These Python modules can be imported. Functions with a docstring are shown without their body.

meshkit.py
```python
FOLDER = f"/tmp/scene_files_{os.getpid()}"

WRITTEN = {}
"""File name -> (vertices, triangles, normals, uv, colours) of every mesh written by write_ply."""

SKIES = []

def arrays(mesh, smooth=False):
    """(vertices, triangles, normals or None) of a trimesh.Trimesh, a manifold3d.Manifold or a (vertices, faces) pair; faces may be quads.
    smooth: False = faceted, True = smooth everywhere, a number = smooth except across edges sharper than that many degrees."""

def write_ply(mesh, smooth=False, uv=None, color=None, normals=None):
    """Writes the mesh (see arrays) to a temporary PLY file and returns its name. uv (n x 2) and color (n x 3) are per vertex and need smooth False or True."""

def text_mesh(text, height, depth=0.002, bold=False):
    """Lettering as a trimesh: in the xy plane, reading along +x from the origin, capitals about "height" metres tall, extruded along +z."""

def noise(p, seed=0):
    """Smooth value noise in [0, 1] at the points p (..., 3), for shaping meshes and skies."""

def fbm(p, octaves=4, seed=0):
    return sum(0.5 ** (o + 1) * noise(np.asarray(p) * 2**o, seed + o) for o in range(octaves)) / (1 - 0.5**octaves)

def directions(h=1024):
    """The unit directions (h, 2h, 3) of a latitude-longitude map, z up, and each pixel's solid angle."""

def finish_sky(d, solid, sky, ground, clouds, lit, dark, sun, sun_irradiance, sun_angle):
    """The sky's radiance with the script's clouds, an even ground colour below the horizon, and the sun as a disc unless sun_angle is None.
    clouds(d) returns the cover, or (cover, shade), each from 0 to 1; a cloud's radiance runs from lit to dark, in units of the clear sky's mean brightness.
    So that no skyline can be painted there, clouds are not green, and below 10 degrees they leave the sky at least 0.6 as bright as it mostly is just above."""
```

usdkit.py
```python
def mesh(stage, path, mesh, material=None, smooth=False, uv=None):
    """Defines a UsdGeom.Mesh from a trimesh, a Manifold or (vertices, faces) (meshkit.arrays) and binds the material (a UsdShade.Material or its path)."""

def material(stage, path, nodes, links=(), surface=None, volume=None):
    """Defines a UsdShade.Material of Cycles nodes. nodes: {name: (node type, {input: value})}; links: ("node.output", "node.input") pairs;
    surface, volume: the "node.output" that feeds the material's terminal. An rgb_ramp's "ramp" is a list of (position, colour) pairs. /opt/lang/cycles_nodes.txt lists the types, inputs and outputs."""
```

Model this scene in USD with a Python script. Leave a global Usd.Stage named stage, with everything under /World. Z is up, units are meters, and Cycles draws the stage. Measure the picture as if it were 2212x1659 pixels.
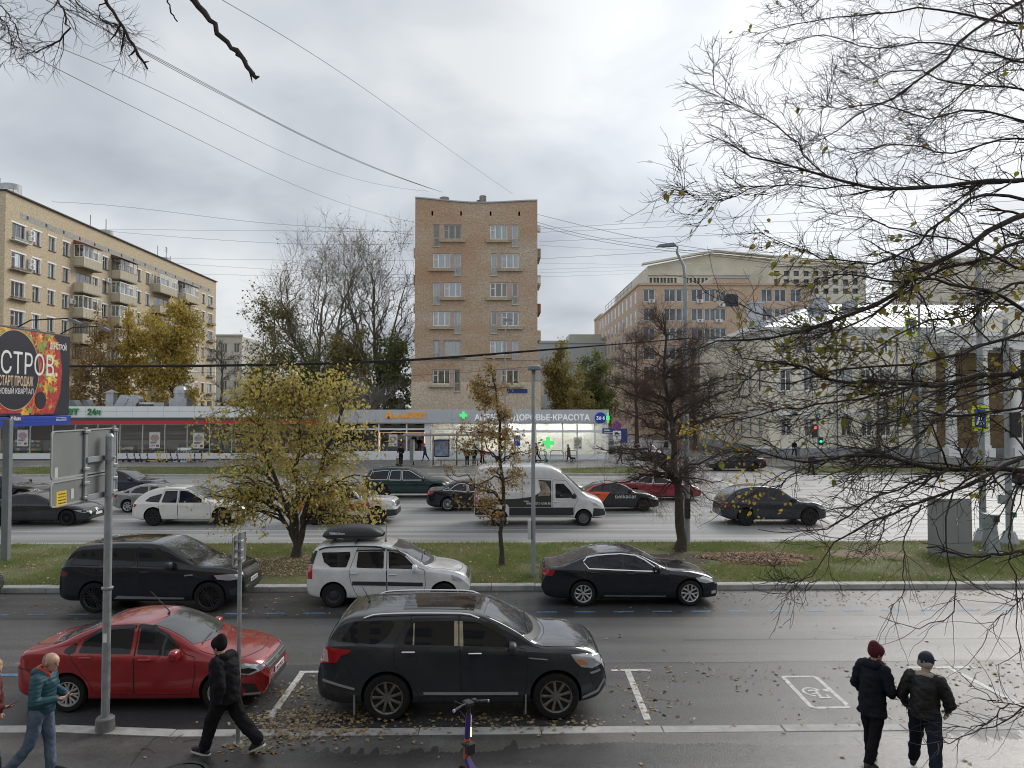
import math,random
import numpy as np,trimesh,usdkit,meshkit
from pxr import Usd,UsdGeom,UsdLux,UsdShade,Gf,Sdf,Vt
from scipy.interpolate import PchipInterpolator
from scipy.spatial import Delaunay
import manifold3d as m3
from shapely.geometry import Polygon,Point,box as sbox
from shapely import affinity
from shapely.ops import unary_union
PI=math.pi
stage=Usd.Stage.CreateInMemory()
UsdGeom.SetStageUpAxis(stage,'Z')
UsdGeom.SetStageMetersPerUnit(stage,1.0)
UsdGeom.Xform.Define(stage,'/World')
UsdGeom.Scope.Define(stage,'/World/Looks')
# ---------------------------------------------------------------- camera, sky, sun, exposure
FPX,PSI,TH,EYE=1580.0,0.018,math.atan(45.5/1580),5.35
_F=np.array([math.sin(PSI)*math.cos(TH),math.cos(PSI)*math.cos(TH),math.sin(TH)])
_R=np.array([math.cos(PSI),-math.sin(PSI),0.0])
_U=np.cross(_R,_F)
_C=np.array([0,0,EYE])
cam=UsdGeom.Camera.Define(stage,'/World/camera')
cam.AddTransformOp().Set(Gf.Matrix4d(*_R,0,*_U,0,*(-_F),0,*_C,1))
cam.CreateHorizontalApertureAttr(36.0)
cam.CreateVerticalApertureAttr(27.0)
cam.CreateFocalLengthAttr(36.0*FPX/2212)
cam.CreateClippingRangeAttr(Gf.Vec2f(0.05,5000))
cam.CreateExposureAttr(EXPOSURE:=0.52)
SUN_AZ,SUN_EL=math.radians(42),math.radians(33)
THIN=np.array([.40,.83,.37]);THIN/=np.linalg.norm(THIN)
sun_dir=np.array([math.sin(SUN_AZ)*math.cos(SUN_EL),math.cos(SUN_AZ)*math.cos(SUN_EL),math.sin(SUN_EL)])
SKY_STRENGTH=0.1
CL=6.2
dome=UsdLux.DomeLight.Define(stage,'/World/sky')
dome.GetPrim().SetCustomDataByKey('kind','structure')
sky_mat=usdkit.material(stage,'/World/Looks/overcast_sky',{'sky':('sky_texture',{'sky_type':'single_scattering','sun_disc':False,'sun_elevation':SUN_EL,'sun_rotation':SUN_AZ,'aerosol_density':2.0}),'tc':('texture_coordinate',{}),'sep':('separate_xyz',{}),'zc':('math',{'math_type':'maximum','value2':0.0}),'zp':('math',{'math_type':'add','value2':0.34}),'px':('math',{'math_type':'divide'}),'py':('math',{'math_type':'divide'}),'cmb':('combine_xyz',{'z':0.37}),'n1':('noise_texture',{'scale':1.25,'detail':4.0,'roughness':0.45,'distortion':0.3}),'n2':('noise_texture',{'scale':3.1,'detail':4.0,'roughness':0.5,'distortion':0.5}),'nm':('mix_float',{'fac':0.4}),'ramp':('rgb_ramp',{'ramp':[(0.34,(0.46*CL,0.50*CL,0.57*CL)),(0.44,(0.60*CL,0.64*CL,0.70*CL)),(0.53,(0.75*CL,0.79*CL,0.83*CL)),(0.63,(0.92*CL,0.95*CL,0.97*CL))]}),'dot':('vector_math',{'math_type':'dot_product','vector2':tuple(THIN)}),'glow':('map_range',{'range_type':'smootherstep','from_min':0.89,'from_max':1.0,'to_min':0.0,'to_max':1.0,'clamp':True}),'gain':('math',{'math_type':'multiply_add','value2':0.3,'value3':1.0}),'lit':('vector_math',{'math_type':'scale'}),'mix':('mix_color',{'fac':0.94}),'bg':('background_shader',{'strength':SKY_STRENGTH}),},[('tc.generated','sep.vector'),('sep.z','zc.value1'),('zc.value','zp.value1'),('sep.x','px.value1'),('zp.value','px.value2'),('sep.y','py.value1'),('zp.value','py.value2'),('px.value','cmb.x'),('py.value','cmb.y'),('cmb.vector','n1.vector'),('cmb.vector','n2.vector'),('n1.fac','nm.a'),('n2.fac','nm.b'),('nm.result','ramp.fac'),('tc.generated','dot.vector1'),('dot.value','glow.value'),('glow.result','gain.value1'),('ramp.color','lit.vector1'),('gain.value','lit.scale'),('sky.color','mix.a'),('lit.vector','mix.b'),('mix.result','bg.color')],surface='bg.background')
UsdShade.MaterialBindingAPI.Apply(dome.GetPrim()).Bind(sky_mat)
sun=UsdLux.DistantLight.Define(stage,'/World/sun')
sun.CreateIntensityAttr(0.4)
sun.CreateAngleAttr(32.0)
sun.CreateColorAttr(Gf.Vec3f(1.0,0.96,0.9))
sun.GetPrim().CreateAttribute('inputs:normalize',Sdf.ValueTypeNames.Bool).Set(True)
_z=sun_dir;_x=np.cross([0,0,1],_z);_x/=np.linalg.norm(_x);_y=np.cross(_z,_x)
sun.AddTransformOp().Set(Gf.Matrix4d(*_x,0,*_y,0,*_z,0,0,0,50,1))
# ---------------------------------------------------------------- picture -> place (how positions were measured)
def ray(x,y):return _F+_R*(x-1106)/FPX+_U*(829.5-y)/FPX
def gnd(x,y,z=0.0):r=ray(x,y);return _C+r*(z-EYE)/r[2]
def onY(x,y,Y):r=ray(x,y);return _C+r*Y/r[1]
def onX(x,y,X):r=ray(x,y);return _C+r*X/r[0]
# ---------------------------------------------------------------- names, things, parts
_used={}
def _path(parent,name):
 k=parent+'/'+name
 n=_used.get(k,0);_used[k]=n+1
 return k if n==0 else f'{k}_{n:03d}'
def tag(prim,label=None,cat=None,group=None,kind=None):
 prim=prim.GetPrim() if hasattr(prim,'GetPrim') else prim
 for k,v in (('label',label),('category',cat),('group',group),('kind',kind)):
  if v:prim.SetCustomDataByKey(k,v)
 return prim
def xf(path,loc=(0,0,0),rz=0.0,sc=None):
 x=UsdGeom.Xform.Define(stage,path)
 x.AddTranslateOp().Set(Gf.Vec3d(*map(float,loc)))
 if rz:x.AddRotateZOp().Set(math.degrees(rz))
 if sc:x.AddScaleOp().Set(Gf.Vec3f(*sc))
 return x.GetPrim()
def thing(name,label,cat,loc=(0,0,0),rz=0.0,group=None,sc=None):
 return tag(xf(_path('/World',name),loc,rz,sc),label,cat,group)
def pth(p):return p if isinstance(p,str) else str(p.GetPath())
def holder(name,parent,loc=(0,0,0),rz=0.0):return xf(_path(pth(parent),name),loc,rz)
def put(name,mesh,m,parent='/World',smooth=False,label=None,cat=None,group=None,kind=None,tone=None):
 if isinstance(mesh,MB):mesh=mesh.arr()
 if isinstance(mesh,tuple) and len(mesh[1])==0:return None
 path=_path(pth(parent),name)
 prim=usdkit.mesh(stage,path,mesh,m,smooth=smooth).GetPrim()
 if tone:
  nv=len(mesh[0]);c=np.asarray(mesh[0])[::tone]
  t=np.clip(.72*np.random.RandomState(nv%9973).rand(len(c))+1.1*(meshkit.fbm(c*1.3,2,4)-.38),0,1)
  UsdGeom.PrimvarsAPI(prim).CreatePrimvar('tone',Sdf.ValueTypeNames.FloatArray,'vertex').Set(Vt.FloatArray.FromNumpy(np.repeat(t,tone)[:nv].astype(np.float32)))
 return tag(prim,label,cat,group,kind)
def struct(name,mesh,m,smooth=False):return put(name,mesh,m,smooth=smooth,kind='structure')
def copy_of(proto,loc,rz=0.0,label=None,group=None,sc=None):
 d=proto.GetCustomData()
 p=thing(proto.GetName().rstrip('0123456789').rstrip('_'),label or d['label'],d['category'],loc,rz,group or d.get('group'),sc)
 p.GetReferences().AddInternalReference(proto.GetPath());p.SetInstanceable(True)
 return p
 # ---------------------------------------------------------------- mesh builder
class MB:
 def __init__(s):s.v=[];s.f=[];s.n=0
 def add(s,v,f):
  v=np.asarray(v,float);f=np.asarray(f,int)
  if len(f)==0:return s
  if f.shape[1]==4:f=np.vstack([f[:,[0,1,2]],f[:,[0,2,3]]])
  s.v.append(v);s.f.append(f+s.n);s.n+=len(v);return s
 def tm(s,t,M=None):
  v=np.asarray(t.vertices)
  if M is not None:v=v@np.asarray(M)[:3,:3].T+np.asarray(M)[:3,3]
  return s.add(v,t.faces)
 def box(s,x0,x1,y0,y1,z0,z1,b=0.0):
  if b>0:
   b=min(b,.45*abs(x1-x0),.45*abs(y1-y0),.45*abs(z1-z0))
   P=[]
   for a in (0,1):
    for c in (0,1):
     for d in (0,1):
      cx,cy,cz=(x0,x1)[a],(y0,y1)[c],(z0,z1)[d]
      sx,sy,sz=(b,-b)[a],(b,-b)[c],(b,-b)[d]
      P+=[(cx,cy+sy,cz+sz),(cx+sx,cy,cz+sz),(cx+sx,cy+sy,cz)]
   h=trimesh.Trimesh(P).convex_hull
   return s.add(h.vertices,h.faces)
  v=[(x,y,z) for z in (z0,z1) for y in (y0,y1) for x in (x0,x1)]
  return s.add(v,[(0,2,3,1),(4,5,7,6),(0,1,5,4),(2,6,7,3),(0,4,6,2),(1,3,7,5)])
 def quad(s,a,b,c,d):return s.add([a,b,c,d],[(0,1,2,3)])
 def hull(s,pts):h=trimesh.Trimesh(np.asarray(pts,float)).convex_hull;return s.add(h.vertices,h.faces)
 def tube(s,pts,r,n=8,cap=True):
  pts=np.asarray(pts,float);m=len(pts)
  r=np.broadcast_to(np.asarray(r,float),(m,))
  t=np.gradient(pts,axis=0);t/=np.maximum(np.linalg.norm(t,axis=1,keepdims=True),1e-9)
  ref=np.array([0,0,1.0]) if abs(t[:,2]).mean()<.8 else np.array([1.0,0,0])
  u=np.cross(t,ref);u/=np.maximum(np.linalg.norm(u,axis=1,keepdims=True),1e-9)
  w=np.cross(t,u)
  a=np.arange(n)*2*PI/n
  v=pts[:,None]+r[:,None,None]*(np.cos(a)[None,:,None]*u[:,None]+np.sin(a)[None,:,None]*w[:,None])
  v=v.reshape(-1,3);f=[]
  for i in range(m-1):
   for j in range(n):
    k=(j+1)%n
    f.append((i*n+j,(i+1)*n+j,(i+1)*n+k,i*n+k))
  f=[x for q in f for x in ((q[0],q[2],q[1]),(q[0],q[3],q[2]))]
  if cap:
   v=np.vstack([v,pts[:1],pts[-1:]])
   for j in range(n):
    k=(j+1)%n
    f.append((m*n,j,k));f.append((m*n+1,(m-1)*n+k,(m-1)*n+j))
  return s.add(v,np.array(f)[:,::-1])
 def lathe(s,prof,n=24,M=None,a0=0.0):
  prof=np.asarray(prof,float);m=len(prof)
  a=a0+np.arange(n)*2*PI/n
  v=np.stack([prof[:,None,0]*np.cos(a),prof[:,None,0]*np.sin(a),np.repeat(prof[:,1:2],n,1)],-1).reshape(-1,3)
  if M is not None:v=v@np.asarray(M)[:3,:3].T+np.asarray(M)[:3,3]
  f=[(i*n+j,i*n+(j+1)%n,(i+1)*n+(j+1)%n,(i+1)*n+j) for i in range(m-1) for j in range(n)]
  return s.add(v,f)
 def prism(s,poly,depth,M=None):
  for g in getattr(poly,'geoms',[poly]):
   if g.area<1e-9:continue
   s.tm(trimesh.creation.extrude_polygon(g,depth,engine='earcut'),M)
  return s
 def grid(s,P,closed_u=False):
  P=np.asarray(P,float);a,b=P.shape[:2]
  i,j=np.meshgrid(np.arange(a-1),np.arange(b if closed_u else b-1),indexing='ij')
  k=(j+1)%b
  return s.add(P.reshape(-1,3),np.stack([i*b+j,i*b+k,(i+1)*b+k,(i+1)*b+j],-1).reshape(-1,4))
 def move(s,M):
  M=np.asarray(M,float);s.v=[v@M[:3,:3].T+M[:3,3] for v in s.v];return s
 def arr(s):
  if not s.v:return np.zeros((0,3)),np.zeros((0,3),int)
  return np.vstack(s.v),np.vstack(s.f)
def T(x=0,y=0,z=0):M=np.eye(4);M[:3,3]=x,y,z;return M
def RX(a):return trimesh.transformations.rotation_matrix(a,[1,0,0])
def RY(a):return trimesh.transformations.rotation_matrix(a,[0,1,0])
def RZ(a):return trimesh.transformations.rotation_matrix(a,[0,0,1])
UP=RX(PI/2)
def basis(ex,ey,ez,o):
 M=np.eye(4);M[:3,0],M[:3,1],M[:3,2],M[:3,3]=ex,ey,ez,o;return M
def rrect(x0,x1,y0,y1,r):return sbox(x0+r,y0+r,x1-r,y1-r).buffer(r,quad_segs=4)
def text(s,h,bold=True,depth=.004,width=None,center=False):
 t=meshkit.text_mesh(s,h,depth,bold)
 if width:t.apply_scale([width/(t.bounds[1,0]-t.bounds[0,0]),1,1])
 if center:t.apply_translation([-(t.bounds[0,0]+t.bounds[1,0])/2,-h/2,0])
 return t
 # ---------------------------------------------------------------- materials
_mats={}
def mat(name,col,rough=.6,metal=0.,var=0.,vs=2.,rvar=0.,bump=0.,bs=40.,spec=.5,coat=0.,emit=0.,ecol=None,tint=None,tw=0.,alpha=None,aniso=None):
 if name in _mats:return _mats[name]
 N={'p':('principled_bsdf',{'base_color':col,'roughness':rough,'metallic':metal,'specular_ior_level':spec,'coat_weight':coat,'coat_roughness':.04})}
 L=[]
 if emit:N['p'][1].update(emission_color=ecol or col,emission_strength=emit)
 if var or rvar or bump:N['g']=('geometry',{})
 src='g.position'
 if aniso and (var or rvar or bump):
  N['mp']=('mapping',{'scale':aniso});L.append(('g.position','mp.vector'));src='mp.vector'
 if var or rvar:
  N['n']=('noise_texture',{'scale':vs,'detail':5.,'roughness':.62});L.append((src,'n.vector'))
 if var:
  c=np.array(col);d=np.array(tint) if tint is not None else c*(1-var)
  e=np.minimum(c*(1+var),1) if tint is None else c
  N['r']=('rgb_ramp',{'ramp':[(.33,tuple(d)),(.5,tuple((d+e)/2)),(.67,tuple(e))]})
  L+=[('n.fac','r.fac'),('r.color','p.base_color')]
 if rvar:
  N['m']=('map_range',{'from_min':.35,'from_max':.65,'to_min':max(rough-rvar,.02),'to_max':min(rough+rvar,1.),'clamp':True})
  L+=[('n.fac','m.value'),('m.result','p.roughness')]
 if bump:
  N['bn']=('noise_texture',{'scale':bs,'detail':3.});N['b']=('bump',{'strength':bump,'distance':.02})
  L+=[(src,'bn.vector'),('bn.fac','b.height'),('b.normal','p.normal')]
 _mats[name]=usdkit.material(stage,'/World/Looks/'+name,N,L,surface='p.BSDF')
 return _mats[name]
def leafmat(name,cols,trans=.35,rough=.6):
 if name in _mats:return _mats[name]
 n=len(cols)
 _mats[name]=usdkit.material(stage,'/World/Looks/'+name,{'g':('attribute',{'attribute':'tone'}),'r':('rgb_ramp',{'ramp':[((i+.5)/n,c) for i,c in enumerate(cols)]}),'d':('principled_bsdf',{'roughness':rough,'specular_ior_level':.3}),'t':('translucent_bsdf',{}),'m':('mix_closure',{'fac':trans})},[('g.fac','r.fac'),('r.color','d.base_color'),('r.color','t.color'),('d.BSDF','m.closure1'),('t.BSDF','m.closure2')],surface='m.closure')
 return _mats[name]
def glassmat(name,tint=(.75,.8,.8),refl=.12,rough=.02):
 if name in _mats:return _mats[name]
 _mats[name]=usdkit.material(stage,'/World/Looks/'+name,{'f':('fresnel',{'IOR':1.5}),'k':('math',{'math_type':'multiply_add','value2':1.0,'value3':refl,'use_clamp':True}),'t':('transparent_bsdf',{'color':tint}),'g':('glossy_bsdf',{'color':(.95,.97,1),'roughness':rough}),'m':('mix_closure',{})},[('f.fac','k.value1'),('k.value','m.fac'),('t.BSDF','m.closure1'),('g.BSDF','m.closure2')],surface='m.closure')
 return _mats[name]
def brickmat(name,c1,c2,mortar,bw=.26,bh=.077,stain=(.36,.2,.12),stain_amt=.0,lvl=None,bump=.4):
 """brickwork by position: x+y along the wall, z up"""
 if name in _mats:return _mats[name]
 N={'g':('geometry',{}),'s':('separate_xyz',{}),'a':('math',{'math_type':'add'}),'c':('combine_xyz',{}),'b':('brick_texture',{'scale':1.,'brick_width':bw,'row_height':bh,'mortar_size':.009,'mortar_smooth':.2,'color1':c1,'color2':c2,'mortar':mortar}),'mp':('mapping',{'scale':(1.,1.,2.6)}),'n':('noise_texture',{'scale':.13,'detail':5.,'roughness':.6}),'nr':('map_range',{'from_min':.38,'from_max':.66,'to_min':0.,'to_max':1.,'clamp':True}),'m':('mix_color',{'blend_type':'mix','b':stain}),'fm':('math',{'math_type':'multiply','value2':stain_amt}),'n2':('noise_texture',{'scale':6.,'detail':2.}),'mr':('map_range',{'from_min':.3,'from_max':.7,'to_min':.78,'to_max':1.2,'clamp':True}),'sc':('vector_math',{'math_type':'scale'}),'bp':('bump',{'strength':bump,'distance':.01,'invert':True}),'p':('principled_bsdf',{'roughness':.85,'specular_ior_level':.2})}
 L=[('g.position','s.vector'),('s.x','a.value1'),('s.y','a.value2'),('a.value','c.x'),('s.z','c.y'),('c.vector','b.vector'),('g.position','mp.vector'),('mp.vector','n.vector'),('n.fac','nr.value'),('nr.result','fm.value1'),('fm.value','m.fac'),('b.color','m.a'),('g.position','n2.vector'),('n2.fac','mr.value'),('m.result','sc.vector1'),('mr.result','sc.scale'),('sc.vector','p.base_color'),('b.fac','bp.height'),('bp.normal','p.normal')]
 _mats[name]=usdkit.material(stage,'/World/Looks/'+name,N,L,surface='p.BSDF')
 return _mats[name]
BLACK=mat('matte_black',(.012,.012,.013),.7)
RUBBER=mat('tyre_rubber',(.014,.014,.015),.85,var=.3,vs=20,spec=.25)
CHROME=mat('chrome',(.75,.76,.78),.12,metal=1.)
STEEL=mat('galvanised_steel',(.36,.38,.39),.45,metal=.7,var=.12,vs=6,rvar=.1)
GREYP=mat('grey_painted_steel',(.17,.19,.2),.5,var=.12,vs=4)
WHITE=mat('white_paint',(.78,.79,.79),.45,var=.05,vs=3)
PLASTIC=mat('black_plastic',(.022,.023,.025),.5)
CARGLASS=mat('dark_car_glass',(.008,.009,.011),.03,spec=.45)
LAMPC=mat('clear_lamp',(.5,.52,.55),.08,metal=.6,coat=.8)
LAMPR=mat('red_lamp',(.32,.012,.015),.12,coat=.8)
LAMPO=mat('amber_lamp',(.6,.2,.03),.15,coat=.8)
# ================================================================ ground, roads, kerbs, markings
def asphalt(name,base,rough,wet=0.,speck=.5,streak=.25,dry=None):
 N={'g':('geometry',{}),'n1':('noise_texture',{'scale':34.,'detail':4.,'roughness':.75}),'n2':('noise_texture',{'scale':.55,'detail':5.,'roughness':.6}),'mp':('mapping',{'scale':(.06,1.25,1.)}),'n3':('noise_texture',{'scale':1.3,'detail':3.,'roughness':.5}),'r1':('map_range',{'from_min':.34,'from_max':.68,'to_min':1-speck*.7,'to_max':1+speck*1.2,'clamp':True}),'r3':('map_range',{'from_min':.35,'from_max':.65,'to_min':1-streak,'to_max':1+streak,'clamp':True}),'r2':('map_range',{'from_min':.42,'from_max':.58,'to_min':0.,'to_max':1.,'clamp':True}),'w':('math',{'math_type':'multiply','value2':wet}),'c':('mix_color',{'a':base,'b':tuple(.62*x for x in base)}),'s1':('vector_math',{'math_type':'scale'}),'s2':('vector_math',{'math_type':'scale'}),'ro':('map_range',{'from_min':0.,'from_max':1.,'to_min':rough,'to_max':.16,'clamp':True}),'b':('bump',{'strength':.55,'distance':.012}),'p':('principled_bsdf',{'specular_ior_level':.5})}
 L=[('g.position','n1.vector'),('g.position','n2.vector'),('g.position','mp.vector'),('mp.vector','n3.vector'),('n1.fac','r1.value'),('n3.fac','r3.value'),('n2.fac','r2.value'),('r2.result','w.value1'),('w.value','c.fac'),('w.value','ro.value'),('c.result','s1.vector1'),('r1.result','s1.scale'),('s1.vector','s2.vector1'),('r3.result','s2.scale'),('s2.vector','p.base_color'),('ro.result','p.roughness'),('n1.fac','b.height'),('b.normal','p.normal')]
 return usdkit.material(stage,'/World/Looks/'+name,N,L,surface='p.BSDF')
A_NEAR=asphalt('parking_road_asphalt',(.044,.0435,.0435),.46,wet=.3,speck=1.1)
A_LANE=asphalt('drive_lane_asphalt',(.08,.079,.078),.42,wet=.1,speck=1.1,streak=.25)
A_WET=asphalt('wet_pavement',(.05,.049,.048),.3,wet=.9,speck=.3,streak=.35)
A_MAIN=asphalt('main_road_asphalt',(.24,.238,.235),.52,wet=.0,speck=.4,streak=.3)
A_PAVE=asphalt('pavement_asphalt',(.10,.097,.092),.55,wet=.85,speck=.4,streak=.3)
A_FAR=asphalt('far_pavement_asphalt',(.17,.166,.16),.55,wet=.4,speck=.2)
GRASSM=mat('grass_soil',(.11,.14,.045),.95,var=.45,vs=1.6,tint=(.12,.10,.055),bump=.9,bs=14)
SOIL=mat('bare_soil',(.19,.135,.09),.95,var=.25,vs=5,bump=.5,bs=18)
KERB=mat('granite_kerb',(.36,.355,.34),.75,var=.2,vs=3.5,bump=.15,bs=60)
PAINTW=mat('road_paint_white',(.62,.62,.6),.6,var=.28,vs=9,tint=(.3,.3,.29))
PAINTB=mat('road_paint_blue',(.10,.26,.48),.6,var=.3,vs=8,tint=(.07,.12,.18))
def sheet(x0,x1,y0,y1,z):return MB().quad((x0,y0,z),(x1,y0,z),(x1,y1,z),(x0,y1,z))
def slab(poly,z0,z1):return MB().prism(poly,z1-z0,T(0,0,z0))
Y_K0,Y_K1=11.78,12.04
Y_M0,Y_M1,Y_M2,Y_M3=21.25,21.6,27.95,28.12
Y_F0,Y_F1,Y_F2=55.6,55.85,62.6
struct('ground',sheet(-900,900,-60,1500,-.04),mat('courtyard_ground',(.085,.08,.07),.9,var=.3,vs=.3))
struct('parking_road',sheet(-70,70,Y_K0-.1,Y_M0+.1,0),A_NEAR)
struct('drive_lane',sheet(-70,70,15.3,18.55,.003),A_LANE)
struct('main_road',sheet(-160,160,Y_M3-.05,Y_F0+.05,.0),A_MAIN)
struct('side_street',sheet(11.2,23.6,Y_F0+.05,140,.0),A_MAIN)
SX=-6.0
pav=tag(xf(_path('/World','near_pavement')),kind='structure')
put('surface',MB().prism(unary_union([sbox(-70,-8,SX,Y_K0+.2),sbox(SX,-8,70,Y_K0)]),.2,T(0,0,-.08)),A_PAVE,pav)
kb=tag(xf(_path('/World','near_kerb')),kind='structure')
rs=np.random.RandomState(5)
for i in range(-10,12):
 x0,x1=SX+.8+i*1.96,SX+.8+(i+1)*1.96
 if i==-1:
  p=Polygon([(x0,Y_K0+.2),(x1,Y_K0),(x1,Y_K1),(x0,Y_K1+.2)])
  put('kerb_stone',MB().prism(p,.205,T(0,0,-.075)),KERB,kb)
  continue
 o=.2 if i<0 else 0
 put('kerb_stone',MB().box(x0+.006,x1-.006,Y_K0+o+.002,Y_K1+o,-.075,.128+rs.uniform(-.004,.004),.012),KERB,kb)
put('surface',MB().prism(Polygon([(SX-1.16,Y_K0+.0),(SX+.8,Y_K0-.3),(SX+.8,Y_K0),(SX-1.16,Y_K0+.2)]),.195,T(0,0,-.08)),A_PAVE,pav)
pts=[gnd(*Z) for Z in ((350,1596),(343,1607),(330,1615),(322,1626),(310,1634),(300,1646),(291,1658),(283,1672))]
cr=MB()
for a,b in zip(pts[:-1],pts[1:]):
 w=.007
 cr.quad((a[0]-w,a[1],.1242),(a[0]+w,a[1],.1242),(b[0]+w,b[1],.1242),(b[0]-w,b[1],.1242))
put('crack',cr,BLACK,pav)
md=tag(xf(_path('/World','median_kerb')),kind='structure')
def kerb_row(parent,xs,y0,y1,h,step,b=.015):
 x=xs[0]
 while x<xs[1]:
  put('kerb_stone',MB().box(x+.006,x+step-.006,y0,y1+rs.uniform(-.004,.004),-.05,h+rs.uniform(-.005,.005),b),KERB,parent)
  x+=step
kerb_row(md,(-18,20),Y_M0,Y_M1,.14,1.27)
kerb_row(md,(-24,26),Y_M2,Y_M3,.13,1.9)
put('kerb_stone',MB().box(-70,-18.01,Y_M0,Y_M1,-.05,.14).box(20.4,70,Y_M0,Y_M1,-.05,.14),KERB,md,kind='stuff')
fk=tag(xf(_path('/World','far_kerb')),kind='structure')
kerb_row(fk,(-43,10.2),Y_F0,Y_F1,.14,2.2)
kerb_row(fk,(24.4,46),Y_F0,Y_F1,.14,2.2)
arc=[(10.6+1.6*math.sin(a),57.4-1.6*math.cos(a)) for a in np.linspace(0,PI/2,7)]+[(12.2,63)]
put('kerb_stone',MB().prism(Polygon(arc+[(x-.25,y+.12) for x,y in arc[::-1]]),.19,T(0,0,-.05)),KERB,fk)
med=slab(sbox(-70,Y_M1,70,Y_M2),-.05,.115)
struct('median',med,GRASSM)
farv=tag(xf(_path('/World','far_verge')),kind='structure')
FV=[sbox(-60,Y_F1,-14.5,Y_F2),Polygon([(4.2,Y_F1),(10.4,Y_F1),(11.8,57.6),(11.8,61.4),(10.8,61.9),(5.2,60.4)]),Polygon([(24.4,Y_F1),(60,Y_F1),(60,Y_F2),(26,Y_F2)])]
for p in FV:put('grass_bed',slab(p,-.05,.11),GRASSM,farv)
struct('far_pavement',slab(unary_union([sbox(-160,Y_F2,11.0,74),sbox(-14.5,Y_F1,4.2,Y_F2),sbox(23.6,Y_F2,120,80),Polygon([(4.2,Y_F1),(5.2,60.4),(10.8,61.9),(11,Y_F2),(4.2,Y_F2)])]).buffer(0),-.06,.10),A_FAR)
mk=tag(xf(_path('/World','road_markings')),kind='structure')
def stripe(name,x0,x1,y0,y1,m=PAINTW,z=.004):put(name,sheet(x0,x1,y0,y1,z),m,mk)
def strip_poly(name,pts,m=PAINTW,z=.004):put(name,MB().prism(Polygon(pts),.0015,T(0,0,z-.0015)),m,mk)
yb=gnd(1425,1321)[1]
for i in range(-16,20):stripe('blue_dash',i*1.0-.02,i*1.0+.5,yb-.055,yb+.055,PAINTB)
p=gnd(20,1458);stripe('blue_line',p[0]-3,p[0]+.42,p[1]-.06,p[1]+.06,PAINTB)
yt=gnd(1356,1447)[1]
def bay(px,stem_bottom,tl,tr):
 a=gnd(*px);b=gnd(*stem_bottom)
 strip_poly('bay_line',[(a[0]-.06,a[1]),(a[0]+.06,a[1]),(b[0]+.06,max(b[1],12.06)),(b[0]-.06,max(b[1],12.06))])
 stripe('bay_line',gnd(*tl)[0],gnd(*tr)[0],a[1]+.003,a[1]+.113)
bay((1356,1450),(1399,1555),(1320,1447),(1407,1447))
bay((652,1454),(583,1550),(646,1452),(720,1452))
bay((2053,1444),(2230,1536),(1960,1442),(2105,1441))
q=[gnd(*p)[:2] for p in ((1684,1460),(1764,1460),(1843,1530),(1752,1532))]
ring=Polygon(q).buffer(-.12).buffer(.12,quad_segs=4)
put('disabled_bay_frame',MB().prism(ring.difference(ring.buffer(-.085)),.0015,T(0,0,.0025)),PAINTW,mk)
cxy=np.mean([gnd(*p)[:2] for p in ((1728,1496),(1784,1494))],0)
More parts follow.
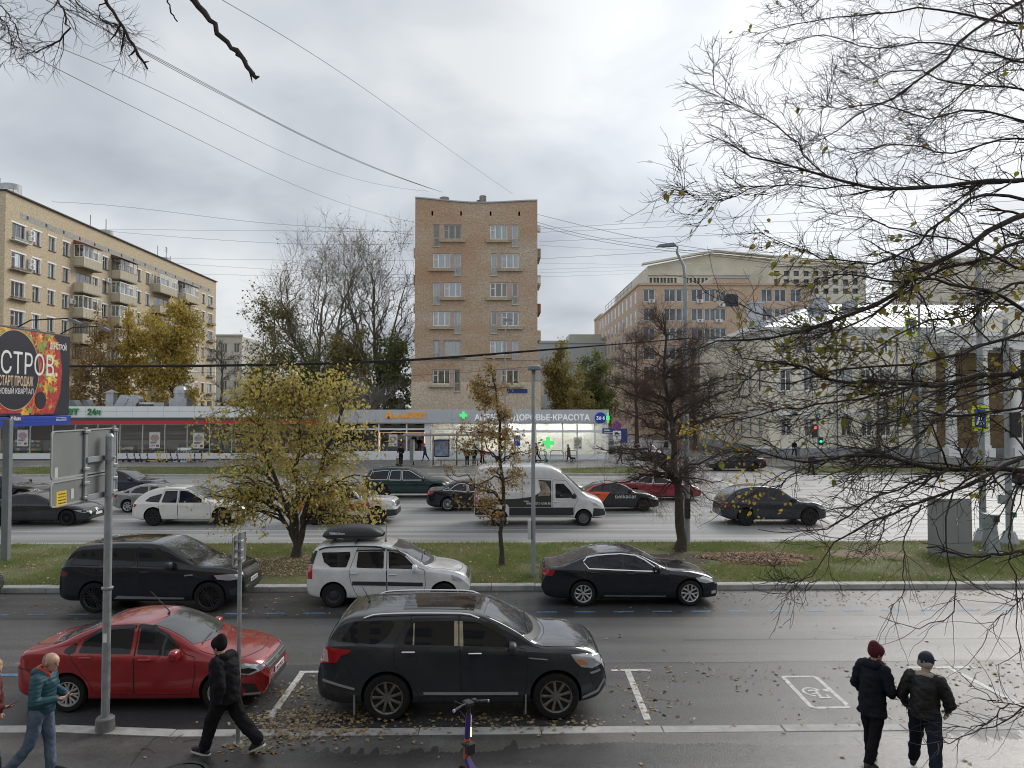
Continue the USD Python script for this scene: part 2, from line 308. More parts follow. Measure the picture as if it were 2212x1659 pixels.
wc=unary_union([Point(0,0).buffer(.19).difference(Point(0,0).buffer(.145)).difference(sbox(-.02,-.3,.3,.06)),Polygon([(-.06,.03),(.16,.05),(.16,.1),(-.06,.08)]),Polygon([(.02,-.22),(.07,-.22),(.1,.05),(.05,.05)]),sbox(.0,-.26,.22,-.21),sbox(.17,-.26,.22,-.12),Polygon([(-.06,-.1),(.06,-.1),(.06,-.05),(-.06,-.05)]),Point(.28,.06).buffer(.06)])
put('wheelchair_symbol',MB().prism(affinity.scale(wc,1.0,1.15),.0015,T(cxy[0],cxy[1],.0025)),PAINTW,mk)
yl=[gnd(1106,v)[1] for v in (1144.5,1112,1089.5,1071)]
stripe('edge_line',-60,14.2,yl[0]-.075,yl[0]+.075)
stripe('edge_line',-60,60,Y_M3+.18,Y_M3+.28)
for x0,x1 in ((-60,-13.6),(-11.5,-7.4),(-5.6,4.4),(5.0,14.2)):stripe('lane_line',x0,x1,yl[1]-.07,yl[1]+.07)
for k,y in enumerate((yl[2],yl[3],46.2,49.8,52.7)):
 for i in range(-9,4):
  x0=i*4.6+k*1.3-1.0
  if x0+2.6<14:stripe('lane_dash',x0,x0+2.4,y-.07,y+.07)
a,b=gnd(1781,1122),gnd(1893,1169)
strip_poly('stop_line',[(a[0],a[1]),(a[0]+.42,a[1]),(b[0]+.42,max(b[1],28.4)),(b[0],max(b[1],28.4))])
strip_poly('stop_line',[(a[0]+.3,55),(a[0]+.7,55),(a[0]+.42,a[1]),(a[0],a[1])])
for i in range(27):stripe('zebra_stripe',20.9,28.6,28.9+i*1.0,28.9+i*1.0+.42)
for i in range(5):stripe('lane_line',31,60,31.4+i*4.3,31.55+i*4.3)
stripe('asphalt_seam',4.2,30,gnd(1800,1381)[1]-.05,gnd(1800,1381)[1]+.05,mat('tar_seam',(.045,.045,.046),.45),.0045)
for k,(sx_,sy_,n_) in enumerate(((-9,16.2,9),(1.5,14.2,8),(7.5,17.4,10),(-3.0,19.6,8),(11,13.3,7))):
 r_=np.random.RandomState(40+k);x_,y_,a_=sx_,sy_,r_.uniform(-.5,.5);c_=MB()
 for _ in range(n_):
  a_+=r_.normal(0,.45);x2,y2=x_+.34*math.cos(a_),y_+.34*math.sin(a_);c_.quad((x_,y_-.006,.0042),(x2,y2-.006,.0042),(x2,y2+.007,.0042),(x_,y_+.007,.0042));x_,y_=x2,y2
 put('crack',c_,BLACK,mk)
rw=np.random.RandomState(8);fr_=[(-4.6,8.),(-4.6,11.1)]
for x_ in np.arange(-4.2,9.5,.11):
 w_=11.26+.07*math.sin(x_*.9)+.03*math.sin(x_*4.1)+(.0 if x_<.6 else .14)+(rw.uniform(.08,.34) if rw.rand()<.5 else 0)*(1. if -3.6<x_<.3 or 5.4<x_<8.6 else .06);k_=rw.uniform(.0,.08);fr_+=[(x_,w_-.05),(x_+.02+k_*.3,w_),(x_+.05+k_*.5,w_-.03)]
put('wet_patch',MB().prism(Polygon(fr_+[(9.6,11.3),(9.6,8.)]).buffer(0),.002,T(0,0,.1205)),A_WET,pav)
mh=thing('manhole_cover','round cast iron manhole cover in the near pavement at the bottom edge','manhole cover',(*gnd(392,1672,.12)[:2],.1215))
mhp=MB().lathe([(.0,.004),(.27,.004),(.285,.001),(.31,.001),(.31,.006),(.36,.006),(.365,0)],40)
put('lid',mhp,mat('cast_iron',(.06,.058,.055),.55,metal=.3,var=.2,vs=20,bump=.5,bs=25),mh)
# ---------------------------------------------------------------- grass blades and leaves (nobody could count them)
def blades(n,poly,z,hgt,seed,w=.006,skip=None):
 r=np.random.RandomState(seed);x0,y0,x1,y1=poly.bounds
 p=np.stack([r.uniform(x0,x1,n*2),r.uniform(y0,y1,n*2)],1)
 import shapely
 p=p[shapely.contains_xy(poly,p[:,0],p[:,1])][:n]
 den=meshkit.fbm(np.c_[p*.6,np.zeros(len(p))],3,seed)
 keep=r.rand(len(p))<np.clip((den-.3)*4,.15,1)
 if skip is not None:keep&=~skip(p)
 p=p[keep];n=len(p);den=den[keep]
 a=r.uniform(0,2*PI,n);h=hgt*r.uniform(.5,1.3,n)*(.6+.8*den)
 d=np.stack([np.cos(a),np.sin(a)],1);lean=r.normal(0,.45,(n,2))*h[:,None]
 b0=np.c_[p-d*w,np.full(n,z)];b1=np.c_[p+d*w,np.full(n,z)];t=np.c_[p+lean,z+h]
 v=np.stack([b0,b1,t],1).reshape(-1,3)
 return v,np.arange(3*n).reshape(-1,3)
def leaf_cards(P,size,seed,flat=1.0,zoff=.006):
 """lying or hanging leaves: folded diamonds of four points"""
 r=np.random.RandomState(seed);n=len(P)
 P=np.asarray(P,float)
 ax=r.normal(size=(n,3));ax[:,2]*=(1-flat);ax/=np.linalg.norm(ax,axis=1,keepdims=True)
 up=r.normal(size=(n,3))*(1-.8*flat)+np.array([0,0,1.0])*flat*1.2;sd=np.cross(ax,up);sd/=np.maximum(np.linalg.norm(sd,axis=1,keepdims=True),1e-6)
 nn=np.cross(sd,ax)
 s=(size*r.uniform(.4,1.6,n))[:,None]
 a=P+ax*s*.5;c=P-ax*s*.5;b=P+sd*s*.3+nn*s*r.uniform(.02,.16,(n,1));d=P-sd*s*.3+nn*s*r.uniform(.02,.16,(n,1))
 v=np.stack([a,b,c,d],1);v[:,:,2]+=zoff
 f=np.arange(n)[:,None]*4+np.array([[0,1,2,0,2,3]])
 return v.reshape(-1,3),f.reshape(-1,3)
GB=leafmat('grass_blades',[(.12,.20,.045),(.15,.23,.055),(.21,.25,.07),(.32,.28,.14),(.14,.20,.05),(.36,.30,.17)],.4)
soil_c,pile_c,soil2=gnd(1870,1197,.12),gnd(1640,1208,.12),gnd(1465,1205,.12)
lit_c=gnd(640,1222,.12)
def ell(p,c,rx,ry):return ((p[:,0]-c[0])/rx)**2+((p[:,1]-c[1])/ry)**2<1
def skip(p):
 r=np.random.RandomState(2).rand(len(p))
 return ell(p,soil_c,1.45,.85)|ell(p,pile_c,1.9,.8)|(ell(p,soil2,2.0,1.3)&(r<.75))|(ell(p,lit_c,2.3,1.6)&(r<.7))
put('median_grass',blades(190000,sbox(-18.5,Y_M1+.02,21,Y_M2+.05),.11,.105,3,.007,skip),GB,label='green grass strip strewn with leaves between the two carriageways',cat='grass',kind='stuff',tone=3)
gv=MB()
for k,p in enumerate(FV):gv.add(*blades(26000 if k!=1 else 7000,p,.105,.10,8+k,.016))
put('verge_grass',gv,GB,label='mown grass beds along the far kerb of the main road',cat='grass',kind='stuff',tone=3)
def ellipse_patch(c,rx,ry,z,seed,n=40):
 r=np.random.RandomState(seed);a=np.arange(n)*2*PI/n
 k=1+.18*np.sin(3*a+r.rand()*6)+.1*np.sin(7*a+r.rand()*6)
 return Polygon(np.c_[c[0]+rx*k*np.cos(a),c[1]+ry*k*np.sin(a)])
struct('soil_patch',MB().prism(ellipse_patch(soil_c,1.35,.72,0,1),.012,T(0,0,.11)),SOIL)
struct('soil_patch',MB().prism(ellipse_patch(soil2,1.5,.8,0,4),.012,T(0,0,.11)),mat('dark_soil',(.06,.047,.034),.95,var=.3,vs=6,bump=.5,bs=20))
LEAFG=leafmat('fallen_leaves',[(.36,.27,.15),(.30,.20,.10),(.42,.34,.21),(.24,.15,.08),(.40,.29,.10),(.48,.42,.30),(.17,.11,.07)],.15,.6)
LEAFB=leafmat('brown_leaves',[(.40,.27,.19),(.48,.35,.26),(.28,.18,.12),(.56,.43,.33),(.34,.23,.16)],.1,.7)
def scatter(px0,px1,py0,py1,n,seed,z=0.,bias=None):
 r=np.random.RandomState(seed);out=[]
 a,b,c=gnd(px0,py1,z),gnd(px1,py1,z),gnd(px0,py0,z);d=gnd(px1,py0,z)
 u,v=r.rand(n),r.rand(n)
 if bias:v=v**bias
 lo=a[None]*(1-u[:,None])+b[None]*u[:,None];hi=c[None]*(1-u[:,None])+d[None]*u[:,None]
 P=lo*(1-v[:,None])+hi*v[:,None]
 den=meshkit.fbm(np.c_[P[:,:2]*1.1,np.zeros(n)],3,seed);P=P[r.rand(n)<np.clip((den-.36)*6,.06,1)]
 P[:,2]=z
 return P
def drift(px,py,sx,sy,n,seed,z):
 r=np.random.RandomState(seed);P=np.array([gnd(px+sx*a,py+sy*b,z) for a,b in r.normal(size=(n,2))])
 P[:,2]=np.where(P[:,1]<Y_K1+.02,.135,z+.03*r.rand(n));return P
road=[scatter(560,1330,1470,1560,260,1,bias=1.7),drift(690,1549,105,9,460,2,.02),drift(640,1500,55,22,110,29,.01),drift(1120,1556,140,5,110,3,.01),scatter(1330,2300,1430,1556,850,4),scatter(1540,2300,1272,1318,620,5,bias=.6),scatter(1000,1560,1275,1330,160,6),scatter(0,720,1276,1330,260,7),scatter(560,1000,1280,1330,130,8),scatter(1300,2300,1330,1440,60,9),scatter(0,700,1330,1460,40,19)]
put('road_leaves',leaf_cards(np.vstack(road),.070,11,.9),LEAFG,label='dry yellow and brown leaves lying on the parking road',cat='leaves',kind='stuff',tone=4)
kerbl=[drift(690,1580,85,14,260,21,.13),drift(1060,1572,150,6,110,22,.13),scatter(0,2212,1570,1659,34,23,.122),scatter(1400,2212,1552,1570,60,24,.13),scatter(470,640,1585,1630,130,25,.122),drift(620,1570,60,12,150,26,.13)]
put('pavement_leaves',leaf_cards(np.vstack(kerbl),.072,12,.9),LEAFG,label='drift of dry leaves on the near kerb and pavement',cat='leaves',kind='stuff',tone=4)
r=np.random.RandomState(31)
gl=np.c_[r.uniform(-17,20,2600),r.uniform(Y_M1,Y_M2,2600),r.uniform(.14,.21,2600)]
a=r.uniform(0,2*PI,2600);q=np.sqrt(r.rand(2600));lc=np.c_[lit_c[0]+2.2*q*np.cos(a),lit_c[1]+1.5*q*np.sin(a),np.full(2600,.15)]
put('grass_leaves',leaf_cards(np.vstack([gl[:1900],lc]),.075,13,.8),LEAFB,label='scattered brown leaves on the median grass round the yellow tree',cat='leaves',kind='stuff',tone=4)
a=r.uniform(0,2*PI,6800);q=r.rand(6800)**.6;wob=1+.16*np.sin(3*a)+.1*np.sin(5*a+1);pc=np.c_[pile_c[0]+1.85*q*wob*np.cos(a),pile_c[1]+.95*q*wob*np.sin(a),.12+.2*(1-q**2)*r.uniform(.6,1,6800)]
pl=thing('leaf_pile','raked heap of dry brown leaves on the median grass','leaf heap',(0,0,0))
mound=MB().lathe([(0,.16),(.5,.13),(.85,.05),(1.02,-.03)],24);mound.move(np.diag([1.65,.8,1,1])).move(T(pile_c[0],pile_c[1],.115))
put('mound',mound,mat('litter_mound',(.20,.13,.08),.9,var=.3,vs=8),pl,smooth=True);put('leaves',leaf_cards(pc,.095,14,.75),LEAFB,pl,kind='stuff',tone=4)
tw=MB()
for (x,y,l,an) in ((560,1537,.2,.4),(305,1618,.3,-.3),(395,1602,.32,.2),(372,1600,.25,1.2)):
 p=gnd(x,y,.13);tw.tube([p+np.array([l*t*math.cos(an),l*t*math.sin(an)+.04*math.sin(4*t),.006]) for t in np.linspace(0,1,6)],np.linspace(.007,.003,6),5)
put('fallen_twigs',tw,mat('twig_bark',(.13,.1,.07),.8),label='broken twigs lying on the near pavement',cat='twigs',kind='stuff')
# ================================================================ buildings
ZO={5:(0,756),6:(553,756),7:(1106,756),8:(1659,756),11:(0,378),12:(553,378),13:(1106,378),14:(1659,378)}
def zz(k,a,b):return ZO[k][0]+.25*a,ZO[k][1]+.25*b
PANE=glassmat('window_pane',(.86,.89,.89),.08)
SHOPG=glassmat('shop_pane',(.86,.9,.9),.10)
PVC=mat('white_window_frame',(.84,.85,.85),.4)
OLDW=mat('old_wood_frame',(.50,.48,.43),.6,var=.15,vs=4)
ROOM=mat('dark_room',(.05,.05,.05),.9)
CURT=[mat('curtain_white',(.80,.81,.80),.9,var=.12,vs=9,aniso=(1,1,.02)),mat('curtain_grey',(.46,.47,.48),.9,var=.2,vs=8,aniso=(1,1,.02)),mat('curtain_beige',(.42,.36,.27),.9,var=.2,vs=8,aniso=(1,1,.02)),None]
CONC=mat('weathered_concrete',(.40,.37,.30),.85,var=.25,vs=2.5,tint=(.20,.17,.13))
CREAM=mat('cream_balcony_panel',(.52,.47,.36),.7,var=.1,vs=2)
ROOFT=mat('dark_roof_edge',(.035,.033,.033),.7)
METALR=mat('grey_roof_metal',(.34,.36,.38),.38,metal=.6,var=.12,vs=.8,rvar=.1)
def facade(w,h,holes,t=.22,x0=0.,z0=0.):
 xs=sorted({x0,x0+w,*(v for q in holes for v in q[:2])});zs=sorted({z0,z0+h,*(v for q in holes for v in q[2:])})
 xs=[v for v in xs if x0<=v<=x0+w];zs=[v for v in zs if z0<=v<=z0+h]
 b=MB()
 for i in range(len(xs)-1):
  cx=(xs[i]+xs[i+1])/2;run=None
  for j in range(len(zs)-1):
   cz=(zs[j]+zs[j+1])/2
   solid=not any(q[0]<cx<q[1] and q[2]<cz<q[3] for q in holes)
   if solid and run is None:run=zs[j]
   if run is not None and (not solid or j==len(zs)-2):
    e=zs[j+1] if solid else zs[j]
    b.quad((xs[i],0,run),(xs[i+1],0,run),(xs[i+1],0,e),(xs[i],0,e));run=None
 for a,c,d,e in holes:
  b.quad((a,0,d),(a,t,d),(a,t,e),(a,0,e));b.quad((c,t,d),(c,0,d),(c,0,e),(c,t,e))
  b.quad((a,0,d),(c,0,d),(c,t,d),(a,t,d));b.quad((a,t,e),(c,t,e),(c,0,e),(a,0,e))
 return b
def window(p,x0,x1,z0,z1,y=.12,cols=(.5,),rows=(),fm=None,fr=.07,cur=0,name='window',pm=None,split=None,cy=.25,room=True):
 """frame with mullions at the fractions cols and rows, a pane in each light, a curtain and the dim room behind"""
 w,h=x1-x0,z1-z0;d=.07
 b=MB().box(x0,x0+fr,y,y+d,z0,z1).box(x1-fr,x1,y,y+d,z0,z1).box(x0+fr,x1-fr,y+.002,y+d,z0,z0+fr).box(x0+fr,x1-fr,y+.002,y+d,z1-fr,z1)
 for c in cols:b.box(x0+w*c-fr*.5,x0+w*c+fr*.5,y-.004,y+d,z0+fr,z1-fr)
 for r_ in rows:b.box(x0+fr,x1-fr,y+.004,y+d-.004,z0+h*r_-fr*.4,z0+h*r_+fr*.4)
 if split:b.box(x0+w*split[0],x0+w*split[1],y+.006,y+d-.006,z0+h*split[2]-.03,z0+h*split[2]+.03)
 W=put(name,b,fm or PVC,p)
 cs=[0,*cols,1]
 for i in range(len(cs)-1):put('pane',MB().quad((x0+w*cs[i],y+.035,z0),(x0+w*cs[i+1],y+.035,z0),(x0+w*cs[i+1],y+.035,z1),(x0+w*cs[i],y+.035,z1)),pm or PANE,W)
 c=CURT[cur%4]
 if c is not None:
  n=max(int(w/.06),4);X=np.linspace(x0+.02,x1-.02,n)
  top=z1-.02;g=np.array([[(x,y+cy+.02*math.sin(i*1.7),z) for i,x in enumerate(X)] for z in (z0+.02,top)])
  if cur%5==3:g=g[:,:n//2]
  put('curtain',MB().grid(g),c,W)
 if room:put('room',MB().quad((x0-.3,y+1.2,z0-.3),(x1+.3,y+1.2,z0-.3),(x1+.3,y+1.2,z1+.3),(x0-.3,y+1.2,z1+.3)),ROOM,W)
 return W
def ac_unit(p,x,y,z,w=.8,m=None):
 b=MB().box(x,x+w,y-.32,y-.04,z,z+.55,.03)
 a=put('air_conditioner',b,WHITE,p)
 put('fan_grille',MB().lathe([(.0,.01),(.2,.012),(.215,0)],16,T(x+w*.4,y-.325,z+.28)@RX(PI/2)),GREYP,a)
rb=np.random.RandomState(77)
# ---------------------------------------------------------------- brick tower, end wall towards the road
YT=75.0;K=.25/FPX*YT
tl=onY(896,700,YT);TX=tl[0];TW=onY(1161,700,YT)[0]-TX
tow=thing('apartment_tower','nine-storey light brick apartment block standing end-on behind the shops','building',(TX,YT,0))
BR_T=brickmat('tower_brick',(.57,.46,.33),(.44,.34,.24),(.44,.405,.35),.27,.085,(.44,.27,.17),.85)
def tx(z):return (z-1375)*K
def tz(z):return 28.94-.01187*z
holes,wins=[],[]
for i in range(6):
 zb=22.43-2.99*i
 for side in (0,1):
  o=0 if side==0 else 5.94
  dw=(i%2==0)^(side==1)
  xw=(2.97 if dw else 1.85)+(0 if side==0 else (5.86 if not dw else 5.92));xd=(1.88 if dw else 4.05)+(0 if side==0 else 5.93)
  holes+=[(xw,xw+1.78,zb,zb+1.5),(xd,xd+.64,zb-.75,zb+1.52)];wins.append((i,side,xw,xd,zb))
step=tz(1600)
for nm,h0,h1,off,ex in (('upper',step,26.4,0,0),('lower',0,step,-.12,.32)):
 hh=[(a,b,max(c,step+.06) if c<step<d else c,d) for a,b,c,d in holes];hh=[q for q in hh if q[2]>h0 and q[3]<h1]
 if nm=='upper':
  n=14;f=facade(TW,h1-h0,hh+[(tx(v),tx(v)+.18,tz(342),tz(303)) for v in (1515,1765,2022,2270)],.2,0,h0)
  top=[26.68,26.62,26.52,26.42,26.33,26.26,26.21,26.20,26.22,26.26,26.32,26.38,26.43,26.46]
  f=facade(TW,26.0-h0,hh+[(tx(v),tx(v)+.18,tz(342),tz(303)) for v in (1515,1765,2022,2270)],.2,0,h0)
  X=np.linspace(0,TW,n)
  for i in range(n-1):f.quad((X[i],0,26.0),(X[i+1],0,26.0),(X[i+1],0,top[i+1]),(X[i],0,top[i]))
  for i in range(n-1):f.quad((X[i],0,top[i]),(X[i+1],0,top[i+1]),(X[i+1],26,top[i+1]),(X[i],26,top[i]))
  f.quad((0,26,h0),(0,0,h0),(0,0,26.6),(0,26,26.6));f.quad((TW,0,h0),(TW,26,h0),(TW,26,26.5),(TW,0,26.46))
  put('wall',f,BR_T,tow)
  e=MB()
  for i in range(n-1):e.hull([(X[i],-.12,top[i]),(X[i+1],-.12,top[i+1]),(X[i],.2,top[i]),(X[i+1],.2,top[i+1]),(X[i],-.12,top[i]+.12),(X[i+1],-.12,top[i+1]+.12),(X[i],.2,top[i]+.12),(X[i+1],.2,top[i+1]+.12)])
  put('roof_flashing',e,METALR,tow)
  put('attic',MB().quad((1,.5,tz(360)),(TW-1,.5,tz(360)),(TW-1,.5,tz(290)),(1,.5,tz(290))),BLACK,tow)
 else :
  paint_z=5.35+(875-825)*YT/FPX
  f=facade(TW+2*ex,step-paint_z,[q for q in hh],.34,-ex,paint_z);f.move(T(0,off,0));put('wall',f,BR_T,tow)
  f2=facade(TW+2*ex,paint_z,[q for q in holes if q[2]<paint_z and q[3]>paint_z and 0],.3,-ex,0);f2.move(T(0,off-.004,0))
  f2=MB()
  low=[q for q in holes if q[2]<paint_z<q[3]]
  f2=facade(TW+2*ex,paint_z,[(a,b,c,paint_z) for a,b,c,d in low],.34,-ex,0);f2.move(T(0,off,0))
  f3=facade(TW+2*ex,step-paint_z,[(a,b,max(c,paint_z),d) for a,b,c,d in hh+low],.34,-ex,paint_z);f3.move(T(0,off,0))
  stage.RemovePrim(pth(tow)+'/wall_001')
  put('wall',f3,BR_T,tow)
  put('painted_wall',f2,brickmat('painted_brick',(.64,.55,.42),(.60,.51,.385),(.57,.48,.36),.27,.085,(.52,.43,.31),.3,bump=.5),tow)
  put('step_flashing',MB().box(-ex,TW+ex,off-.06,.0,step,step+.05),METALR,tow)
  put('side_wall',MB().quad((-ex,26,0),(-ex,off,0),(-ex,off,step),(-ex,26,step)),BR_T,tow);put('side_wall',MB().quad((TW+ex,off,0),(TW+ex,26,0),(TW+ex,26,step),(TW+ex,off,step)),BR_T,tow)
LINT=mat('pinkish_lintel',(.44,.33,.27),.85,var=.12,vs=2)
for i,side,xw,xd,zb in wins:
 yo=-.12 if zb+1<step else 0
 h=holder('window_bay',tow,(0,yo,0)) if False else tow
 new=rb.rand()<.75;fm=PVC if new else OLDW
 def sh(b):return b.move(T(0,yo,0))
 cur=[0,0,1,0,2,0][rb.randint(0,6)]
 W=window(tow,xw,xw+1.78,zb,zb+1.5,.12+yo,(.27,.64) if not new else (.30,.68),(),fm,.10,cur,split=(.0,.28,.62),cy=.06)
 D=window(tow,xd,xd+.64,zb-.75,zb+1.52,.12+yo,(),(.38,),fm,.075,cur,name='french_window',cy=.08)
 xa,xb=min(xw,xd)-.04,max(xw+1.78,xd+.64)+.04
 g0,g1=(xd+.64,xw) if xd<xw else (xw+1.78,xd)
 put('pier',MB().box(g0,g1,yo-.02,yo+.1,zb-.1,zb+1.5).box(xa,xb,yo-.02,yo-.003,zb+1.53,zb+1.62),LINT,tow)
 L=put('window_ledge',MB().box(xw-.42,xw+2.2,yo-.34,yo,zb-.33,zb-.22,.02).box(xw-.42,xw-.34,yo-.34,yo,zb-.22,zb-.02).box(xw+2.12,xw+2.2,yo-.34,yo,zb-.22,zb-.02),mat('ochre_ledge',(.60,.51,.33),.8,var=.2,vs=3,tint=(.34,.29,.21)),tow)
 r_=MB()
 for k in range(18):r_.box(xw-.3+k*.14,xw-.27+k*.14,yo-.33,yo-.31,zb-.22,zb-.04)
 r_.box(xw-.34,xw+2.12,yo-.335,yo-.305,zb-.045,zb-.02);put('ledge_railing',r_,mat('pale_railing',(.48,.46,.40),.6,var=.3,vs=6),L)
 r_=MB().box(xd-.06,xd+.7,yo-.1,yo-.0,zb-.82,zb-.75)
 for k in range(6):r_.box(xd+.02+k*.115,xd+.05+k*.115,yo-.06,yo-.04,zb-.75,zb+.15)
 r_.box(xd,xd+.64,yo-.065,yo-.035,zb+.13,zb+.17);put('guard_rail',r_,mat('pale_railing',(.48,.46,.40),.6),D)
for (sx,sg) in ((TW,1),(0,-1)):
 for i in range(7):
  z0=21.3-2.99*i;ee=.32 if z0<step else 0
  x=sx+sg*ee
  put('side_balcony',MB().box(min(x,x+sg*.55),max(x,x+sg*.55),3.5,7.5,z0,z0+.95+.1*(i%2)),[CREAM,CONC,mat('ochre_ledge',(.47,.38,.22),.8),mat('brown_balcony',(.22,.10,.05),.7)][(i*3+(sg>0))%4 if sg>0 else i%3],tow)
for z0 in (23.6,18.1):put('air_conditioner',MB().box(TW+.05,TW+.4,1.2,2.0,z0,z0+.6,.03),WHITE,tow)
for px,w,h in ((960,1.0,1.05),(1043,.72,1.2),(1034,.5,.95)):
 q=onY(px,425,YT+3.0);z=26.2
 put('roof_vent',MB().lathe([(w*.36,0),(w*.36,h*.42),(w*.52,h*.5),(w*.52,h*1.3),(w*.44,h*1.34),(0,h*1.34)],20,T(q[0]-TX,3.0 if px!=1034 else 3.6,z)),mat('stained_vent',(.30,.28,.26),.8,var=.6,vs=2.5,tint=(.05,.045,.04)),tow,smooth=30)
ps=onY(*zz(6,2165,355),YT-.14)
put('street_sign',MB().box(ps[0]-TX,ps[0]-TX+2.15,-.16,-.125,ps[2]-.22,ps[2]+.22,.01),mat('sign_blue',(.02,.05,.22),.4),tow)
put('street_sign_text',MB().tm(text('БОЛЬШАЯ',.13,True,.01,.9),UP@T(ps[0]-TX+.12,ps[2]+.02,.165)).tm(text('УЛИЦА',.09,False,.01,.6),UP@T(ps[0]-TX+.12,ps[2]-.14,.165)).tm(text('40',.26,True,.01,.4),UP@T(ps[0]-TX+1.6,ps[2]-.13,.165)),mat('white_print',(.7,.7,.7),.5),tow) if False else None
# ---------------------------------------------------------------- long brick block on the left, its long side towards the right
c0=onY(9,600,74.0);XL=c0[0]
YL0,YL1=74.0,onX(467,610,XL)[1]
LB=thing('apartment_block','long nine-storey yellow brick apartment block on the left with glazed balconies','building',(XL,YL0,0),PI/2)
BR_L=brickmat('yellow_brick',(.60,.50,.345),(.49,.395,.265),(.46,.42,.34),.27,.085,(.52,.40,.27),.4)
def ly(zx):return onX(.25*zx,600,XL)[1]-YL0
HL=onX(9,410.5,XL)[2];WL=YL1-YL0
pit=3.0;wtop=onX(.25*150,378+.25*423,XL)[2]
cols=[(107,205,'w'),(285,345,'n'),(415,475,'n'),(543,595,'n'),(640,800,'B'),(812,838,'n'),(887,930,'n'),(965,1112,'B'),(1117,1137,'n'),(1180,1218,'n'),(1260,1298,'n'),(1320,1470,'B'),(1490,1522,'n'),(1545,1658,'B'),(1692,1717,'n'),(1748,1775,'n'),(1803,1840,'w')]
holes=[]
for a,b,k in cols:
 for i in range(8):
  zt=wtop-pit*i
  y0,y1=ly(a),ly(b)
  if k=='n':m=(y0+y1)/2;y0,y1=m-.62,m+.62
  elif k=='w':m=(y0+y1)/2;y0,y1=m-1.05,m+1.05
  else :y0,y1=y0+.4,y1-.3
  holes.append((y0,y1,zt-(1.55 if k!='B' else 2.1),zt,k,i))
f=facade(WL,HL,[h[:4] for h in holes],.24);f.quad((0,14,0),(0,0,0),(0,0,HL),(0,14,HL));f.quad((WL,0,0),(WL,14,0),(WL,14,HL),(WL,0,HL));f.quad((0,0,HL),(WL,0,HL),(WL,14,HL),(0,14,HL))
put('wall',f,BR_L,LB)
put('roof_edge',MB().box(-.15,WL+.15,-.22,.1,HL,HL+.14).box(-.15,.12,.1,14,HL,HL+.14),ROOFT,LB)
zf=onX(.25*165,378+.25*345,XL)[2]
put('vent_frieze',MB().box(ly(165),ly(1825),-.015,.0,zf-.36,zf+.28),mat('frieze_tiles',(.30,.30,.27),.7,var=.3,vs=5),LB)
for k in range(16):y=ly(165)+1+k*3.2;put('frieze_vent',MB().box(y,y+.3,-.03,-.016,zf-.15,zf+.2),BLACK,LB)
pass
SILL=mat('metal_sill',(.10,.055,.04),.6)
for y0,y1,z0,z1,k,i in holes:
 if k=='B':continue
 if y0>22 and i>5:continue
 c=rb.randint(0,5)
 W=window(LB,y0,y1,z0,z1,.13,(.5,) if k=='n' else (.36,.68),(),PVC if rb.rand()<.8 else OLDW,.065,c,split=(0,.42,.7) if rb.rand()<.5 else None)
 put('sill',MB().box(y0-.05,y1+.05,-.1,.12,z0-.07,z0),SILL,W)
 put('lintel',MB().box(y0-.22,y1+.22,-.025,.0,z1+.0,z1+.16),WHITE,W)
 put('reveal',MB().box(y1-.05,y1-.003,-.008,.125,z0,z1),WHITE,W)
 if k=='w':
  r_=MB().box(y0-.35,y1+.35,-.5,-.0,z0-.34,z0-.22,.02)
  for q in range(22):r_.box(y0-.3+q*.125,y0-.275+q*.125,-.49,-.47,z0-.22,z0-.02)
  r_.box(y0-.35,y1+.35,-.495,-.465,z0-.03,z0)
  put('window_ledge',r_,CONC if i else mat('white_ledge',(.6,.6,.58),.7,var=.2,vs=3),W)
